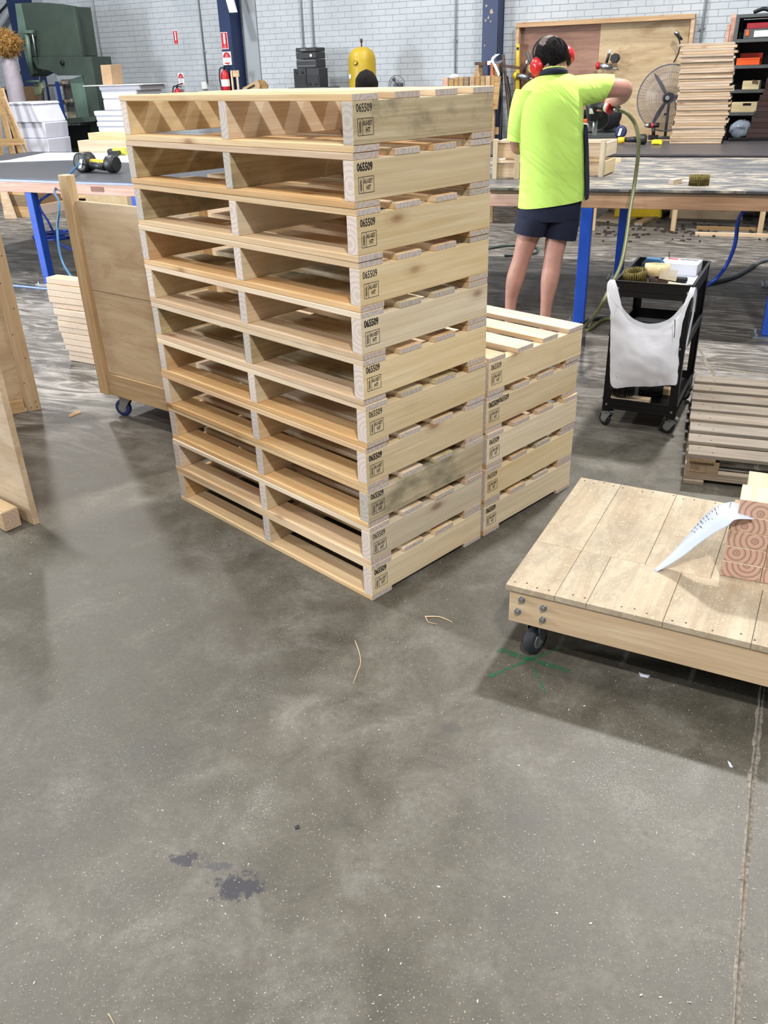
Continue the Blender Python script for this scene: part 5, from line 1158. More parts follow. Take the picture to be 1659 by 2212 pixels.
emit('paling', MB().prism([WALL.p(A.x-.02, o-.03, z0), WALL.p(A.x+.045, o-.03, z0), WALL.p(A.x+.075, o-.03, z1_), WALL.p(A.x, o-.03, z1_)], WALL.n*.028), LNW, rk, bev=.002)
xa, xb = WALL.hit(955, 200, o).x, WALL.hit(1076, 200, o).x
for z in (.10, .75): emit('rack_rail', MB().prism([WALL.p(xa-.02, o+.052, z), WALL.p(xb, o+.052, z), WALL.p(xb, o+.052, z+.09), WALL.p(xa-.02, o+.052, z+.09)], WALL.n*.04), LNW, rk, bev=.002)
emit('rack_base', MB().prism([WALL.p(xa-.03, o-.05, 0), WALL.p(xb+.03, o-.05, 0), WALL.p(xb+.03, o-.05, .058), WALL.p(xa-.03, o-.05, .058)], WALL.n*.2), LNW, rk, bev=.002)
# clamps and bars
def bar(p, q_, off, r, m, lab, nm='steel_bar', off2=None):
    a, b_ = WALL.hit(*p, off), WALL.hit(*q_, off2 if off2 is not None else off)
    emit(nm, MB().cyl(WALL.p(a.x, off, a.z), WALL.p(b_.x, off2 if off2 is not None else off, max(b_.z, .0)), r, n=8), m, label=lab, cat='steel bar' if 'bar' in nm else 'timber', M=WALL.M)
def floorbar(p, q_, off, r, m, lab, nm='steel_bar', lean_=.12, cat='steel bar'):
    a, b_ = WALL.hit(*p, off), WALL.hit(*q_, off); s = (b_.x-a.x)/(b_.z-a.z); emit(nm, MB().cyl(WALL.p(a.x, off, a.z), WALL.p(a.x-s*a.z, off-lean_, .01), r, n=8), m, label=lab, cat=cat, M=WALL.M)
floorbar((1083, 150), (1085, 290), -.36, .02, BLACK, 'straight black bar leaning on the navy column, leftmost')
floorbar((1087, 118), (1108, 292), -.30, .02, RUST, 'dark rusty bar leaning right of the navy column')
floorbar((1094, 165), (1116, 290), -.22, .022, BLACK, 'outer black bar leaning right of the navy column')
def clamp(pts, off, r, m, lab, jaw=None):
    P = [WALL.w(x, y, off) for x, y in pts]; b = MB().tube(P, r, 6, 5)
    return P, b
cl = thing('sliding_clamp', 'silver curved jaw clamp propped over the timber palings', 'clamp', WALL.w(1070, 166, -.52), WALL.yaw)
emit('jaw', MB().prism([WALL.w(x, y, -.56) for x, y in ((1081, 116), (1070, 117), (1062, 124), (1060, 131), (1064, 138), (1069, 137), (1066, 130), (1070, 124))], WALL.n*.02), ZINC, cl, bev=.002)
emit('bar', MB().prism([WALL.w(x, y, -.55) for x, y in ((1063, 136), (1069, 133), (1080, 160), (1076, 167), (1075, 160))], WALL.n*.015), ZINC, cl)
emit('lower_jaw', MB().prism([WALL.w(x, y, -.55) for x, y in ((1067, 134), (1086, 129), (1089, 127), (1083, 136), (1070, 138))], WALL.n*.02), GREYP, cl)
T1 = thing('wooden_tool', 'dark timber tee handle sticking up left of the clamps', 'tool', WALL.w(1035, 168, -.42), WALL.yaw)
emit('cross_handle', MB().prism([WALL.w(x, y, -.45) for x, y in ((1025, 134), (1050, 134), (1050, 141), (1025, 141))], WALL.n*.04), RUST, T1); emit('shaft', MB().prism([WALL.w(x, y, -.42) for x, y in ((1034, 141), (1042, 141), (1043, 175), (1035, 175))], WALL.n*.02), OLDB, T1)
T2 = thing('wooden_tool', 'pale forked timber prop between the palings and clamps', 'tool', WALL.w(1027, 168, -.44), WALL.yaw)
for a, b_ in ((1031, 1022), (1029, 1034)): emit('fork_leg', MB().prism([WALL.w(x, y, -.49) for x, y in ((a-2, 143), (a+3, 143), (b_+3, 172), (b_-2, 172))], WALL.n*.02), LNW, T2)
T3 = thing('orange_clamp', 'small orange handled clamp standing among the tools', 'clamp', WALL.w(1062, 168, -.45), WALL.yaw)
emit('handle', MB().prism([WALL.w(x, y, -.48) for x, y in ((1059, 135), (1064, 133), (1067, 165), (1059, 165))], WALL.n*.03), plain('worn_orange', (176, 96, 48), .5), T3, bev=.004)
emit('head', MB().prism([WALL.w(x, y, -.47) for x, y in ((1052, 132), (1062, 130), (1062, 140), (1052, 141))], WALL.n*.04), ZINC, T3, bev=.003)
T4 = thing('clamp_bar', 'dark timber bar clamp lying crosswise at the navy column', 'clamp', WALL.w(1080, 150, -.43), WALL.yaw)
emit('bar', MB().prism([WALL.w(x, y, -.44) for x, y in ((1066, 136), (1122, 144), (1120, 150), (1066, 142))], WALL.n*.03), RUST, T4); emit('block', MB().prism([WALL.w(x, y, -.46) for x, y in ((1066, 136), (1078, 137), (1078, 165), (1066, 165))], WALL.n*.04), OLDB, T4)
emit('red_cap', MB().ell(WF_.p(-1.06, .35, .80), (.10, .09, .05)), RED, label='red rounded lid on the wall bench behind the left crate', cat='lid')
# ---- odds and ends along the wall
o = -.9; fb = thing('carton', 'flattened brown carton leaning right of the navy fire sign column', 'box', base(552, 185, o), WALL.yaw)
zf = WALL.hit(552, 190, o).z
emit('carton_side', wp([(524, 190), (556, 173), (561, 184), (560, 206), (524, 206)], o, .02), CARD, fb); emit('carton_flap', wp([(556, 173), (570, 174), (578, 184), (576, 206), (560, 206)], o+.03, .02), OLDB, fb); emit('dark_print', wp([(533, 191), (549, 182), (551, 186), (536, 194)], o-.004, .003), INK, fb)
A, B_ = WALL.hit(524, 206, o), WALL.hit(576, 206, o); emit('carton_stack', MB().prism([WALL.p(A.x, o, 0), WALL.p(B_.x, o, 0), WALL.p(B_.x, o, A.z), WALL.p(A.x, o, A.z)], WALL.n*.3), CARD, fb, bev=.004)
emit('white_rag', MB().ell(WALL.w(981, 164, -.47)+Vector((0, 0, -.01)), (.07, .04, .035)), WHITE, label='small crumpled white rag on top of the timber palings', cat='rag')
emit('strap', MB().tube([WALL.w(1628, 27, -.5), WALL.w(1640, 22, -.5), WALL.w(1652, 19, -.5), WALL.w(1668, 24, -.5)], .02), BLACK, label='black strap lying on top of the dark shelf unit', cat='strap')
# ---- tool board
o = -.12
tb = thing('tool_board', 'timber framed plywood tool board on the wall behind the man', 'tool board', base(1300, 200, o), WALL.yaw)
H = lambda x, y, q=o: WALL.hit(x, y, q)
xl, xr = H(1116, 100).x, H(1490, 100).x; ztp = H(1115, 50).z; ztr = H(1490, 29).z; zlo = .62; xm = H(1291, 100).x
TB = wood('board_frame_timber', (204, 168, 124), (172, 132, 88))
zt5 = (ztp+ztr)/2
emit('ply_panel', MB().prism([WALL.p(xl, -.03, zlo), WALL.p(xm-.001, -.03, zlo), WALL.p(xm-.001, -.03, zt5-.02), WALL.p(xl, -.03, zt5-.02)], WALL.n*.012), PLYR, tb)
emit('ply_panel', MB().prism([WALL.p(xm+.001, -.032, zlo), WALL.p(xr, -.032, zlo), WALL.p(xr, -.032, zt5-.02), WALL.p(xm+.001, -.032, zt5-.02)], WALL.n*.012), PLYP, tb)
b = MB(); b.prism([WALL.p(xl-.02, o-.01, zt5-.055), WALL.p(xr+.02, o-.01, zt5-.055), WALL.p(xr+.02, o-.01, zt5), WALL.p(xl-.02, o-.01, zt5)], WALL.n*.10); emit('top_rail', b, TB, tb, bev=.002)
for x in (xl-.02, xr-.02): emit('side_rail', MB().prism([WALL.p(x, o+.0, zlo), WALL.p(x+.045, o, zlo), WALL.p(x+.045, o, zt5-.056), WALL.p(x, o, zt5-.056)], WALL.n*.09), TB, tb, bev=.002)
emit('bottom_rail', MB().prism([WALL.p(xl+.03, o, zlo-.05), WALL.p(xr-.03, o, zlo-.05), WALL.p(xr-.03, o, zlo), WALL.p(xl+.03, o, zlo)], WALL.n*.09), TB, tb, bev=.002)
for x in (xl, xr-.03): emit('support_post', MB().prism([WALL.p(x, o+.02, 0), WALL.p(x+.045, o+.02, 0), WALL.p(x+.045, o+.02, zlo-.052), WALL.p(x, o+.02, zlo-.052)], WALL.n*.07), TB, tb)
o = -.17
lv = thing('spirit_level', 'long yellow spirit level hanging at the left of the tool board', 'spirit level', WALL.w(1119, 205, o), WALL.yaw)
emit('level_body', MB().prism([WALL.w(x, y, o) for x, y in ((1115, 95), (1122, 95), (1121, 212), (1113, 212))], WALL.n*.03), plain('level_yellow', (206, 178, 52), .5), lv, bev=.002)
emit('vial', MB().ring([(.018, 0), (.018, .004)], WALL.w(1118.5, 105, o), -WALL.n, 14), BLACK, lv)
def hung_gun(cx, cy, off, s, lab, cap, magm, flip=1):
    t = thing('nail_gun', lab, 'nail gun', WALL.w(cx, cy+20*s, off), WALL.yaw); P = lambda x, y, k=0.: WALL.w(cx+x*s*flip, cy+y*s, off-k)
    emit('motor_cap', MB().ring([(.02*s, 0), (.045*s, .012), (.045*s, .03), (.03*s, .05)], P(-22, 14), -WALL.e*flip, 12), cap, t)
    emit('body', MB().cyl(P(-22, 14), P(2, 18), .038*s, .034*s), ZINC, t); emit('grip', MB().cyl(P(-8, 8), P(-2, -12), .017*s), BLACKP, t); emit('inlet', MB().cyl(P(-2, -12), P(0, -20), .014*s), SIGNW, t)
    emit('coil_magazine', MB().ring([(.05*s, 0), (.058*s, .01), (.058*s, .08*s), (.05*s, .09*s)], P(9, -2, .05), WALL.n, 7), magm, t); emit('nose', MB().cyl(P(2, 18), P(18, 22), .012*s), ZINC, t)
    return t
hung_gun(1318, 128, -.17, 1.0, 'red capped coil nail gun hanging on the pale tool board panel', RED, BLACKP)
hung_gun(1139, 150, -.17, 1.0, 'olive nail gun hanging near the yellow level', YELB, plain('olive_drab', (150, 150, 84), .6))
gr = thing('caulking_gun', 'thin dark gun with red tip hanging left of the man', 'caulking gun', WALL.w(1145, 160, -.2), WALL.yaw)
emit('barrel', MB().cyl(WALL.w(1138, 112, -.2), WALL.w(1150, 145, -.2), .02), GREYS, gr); emit('tip', MB().cyl(WALL.w(1150, 145, -.2), WALL.w(1154, 172, -.2), .014), RED, gr)
ag = thing('air_duster', 'small air blow gun hooked on the tool board above the fan', 'air gun', WALL.w(1462, 78, -.17), WALL.yaw)
emit('gun_head', MB().cyl(WALL.w(1458, 69, -.17), WALL.w(1466, 74, -.17), .02), ZINC, ag); emit('grip', MB().cyl(WALL.w(1463, 73, -.17), WALL.w(1473, 86, -.17), .014), BLACKP, ag)
emit('air_hose', MB().tube([WALL.w(1457, 72, -.19), WALL.w(1466, 84, -.19), WALL.w(1469, 100, -.19), WALL.w(1464, 118, -.2), WALL.w(1455, 135, -.22)], .008), BLACK, ag)
# ---- pedestal fan on the wall bench
o = -1.12; c = WALL.w(1443, 212, o); zb3 = .751
fn = thing('wall_fan', 'large grey wire caged fan standing between man and plank stack', 'fan', Vector((c.x, c.y, zb3))+WALL.n*.1, WALL.yaw)
RR = .345; FE = (WALL.e*.97).normalized(); FZ = Vector((0, 0, 1))
b = MB()
for k in range(60):
    a = k*math.tau/60; u = FE*math.cos(a)+FZ*math.sin(a); b.tube([c+u*.05-WALL.n*.075, c+u*RR*.7-WALL.n*.06, c+u*RR], .0009, 3, 3)
emit('front_cage', b, GREYP, fn, kind='stuff')
b = MB()
for k in range(60):
    a = k*math.tau/60; u = FE*math.cos(a)+FZ*math.sin(a); b.tube([c+u*.05+WALL.n*.09, c+u*RR*.7+WALL.n*.07, c+u*RR], .0009, 3, 3)
for rr, dy in ((.12, -.073), (.20, -.066), (.27, -.055), (.12, .085), (.20, .078), (.27, .06)): b.tube([c+FE*math.cos(i*.262)*rr+FZ*math.sin(i*.262)*rr+WALL.n*dy for i in range(24)], .0012, 3, 1, closed=True)
emit('rear_cage', b, GREYP, fn, kind='stuff')
FENCEM = veil_mat('fine_wire_mesh', (96, 92, 104), .36)
emit('mesh_guard', MB().ring([(.04, .075), (RR*.7, .06), (RR*.98, .004)], c, -WALL.n, 40, caps=False), FENCEM, fn)
emit('cage_rim', MB().tube([c+FE*math.cos(i*.262)*RR+FZ*math.sin(i*.262)*RR for i in range(24)], .008, 6, 2, closed=True), GREYP, fn)
def blade(tipx, tipy, w_):
    T_ = WALL.w(tipx, tipy, o); d = (T_-c).normalized(); L = (T_-c).length; s_ = WALL.n.cross(d).normalized(); pts = []
    for f_, k in ((.12, .35), (.3, .8), (.55, 1.), (.8, .8), (.97, .25)): pts.append(c+d*L*f_+s_*w_*k*.55-WALL.n*.012*k)
    for f_, k in ((1., .0), (.9, .4), (.6, .55), (.3, .5), (.12, .35)): pts.append(c+d*L*f_-s_*w_*k*.55+WALL.n*.012*k)
    emit('fan_blade', MB().prism(pts, WALL.n*.003), plain('dark_blade', (50, 50, 62), .4), fn)
blade(1413, 158, .055); blade(1408, 272, .055); blade(1478, 206, .055)
emit('hub', MB().ring([(.028, -.01), (.03, .03), (.02, .035)], c, -WALL.n, 20), ZINC, fn)
emit('hub_ring', MB().ring([(.04, -.02), (.062, -.02), (.062, .01), (.04, .01)], c, -WALL.n, 24, caps=False), BLACKP, fn)
emit('motor', MB().cyl(c+WALL.n*.03, c+WALL.n*.16, .055, n=18), GREYS, fn)
pb = Vector((c.x, c.y, zb3))+WALL.n*.1
emit('post', MB().cyl(pb, c+WALL.n*.1, .016), GREYS, fn); emit('clamp_knob', MB().cyl(pb+Vector((0, 0, .26)), pb+Vector((0, 0, .26))-WALL.e*.04, .014), BLACKP, fn)
emit('foot', MB().ring([(.11, 0), (.11, .012), (.025, .03)], pb, n=24), GREYS, fn)
emit('mains_lead', MB().tube([c+WALL.n*.12+WALL.e*.05, c+WALL.n*.1+WALL.e*.09-Vector((0, 0, .15)), pb+WALL.e*.08+Vector((0, 0, .12)), pb+WALL.e*.14+Vector((0, 0, .006))], .004), BLACK, fn)
# ---- tall stack of bleached planks
PLK = wood('dusty_plank', (200, 180, 154), (164, 138, 112), (186, 166, 146))
Pb = atz(1448, 311, .75); SF = Fr(Pb.x, Pb.y, -22, .751); wd = SF.hit(1560, 309).x; NP = 38; hh = (SF.hit(1465, 95).z-.751)/NP
x_of = lambda k: SF.hit(1448+(1470-1448)*min(1, k/26), 311-(k+.5)*5.65).x
for k in range(NP):
    xl_ = x_of(k)+R.uniform(-.018, .018); wk = wd*(1.0+.0*k)+R.uniform(-.012, .012); y0 = R.uniform(-.01, .02)
    box('stacked_plank', None, (wk, .46, hh-.0012), SF.p(xl_+wk/2, .23+y0, k*hh+hh/2), M=rz(SF.yaw+R.uniform(-.012, .012)), m=PLK, bev=.0025, label='pale bleached plank, %s in the tall stack beside the fan' % ('lowest' if k == 0 else 'topmost' if k == NP-1 else '%d%s from the bottom' % (k+1, {1: 'st', 2: 'nd', 3: 'rd'}.get((k+1) % 10 if k+1 not in (11, 12, 13) else 0, 'th'))), cat='plank', group='bleached planks stacked on the wall bench')
# ---- shelving at the right edge
o = -.62; us = thing('shelf_unit', 'dark grey steel shelf unit at the right edge', 'shelving', base(1640, 200, o), WALL.yaw)
xa = WALL.hit(1590, 40, o).x; xb = xa+.95; zt6 = WALL.hit(1600, 31, o).z
for x in (xa, xb-.04):
    for y in (o, o+.42): emit('upright', MB().prism([WALL.p(x, y, 0), WALL.p(x+.04, y, 0), WALL.p(x+.04, y, zt6), WALL.p(x, y, zt6)], WALL.n*.04), GREYS, us, bev=.002)
zsh = [zt6, WALL.hit(1610, 84, o).z, WALL.hit(1605, 141, o).z, WALL.hit(1595, 194, o).z, WALL.hit(1585, 243, o).z, .35]
for z in zsh: emit('shelf', MB().prism([WALL.p(xa+.001, o+.001, z), WALL.p(xb, o+.001, z), WALL.p(xb, o+.001, z-.035), WALL.p(xa+.001, o+.001, z-.035)], WALL.n*.46), GREYS, us, bev=.002)
emit('back_panel', MB().prism([WALL.p(xa+.03, o+.45, .1), WALL.p(xb-.03, o+.45, .1), WALL.p(xb-.03, o+.45, zt6-.04), WALL.p(xa+.03, o+.45, zt6-.04)], WALL.n*.004), BLACK, us)
emit('side_panel', MB().prism([WALL.p(xa+.012, o+.04, .1), WALL.p(xa+.016, o+.04, .1), WALL.p(xa+.016, o+.04, zt6-.04), WALL.p(xa+.012, o+.04, zt6-.04)], WALL.n*.38), GREYS, us)
def shbox(nm, lab, cat, px0, px1, pyt, z0, m, off=o+.03, dep=.3, lid=None, bev=.004):
    A, B_ = WALL.hit(px0, pyt, off), WALL.hit(px1, pyt, off); z0 = z0+.001; t = thing(nm, lab, cat, WALL.p((A.x+B_.x)/2, off, z0), WALL.yaw)
    emit('box_body', MB().prism([WALL.p(A.x, off, z0), WALL.p(B_.x, off, z0), WALL.p(B_.x, off, A.z), WALL.p(A.x, off, A.z)], WALL.n*dep), m, t, bev=bev); return t, A, B_, z0
t, A, B_, z0 = shbox('tool_case', 'grey case with orange latch and white label, top shelf', 'tool case', 1608, 1672, 63, zsh[1], GREYS)
emit('latch', MB().prism([WALL.p(A.x+.02, o+.018, z0+.03), WALL.p(A.x+.055, o+.018, z0+.03), WALL.p(A.x+.055, o+.018, A.z-.01), WALL.p(A.x+.02, o+.018, A.z-.01)], WALL.n*.012), ORANGE, t)
emit('white_label', MB().prism([WALL.p(A.x+.11, o+.024, z0+.015), WALL.p(A.x+.26, o+.024, z0+.015), WALL.p(A.x+.26, o+.024, A.z-.02), WALL.p(A.x+.11, o+.024, A.z-.02)], WALL.n*.005), SIGNW, t)
zc2 = A.z; t, A, B_, z0 = shbox('tool_case', 'dark red case lying on the grey case, top shelf', 'tool case', 1614, 1672, 50, zc2, plain('dark_red_case', (150, 26, 40), .45), o+.05)
# orange slotted bin
A, B_ = WALL.hit(1592, 126, o+.02), WALL.hit(1642, 126, o+.02); z0 = zsh[2]+.001; t = thing('slotted_bin', 'bright orange slotted plastic bin on the second shelf', 'bin', WALL.p((A.x+B_.x)/2, o+.02, z0), WALL.yaw)
n = 18; b = MB()
for i in range(n): x = A.x+(B_.x-A.x)*i/n; b.prism([WALL.p(x, o+.02, z0), WALL.p(x+.012, o+.02, z0), WALL.p(x+.012, o+.02, A.z), WALL.p(x, o+.02, A.z)], WALL.n*.006)
emit('slats', b, ORANGE, t, kind='stuff'); emit('bin_back', MB().prism([WALL.p(A.x, o+.3, z0), WALL.p(B_.x, o+.3, z0), WALL.p(B_.x, o+.3, A.z+.05), WALL.p(A.x, o+.3, A.z+.05)], WALL.n*.01), plain('deep_orange', (190, 50, 20), .5), t)
b = MB(); 
for z in (z0+.002, A.z-.012): b.prism([WALL.p(A.x, o+.016, z), WALL.p(B_.x, o+.016, z), WALL.p(B_.x, o+.016, z+.012), WALL.p(A.x, o+.016, z+.012)], WALL.n*.28)
emit('bin_rims', b, ORANGE, t)
WBX = wood('wooden_box_pale', (214, 198, 150), (190, 166, 112), knots=False)
for nm, lab, p0, p1, py, z0, ink in (('wooden_box', 'cream wooden box with brown stamp on the third shelf', 1605, 1641, 175, zsh[3], True), ('wooden_box', 'cream wooden box with dark hand slot on the fourth shelf', 1581, 1636, 221, zsh[4], False)):
    t, A, B_, z0 = shbox(nm, lab, 'box', p0, p1, py, z0, WBX, o+.01, .3, bev=.002)
    if ink: emit('brown_stamp', MB().prism([WALL.p(A.x+.10, o+.0085, z0+.06), WALL.p(B_.x-.01, o+.0085, z0+.05), WALL.p(B_.x-.01, o+.0085, z0+.085), WALL.p(A.x+.10, o+.0085, z0+.10)], WALL.n*.001), FADED, t)
    else:
        m1 = (A.x+B_.x)/2+.03; zz = z0+(A.z-z0)*.66; emit('hand_slot', MB().prism([WALL.p(m1-.045, o+.0085, zz), WALL.p(m1+.045, o+.0085, zz), WALL.p(m1+.045, o+.0085, zz+.025), WALL.p(m1-.045, o+.0085, zz+.025)], WALL.n*.001), BLACK, t)
# blocks behind the shelving's left side
for k, (x0_, x1_, y0, y1) in enumerate(((1572, 1580, 90, 53), (1580, 1588, 90, 64), (1573, 1588, 66, 52), (1582, 1592, 52, 31))):
    A, B_ = WALL.hit(x0_, y0, -.3), WALL.hit(x1_, y1, -.3)
blk = thing('timber_post', 'pale timber lengths standing left of the dark shelf unit', 'timber', base(1580, 200, -.3), WALL.yaw)
for x0_, x1_, yt in ((1571, 1580, 53), (1580, 1592, 31)):
    A, B_ = WALL.hit(x0_, yt, -.3), WALL.hit(x1_, yt, -.3); emit('length', MB().prism([WALL.p(A.x, -.3, 0), WALL.p(B_.x, -.3, 0), WALL.p(B_.x, -.3, A.z), WALL.p(A.x, -.3, A.z)], WALL.n*.08), PINK, blk, bev=.002)
# dark planks on the bench at the right edge
Pb = atz(1612, 300, .75); DFm = Fr(Pb.x, Pb.y, -21.5, .751)
for k in range(13):
    hh2 = .055; box('dark_plank', None, (.9, .24, hh2-.002), DFm.p(.45+.012*k+R.uniform(-.01, .01), .12, k*hh2+hh2/2), M=rz(DFm.yaw), m=DARKW, bev=.002, label='dark brown plank, %s in the stack at the right edge' % ('lowest', '2nd up', '3rd up', '4th up', '5th up', '6th up', '7th up', '8th up', '9th up', '10th up', '11th up', '12th up', 'topmost')[k], cat='plank', group='dark planks at the right edge')
c = atz(1625, 304, .751); box('steel_angle', None, (.5, .05, .03), c+Vector((0, 0, .016)), M=rz(math.radians(-14)), m=BLACK, bev=.002, label='black steel section lying before the dark planks', cat='steel section')
bgp = thing('plastic_bag', 'crumpled clear plastic bag at the foot of the dark shelving', 'bag', atz(1600, 296, .751), WALL.yaw)
b = MB().ell(atz(1600, 296, .751)+Vector((0, .05, .085)), (.13, .09, .085), nu=16, nv=10); b.v = [v+Vector((R4.gauss(0, .008),)*3) for v in b.v]; emit('bag_film', b, veil_mat('clear_film', (170, 184, 200), .5, .2), bgp)
# ---- tools on the wall bench
def bx(nm, lab, cat, px, py, z, dims, yaw, m, bev=.006):
    c = atz(px, py, z); return box(nm, None, dims, c+Vector((0, 0, dims[2]/2)), M=rz(math.radians(yaw)), m=m, bev=bev, label=lab, cat=cat)
ZB = .7515
gr = thing('die_grinder', 'black and yellow air grinder lying on the wall bench', 'grinder', atz(1370, 312, ZB), WALL.yaw); c = atz(1362, 312, ZB)+Vector((0, 0, .05)); f = Fr(c.x, c.y, -15, c.z)
emit('spindle', MB().cyl(f.p(-.26, 0, -.02), f.p(-.14, 0, -.01), .012), ZINC, gr); emit('collar', MB().cyl(f.p(-.14, 0, -.008), f.p(-.07, 0, -.005), .034), YELT, gr)
emit('grip', MB().cyl(f.p(-.07, 0, 0), f.p(.08, 0, 0), .024, .034), BLACKP, gr); emit('motor', MB().ring([(.04, 0), (.055, .02), (.055, .09), (.035, .11)], f.p(.06, 0, .0), f.e, 14), BLACKP, gr)
yt = thing('tape_measure', 'bright yellow tape measure on the wall bench below the fan', 'tape measure', atz(1418, 313, ZB), 0)
c = atz(1418, 313, ZB+.001); f = Fr(c.x, c.y, -24, c.z); emit('case', MB().prism([f.p(x, 0, z) for x, z in ((-.055, 0), (.055, .0), (.055, .03), (.04, .052), (-.04, .052), (-.055, .04))], f.n*.05), YELB, yt, bev=.006); emit('black_grip', MB().prism([f.p(x, -.003, z) for x, z in ((-.045, .004), (.03, .004), (.03, .012), (-.045, .012))], f.n*.002), BLACKP, yt)
dr = thing('battery_drill', 'black and red drill standing behind the fan foot', 'drill', atz(1412, 300, ZB), WALL.yaw); c = atz(1416, 303, ZB); f = Fr(c.x, c.y+.1, -25, c.z)
emit('battery', MB().box((.10, .07, .05), f.p(0, 0, .025)), BLACKP, dr); emit('handle', MB().cyl(f.p(0, 0, .05), f.p(-.01, 0, .13), .02), BLACKP, dr); emit('body', MB().cyl(f.p(-.06, 0, .15), f.p(.05, 0, .155), .026), BLACKP, dr); emit('red_band', MB().cyl(f.p(-.035, 0, .15), f.p(-.01, 0, .151), .0275), RED, dr); emit('chuck', MB().cyl(f.p(-.11, 0, .15), f.p(-.06, 0, .15), .016, .026), ZINC, dr)
ms = thing('drop_saw', 'black drop saw with orange switch on the wall bench behind the man', 'saw', atz(1300, 305, ZB), WALL.yaw); c = atz(1302, 300, ZB); f = Fr(c.x, c.y, -24, c.z)
emit('base_plate', MB().box((.46, .34, .06), f.p(-.05, .2, .03)), GREYS, ms, bev=.006) 
emit('turntable', MB().ring([(.17, .0), (.17, .012)], f.p(-.05, .2, .061), n=28), BLACK, ms)
emit('blade_guard', MB().ring([(.02, 0), (.16, 0), (.165, .02), (.165, .06), (.02, .07)], f.p(.0, .18, .25), f.n, 26), BLACKP, ms)
emit('motor', MB().cyl(f.p(-.02, .1, .27), f.p(-.26, .08, .26), .07, .06), BLACK, ms); emit('arm', MB().cyl(f.p(.05, .26, .3), f.p(.10, .38, .1), .04), GREYS, ms)
emit('handle', MB().tube([f.p(.05, .15, .42), f.p(-.03, .06, .50), f.p(-.12, .03, .48), f.p(-.16, .05, .40)], .018), BLACKP, ms); emit('switch', MB().cyl(f.p(-.24, .03, .20), f.p(-.20, .0, .20), .022), ORANGE, ms); emit('belt_cover', MB().cyl(f.p(-.225, .02, .06), f.p(-.225, .02, .17), .03, .036), SIGNW, ms)
emit('fence', MB().box((.40, .02, .07), f.p(-.05, .28, .10)), ZINC, ms); emit('top_plate', MB().box((.15, .06, .018), f.p(-.02, .08, .345)), SIGNW, ms)
wv = thing('bench_vice', 'blue machine part with pale face beyond the grinder', 'tool', atz(1345, 296, ZB), WALL.yaw); c = atz(1344, 300, ZB); f = Fr(c.x, c.y+.1, -25, c.z)
emit('guard_disc', MB().ring([(.065, 0), (.07, .02), (.07, .05), (.05, .06)], f.p(0, .05, .072), -f.n, 22), plain('dull_blue_case', (36, 44, 84), .5), wv); emit('face_plate', MB().prism([f.p(-.03, -.014, .03), f.p(.0, -.014, .03), f.p(.02, -.014, .11), f.p(-.01, -.014, .11)], f.n*-.004), SIGNW, wv)
# ---- floor clutter under the benches
def ontof(px, py): return atz(px, py)
yb = thing('tool_case', 'yellow hard case lying on the floor under the wall bench', 'tool case', atz(1360, 474), WALL.yaw); f = Fr(*atz(1325, 472).to_2d(), -20)
emit('case_body', MB().prism([f.p(0, 0, .012), f.p(.52, 0, .012), f.p(.50, 0, .17), f.p(.02, 0, .17)], f.n*.32), YELB, yb, bev=.015); emit('latch', MB().prism([f.p(.09, -.006, .09), f.p(.14, -.006, .09), f.p(.14, -.006, .13), f.p(.09, -.006, .13)], f.n*.008), BLACK, yb)
bd_ = MB(); bd_.prism([atz(x, y, .001) for x, y in ((1286, 477), (1340, 483), (1400, 464), (1310, 458))], (0, 0, .009)); emit('loose_sheet', bd_, BLOCK, label='thin pale board under the yellow case on the floor', cat='board')
for a, b_, wd_, lab in (((1378, 488), (1440, 452), .085, 'pale plank pointing out from under the wall bench'), ((1414, 474), (1450, 456), .07, 'shorter pale plank right of the yellow case')):
    A, B_ = atz(*a), atz(*b_); d = (B_-A); box('floor_plank', None, (d.length, wd_, .03), (A+B_)/2+Vector((0, 0, .016)), M=rz(math.atan2(d.y, d.x)), m=OLD if 'shorter' in lab else PINE, bev=.002, label=lab, cat='plank')
f = Fr(*atz(1446, 471).to_2d(), -21.5, 0); dwr = thing('timber_case', 'shallow pale timber case on the floor under the far bench', 'case', f.o, f.yaw)
box('case_front', dwr, (.74, .02, .16), (.37, 0, .081), m=PLY, bev=.001); box('case_end', dwr, (.5, .02, .16), (.75, .25, .081), (0, 0, math.radians(90)), PLY, .001); box('case_back', dwr, (.74, .02, .16), (.37, .5, .081), m=PLY, bev=.001); box('case_base', dwr, (.72, .47, .010), (.37, .25, .006), m=PLY, bev=.001)
R5 = random.Random(11); b = MB()
for i in range(110):
    px, py = R5.uniform(1280, 1659), R5.gauss(500, 10); c = atz(px, py); a = R5.uniform(0, 3.14); l_ = R5.uniform(.01, .05); b.box((l_, R5.uniform(.006, .03), R5.uniform(.003, .02)), (0, 0, 0), Matrix.Translation(c+Vector((0, 0, .008))) @ rz(a))
emit('timber_scraps', b, DARKW, kind='stuff', label='loose timber scraps scattered before the wall bench', cat='scraps')
box('floor_batten', None, (.6, .05, .03), atz(1570, 497)+Vector((0, 0, .016)), M=rz(math.radians(-20)), m=OLDB, bev=.001, label='brown batten on the floor left of the bench leg', cat='batten')
box('floor_batten', None, (1.2, .04, .03), atz(1640, 512)+Vector((0, 0, .016)), M=rz(math.radians(-20)), m=PINE, bev=.001, label='pale long batten on the floor at the right edge', cat='batten')
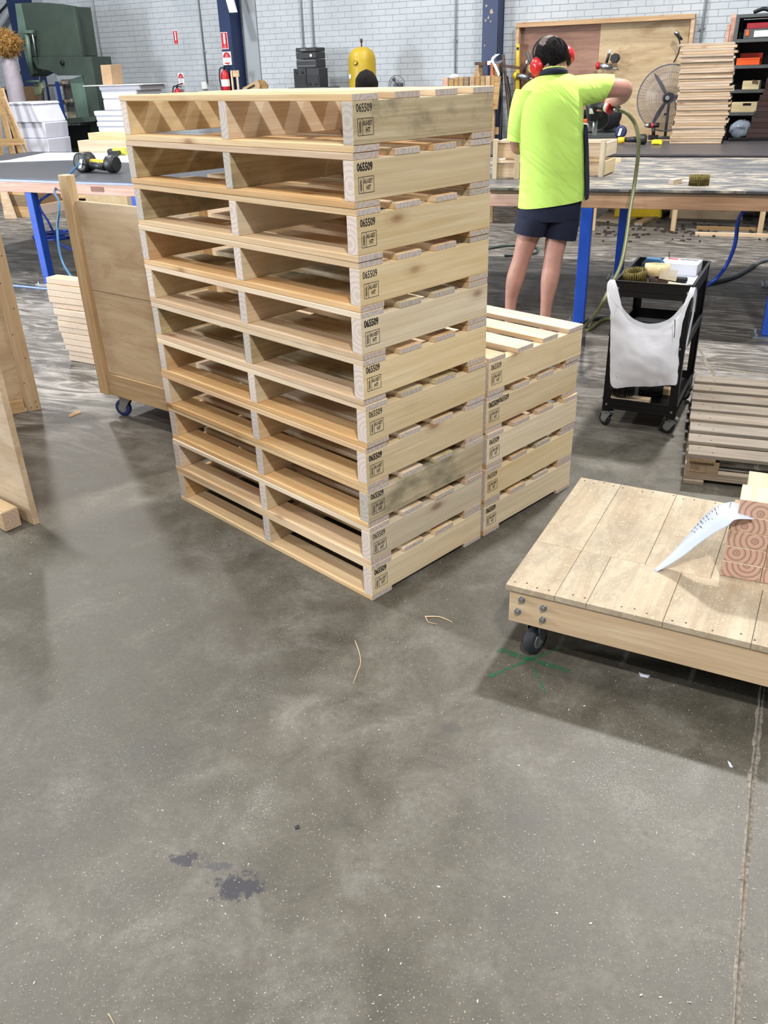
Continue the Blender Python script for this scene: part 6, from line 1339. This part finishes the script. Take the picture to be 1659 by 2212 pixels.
# ---- wood chips over the floor, curls, crumbs
b = MB()
for i in range(3800):
    if i < 2600: px, py = R5.uniform(-20, 1680), 2230-1000*R5.random()**1.1
    else: px, py = R5.uniform(-20, 1680), R5.uniform(640, 1300)
    c = atz(px, py); 
    if DF.e.dot(c-DF.o) > -.02 and DF.e.dot(c-DF.o) < DL and -.02 < DF.n.dot(c-DF.o) < DD: pass
    a = R5.uniform(0, 6.28); l_ = R5.uniform(.0006, .0021)*(1 if R5.random() < .96 else 2.2); w_ = l_*R5.uniform(.18, .5); u = Vector((math.cos(a), math.sin(a), 0)); v = Vector((-u.y, u.x, 0)); c.z = .0008+R5.random()*.0008; h = Vector((0, 0, R5.uniform(0, .0015)))
    b.add([c-u*l_, c+v*w_+h, c+u*l_, c-v*w_], [(0, 1, 2, 3)])
emit('wood_chips', b, plain('pale_chip', (204, 196, 180), .8), kind='stuff', label='tiny pale wood chips strewn over the concrete', cat='wood chips')
def curl(pts, r, lab, m=PINE): emit('wood_splinter', MB().tube([atz(x, y, .002) for x, y in pts], r, 5, 5, r2=r*.4), m, label=lab, cat='splinter')
curl([(767, 1384), (776, 1410), (779, 1432), (772, 1452), (762, 1478)], .0013, 'long thin curved splinter on the open floor before the stack')
curl([(918, 1332), (945, 1332), (962, 1337), (977, 1344)], .0022, 'thick bark splinter lying left of the dolly')
curl([(919, 1333), (926, 1344), (945, 1348)], .0015, 'short thin splinter beside the thick bark splinter')
curl([(234, 2190), (240, 2200), (246, 2212)], .0015, 'pale splinter at the very bottom edge of the picture', WHITEWOOD)
q = MB(); q.prism([atz(x, y, .004) for x, y in ((147, 897), (160, 888), (172, 887), (175, 891), (160, 897), (150, 901))], (0, 0, -.0035)); emit('cardboard_scrap', q, CARD, label='torn pale scrap on the floor left of the trolley castor', cat='scrap')
q = MB(); q.prism([atz(x, y, .003) for x, y in ((1380, 1452), (1392, 1456), (1405, 1458), (1400, 1463), (1384, 1460))], (0, 0, -.0025)); emit('plastic_scrap', q, WHITE, label='small white plastic scrap in the shadow of the dolly', cat='scrap')
q = MB(); q.prism([atz(x, y, .003) for x, y in ((1572, 1643), (1578, 1648), (1583, 1657), (1577, 1656))], (0, 0, -.0025)); emit('paper_scrap', q, PAPER, label='tiny white paper scrap beside the floor joint', cat='scrap')
q = MB(); q.prism([atz(x, y, .002) for x, y in ((637, 1784), (646, 1781), (648, 1788), (638, 1791))], (0, 0, -.0018)); emit('dark_flake', q, INK, label='tiny dark flake alone on the open concrete', cat='flake')
# ================================================================== people
def skin_body(name, J, E_, parent, m, root=0, sub=2):
    me = bpy.data.meshes.new(name); me.from_pydata([tuple(j[0]) for j in J], E_, []); o = bpy.data.objects.new(name, me); C.objects.link(o)
    sk = o.modifiers.new('s', 'SKIN'); sk.use_smooth_shade = True
    for v, j in zip(me.skin_vertices[0].data, J): v.radius = (j[1], j[2] if len(j) > 2 else j[1]); v.use_root = False
    me.skin_vertices[0].data[root].use_root = True
    sb = o.modifiers.new('u', 'SUBSURF'); sb.levels = sb.render_levels = sub
    me2 = bpy.data.meshes.new_from_object(o.evaluated_get(bpy.context.evaluated_depsgraph_get())); bpy.data.objects.remove(o)
    me2.name = name; T_ = MW[parent]; Ti = T_.inverted(); me2.transform(Ti)
    for p in me2.polygons: p.use_smooth = True
    me2.materials.clear(); me2.materials.append(m)
    o2 = bpy.data.objects.new(name, me2); C.objects.link(o2); o2.parent = parent; MW[o2] = T_; return o2
def ringL(L, Rr, dep, cy, n=26, pw=.85, tilt=None):
    """one garment ring: from its left silhouette point to its right one, dep = half depth along the view"""
    c = (L+Rr)/2; hx = (Rr-L)/2; out = []; dy = Vector((0, dep, 0))
    for i in range(n):
        a = i*math.tau/n; ca, sa = math.cos(a), math.sin(a); ca = math.copysign(abs(ca)**pw, ca); sa = math.copysign(abs(sa)**pw, sa)
        out.append(c+hx*ca+dy*sa)
    return out
YM = 5.22
man = thing('person', 'person in neon yellow shirt, navy shorts and red earmuffs working at the right bench', 'person', (1.0, 5.25, 0), 0)
P = lambda x, y, Y=YM: aty(x, y, Y)
ankL, ankR = P(1101, 672, 5.25), P(1177, 683, 5.15); ankL.z = .085; ankR.z = .085
J = [(P(1190, 452), .115, .10), (P(1188, 400), .12, .10), (P(1190, 320), .135, .105), (P(1192, 240), .155, .11), (P(1195, 196), .11, .075), (P(1195, 166), .058, .06), (P(1192, 145, 5.25), .060, .062), (P(1191, 122, 5.26), .078, .092), (P(1190, 106, 5.25), .066, .080),
     (P(1160, 462), .085), (P(1140, 510, 5.22), .074), (P(1127, 556, 5.23), .056), (P(1112, 604, 5.235), .061), (P(1104, 645, 5.25), .040), (ankL, .031), (Vector((ankL.x, ankL.y+.02, .045)), .036), (Vector((ankL.x+.03, ankL.y+.14, .035)), .034), (Vector((ankL.x+.045, ankL.y+.20, .03)), .026),
     (P(1222, 460), .085), (P(1201, 515, 5.2), .074), (P(1195, 560, 5.18), .057), (P(1188, 602, 5.155), .063), (P(1181, 650, 5.15), .040), (ankR, .031), (Vector((ankR.x, ankR.y+.02, .045)), .036), (Vector((ankR.x+.05, ankR.y+.13, .035)), .034), (Vector((ankR.x+.07, ankR.y+.19, .03)), .026),
     (P(1252, 192), .055), (P(1300, 190, 5.25), .056), (P(1352, 190, 5.30), .052), (P(1345, 208, 5.42), .044), (P(1330, 218, 5.50), .034), (P(1316, 224, 5.57), .026, .030), (P(1306, 227, 5.60), .024, .034),
     (P(1138, 212), .052), (P(1118, 265, 5.24), .050), (P(1116, 322, 5.28), .042), (P(1132, 318, 5.40), .036), (P(1150, 312, 5.52), .026), (P(1160, 309, 5.58), .024, .032),
     (P(1188, 132, 5.33), .050)]
E_ = [(0, 1), (1, 2), (2, 3), (3, 4), (4, 5), (5, 6), (6, 7), (7, 8), (0, 9)] + [(i, i+1) for i in range(9, 17)] + [(0, 18)] + [(i, i+1) for i in range(18, 26)] + [(4, 27)] + [(i, i+1) for i in range(27, 33)] + [(4, 34)] + [(i, i+1) for i in range(34, 39)] + [(6, 40)]
skin_body('body', J, E_, man, SKIN)
# face, turned away from us
hc = P(1191, 124, 5.27); fwd = Vector((-.12, .93, -.34)).normalized(); rgt = fwd.cross(Vector((0, 0, 1))).normalized(); rgt = Matrix.Rotation(math.radians(-19), 3, fwd) @ rgt; upv = rgt.cross(fwd)
b = MB().ell(hc+fwd*.095-upv*.02, (.013, .013, .022), nu=10, nv=8); emit('nose', b, SKIN, man)
b = MB()
for s_ in (-1, 1): b.ell(hc+fwd*.078+rgt*.03*s_+upv*.005, (.012, .009, .007), nu=10, nv=8)
emit('eyes', b, BLACK, man); emit('mouth', MB().ell(hc+fwd*.085-upv*.06, (.022, .007, .006), nu=10, nv=8), plain('lips', (150, 84, 78), .5), man)
b = MB()
for s_ in (-1, 1): b.ell(hc+rgt*.078*s_-upv*.01, (.010, .022, .030), nu=10, nv=8)
emit('ears', b, SKIN, man)
# hair: dark at the back and sides, thin on the crown
HM = Matrix((rgt, fwd, upv)).transposed().to_4x4()
hr = (.089, .104, .108); hcc = hc+upv*.002-fwd*.006
HAIR_ = MB().ell(hcc, hr, HM, 36, 24)
keepf = []; keeps = []
for f_, s_ in zip(HAIR_.f, HAIR_.sm):
    c = sum((HAIR_.v[i] for i in f_), Vector())/4-hcc; x, y, z = c.dot(rgt)/hr[0], c.dot(fwd)/hr[1], c.dot(upv)/hr[2]
    if z > .50 and y > -.72 and abs(x) < .62: keeps.append(f_)
    elif (y < .35 and z > -.62 - .0*y) or (z > .45 and y < .6): keepf.append(f_)
hb = MB(); hb.v = [v+Vector((R.gauss(0, .0012),)*3) for v in HAIR_.v]; hb.f = keepf; hb.sm = [True]*len(keepf); emit('hair', hb, HAIR, man)
hb = MB(); hb.v = [hcc+(v-hcc)*.985 for v in HAIR_.v]; hb.f = keeps; hb.sm = [True]*len(keeps); emit('crown_hair', hb, plain('balding_crown', (84, 66, 60), .5, 0, .3, 45), man)
b = MB(); RS = random.Random(2)
for i in range(520):
    a = RS.uniform(0, 6.28); z = RS.uniform(-.6, .95); r_ = math.sqrt(max(0, 1-z*z)); d = rgt*(math.cos(a)*r_)+fwd*(math.sin(a)*r_)+upv*z
    if math.sin(a)*r_ > .3: continue
    if z > .52 and RS.random() < .85: continue
    p = hcc+rgt*(math.cos(a)*r_*hr[0])+fwd*(math.sin(a)*r_*hr[1])+upv*(z*hr[2]); dn = -upv*.022-fwd*.006; b.tube([p, p+d*.004+dn*.5, p+dn*1.1+d*.001], .0011, 3, 2)
emit('hair_strands', b, HAIR, man, kind='stuff')
# earmuffs
mf = emit('earmuff', MB().tube([hc+rgt*.090*s+upv*h+fwd*.012 for s, h in ((-1.04, -.02), (-1.0, .045), (-.72, .09), (0, .114), (.72, .09), (1.0, .045), (1.04, -.02))], .006), BLACKP, man)
for s_ in (-1, 1):
    k = hc+rgt*(.092*s_)-upv*.020
    emit('cup', MB().ring([(.022, .034), (.040, .024), (.050, .008), (.052, -.004)], k, (rgt*s_-fwd*.25), 20), REDC, mf); emit('seal', MB().ring([(.054, -.014), (.054, -.003), (.030, -.003)], k, (rgt*s_-fwd*.25), 20), BLACKP, mf)
# shirt
rows_ = [(1119, 449, 1262, 427, .145), (1120, 440, 1263, 418, .145), (1122, 410, 1264, 395, .14), (1124, 370, 1263, 355, .14), (1124, 330, 1262, 318, .145), (1120, 290, 1260, 280, .15), (1117, 255, 1258, 248, .155), (1116, 228, 1258, 222, .15), (1120, 205, 1260, 203, .135), (1126, 190, 1260, 185, .12), (1142, 176, 1252, 169, .100), (1160, 166, 1236, 160, .078), (1171, 162, 1221, 158, .062)]
rings = [ringL(P(a, b_, YM), P(c_, d_, YM), dd, YM) for a, b_, c_, d_, dd in rows_]
RS = random.Random(4)
sb = MB()
sb.loft(rings, caps=False); so = emit('shirt', sb, SHIRT, man); md = so.modifiers.new('s', 'SUBSURF'); md.levels = md.render_levels = 2
def tubeloft(secs, n=18):
    """secs = [(centre, radius across, radius along view, axis)]"""
    out = []
    for c, ra, rb, ax in secs:
        ax = ax.normalized(); u = ax.cross(Vector((0, 1, 0))).normalized(); v = u.cross(ax)
        out.append([c+u*(math.cos(i*math.tau/n)*ra)+v*(math.sin(i*math.tau/n)*rb) for i in range(n)])
    return out
ax = P(1313, 190)-P(1240, 196)
sl = MB(); sl.loft(tubeloft([(P(1238, 200), .085, .10, ax), (P(1258, 196), .082, .092, ax), (P(1280, 192, 5.23), .076, .085, ax), (P(1300, 190, 5.25), .073, .08, ax+Vector((0, 0, .0))), (P(1314, 189, 5.26), .071, .078, P(1324, 196)-P(1302, 182)+Vector((.03, 0, 0)))]), caps=False)
so = emit('sleeve', sl, SHIRT, man); md = so.modifiers.new('s', 'SUBSURF'); md.levels = md.render_levels = 1
ax = P(1114, 306)-P(1132, 200)
sl = MB(); sl.loft(tubeloft([(P(1146, 196), .085, .10, ax), (P(1134, 222), .078, .092, ax), (P(1122, 255, 5.23), .062, .078, ax), (P(1117, 282, 5.25), .056, .072, ax), (P(1115, 306, 5.26), .054, .068, ax)]), caps=False)
so = emit('sleeve', sl, SHIRT, man); md = so.modifiers.new('s', 'SUBSURF'); md.levels = md.render_levels = 1
# navy side panels
for sgn in (1,):
    pr = []
    for (a, b_, c_, d_, dd) in rows_[:6]:
        rg = ringL(P(a, b_, YM), P(c_, d_, YM), dd*1.015, YM, 48); c = sum(rg, Vector())/48
        idx = list(range(-5, 9))
        w_ = [c+(rg[i % 48]-c)*1.03+Vector((.016*math.cos(i*math.tau/48)**2, 0, 0)) for i in idx]; pr.append(w_)
    top_ = [p.lerp(pr[-1][6], .35)+Vector((0, 0, .025)) for p in pr[-1]]
    pr.append(top_)
    emit('side_panel', MB().loft(pr, closed=False), SHORTS, man)
b = MB().tube([P(1195, 162, YM)+Vector((math.cos(i*.524)*.066, math.sin(i*.524)*.072, -.016*math.sin(i*.524)+(.006))) for i in range(12)], .015, 8, 3, closed=True); emit('collar', b, SHORTS, man)
b = MB().tube([P(1195, 160, YM)+Vector((math.cos(i*.524)*.064, math.sin(i*.524)*.070, -.016*math.sin(i*.524)+(.020))) for i in range(12)], .0035, 6, 3, closed=True); emit('collar_piping', b, SHIRT, man)
# shorts
waist = [ringL(P(1122, 420), P(1262, 405), .125, YM), ringL(P(1120, 452), P(1260, 448), .135, YM)]
b = MB(); b.loft([ringL(P(1124, 425), P(1258, 412), .125, YM), ringL(P(1120, 450), P(1253, 446), .135, YM), ringL(P(1117, 472), P(1250, 474), .13, YM)], caps=False)
so = emit('shorts', b, SHORTS, man)
for L_, Rr_ in ((((1118, 468), (1190, 470)), ((1110, 501), (1173, 509))), (((1178, 470), (1250, 472)), ((1171, 509), (1243, 517)))):
    b = MB(); mid = [(((L_[k][0]+Rr_[k][0])/2, (L_[k][1]+Rr_[k][1])/2)) for k in (0, 1)]
    b.loft([ringL(P(*L_[0]), P(*L_[1]), .125, YM, 24), ringL(P(*mid[0]), P(*mid[1]), .12, YM, 24), ringL(P(*Rr_[0]), P(*Rr_[1]), .11, YM, 24)], caps=False)
    emit('shorts_leg', b, SHORTS, man, bev=0)
for c in (ankL, ankR):
    q = 1 if c is ankR else .6; b = MB(); rg = []
    for y, w_, h in ((-.05, .030, .05), (-.02, .042, .085), (.05, .046, .08), (.12, .05, .06), (.19, .046, .045), (.235, .025, .03)):
        rg.append([Vector((c.x+y*.22*q+math.cos(i*math.tau/14)*w_, c.y+y, max(.004, h*.5+math.sin(i*math.tau/14)*h*.5+.002))) for i in range(14)])
    b.loft(rg); emit('shoe', b, BLACKP, man)
# fingers of the hand closed on the gun grip, and of the steadying hand
def fingers(w0, side, fw, up_, n_='finger'):
    for k in range(4):
        r0 = w0+up_*(.027-.018*k); ln = (.030, .033, .031, .025)[k]
        emit('finger', MB().tube([r0, r0+fw*ln*.9+side*.012, r0+fw*ln*.9+side*.034, r0+fw*ln*.2+side*.042], .0085, 8, 4, r2=.007), SKIN, man)
    emit('thumb', MB().tube([w0+up_*.03-side*.01, w0+up_*.04+side*.015, w0+up_*.036+side*.035+fw*.01], .0105, 8, 4, r2=.008), SKIN, man)
hand = P(1306, 227, 5.60); fingers(hand-Vector((.012, 0, 0)), Vector((-.4, .9, 0)).normalized(), Vector((-1, 0, 0)), Vector((0, 0, 1)))
handL = P(1160, 309, 5.58); fingers(handL+Vector((.01, .02, 0)), Vector((0, .3, -1)).normalized(), Vector((.6, .8, 0)).normalized(), Vector((-.7, .7, 0)).normalized())
# the raised gun he holds
gp = hand+Vector((-.03, .01, 0)); t = thing('nail_gun', 'black nail gun with red collar held up by the man, hose attached', 'nail gun', gp-Vector((0, 0, .2)), 0)
emit('grip', MB().cyl(P(1322, 235, 5.55), P(1285, 226, 5.62), .020), BLACKP, t)
emit('collar', MB().ring([(.030, 0), (.034, .008), (.030, .018)], P(1316, 233, 5.53), (P(1326, 236, 5.5)-P(1316, 233, 5.53)), 16), RED, t)
emit('end_plug', MB().cyl(P(1310, 232, 5.56), P(1318, 234, 5.53), .027), plain('pale_green_plug', (176, 184, 160), .5), t)
emit('coupling', MB().cyl(P(1322, 235, 5.52), P(1336, 238, 5.49), .010, .012), ZINC, t)
emit('body', MB().cyl(P(1280, 208, 5.64), P(1286, 255, 5.66), .045, .05), BLACKP, t); emit('magazine', MB().ring([(.05, 0), (.06, .01), (.06, .09), (.05, .1)], P(1296, 258, 5.66), Vector((0, 1, 0)), 18), BLACKP, t)
emit('nose', MB().cyl(P(1286, 255, 5.66), P(1284, 292, 5.67), .02, .012), ZINC, t); emit('label', MB().box((.05, .002, .03), P(1282, 240, 5.61)), SIGNW, t)
# ---- second person, only the head shows over the stack
per = thing('person', 'person with black hair and orange shirt, head just showing above the pallets', 'person', (-.14, 7.25, 0), 0)
hd = aty(792, 189, 7.2); z0 = hd.z
X_, Y_ = hd.x, 7.2
V3 = Vector
k = (z0+.075)/1.60
Jp = [(V3((X_, Y_, .88*k)), .12, .10), (V3((X_, Y_, 1.15*k)), .13, .10), (V3((X_, Y_, 1.33*k)), .13, .09), (V3((X_, Y_, 1.45*k)), .055), (V3((X_, Y_+.01, 1.56*k)), .075, .09)]
n0 = 5
for s_ in (-1, 1): Jp += [(V3((X_+.09*s_, Y_, .82*k)), .085), (V3((X_+.11*s_, Y_+.01, .45*k)), .06), (V3((X_+.12*s_, Y_, .09)), .04), (V3((X_+.13*s_, Y_+.14, .04)), .035)]
for s_ in (-1, 1): Jp += [(V3((X_+.17*s_, Y_, 1.34*k)), .055), (V3((X_+.22*s_, Y_+.05, 1.06*k)), .042), (V3((X_+.15*s_, Y_+.27, 1.0*k)), .032), (V3((X_+.12*s_, Y_+.36, 1.0*k)), .03)]
Ep = [(0, 1), (1, 2), (2, 3), (3, 4), (0, 5), (5, 6), (6, 7), (7, 8), (0, 9), (9, 10), (10, 11), (11, 12), (2, 13), (13, 14), (14, 15), (15, 16), (2, 17), (17, 18), (18, 19), (19, 20)]
skin_body('body', Jp, Ep, per, SKIN)
rg = [[V3((X_+math.cos(i*math.tau/20)*a, Y_+math.sin(i*math.tau/20)*b_, z*k)) for i in range(20)] for z, a, b_ in ((.80, .17, .13), (1.0, .165, .13), (1.2, .185, .135), (1.34, .20, .12), (1.42, .15, .10), (1.47, .075, .075))]
emit('shirt', MB().loft(rg, caps=False), ORSHIRT, per)
for s_ in (-1, 1):
    rg = [[V3((X_+(.09+.03*(1-z/.85))*s_+math.cos(i*math.tau/16)*a, Y_+math.sin(i*math.tau/16)*a, z*k)) for i in range(16)] for z, a in ((.12, .06), (.45, .075), (.85, .1))]; emit('trouser_leg', MB().loft(rg, caps=False), SHORTS, per)
    emit('sleeve', MB().loft(tubeloft([(V3((X_+.16*s_, Y_, 1.36*k)), .07, .075, V3((.2*s_, 0, -1))), (V3((X_+.21*s_, Y_+.03, 1.16*k)), .058, .062, V3((.2*s_, 0, -1)))], 14), caps=False), ORSHIRT, per)
hcc2 = V3((X_, Y_+.005, z0+.02)); b = MB().ell(hcc2, (.088, .10, .10), None, 28, 18); kf = []
for f_ in b.f:
    c = sum((b.v[i] for i in f_), Vector())/4-hcc2
    if c.y/.1 < .45 or c.z/.10 > .5: kf.append(f_)
b.f = kf; b.sm = [True]*len(kf); b.v = [v+Vector((R.gauss(0, .002), R.gauss(0, .002), R.gauss(0, .003))) for v in b.v]; emit('hair', b, HAIR, per)
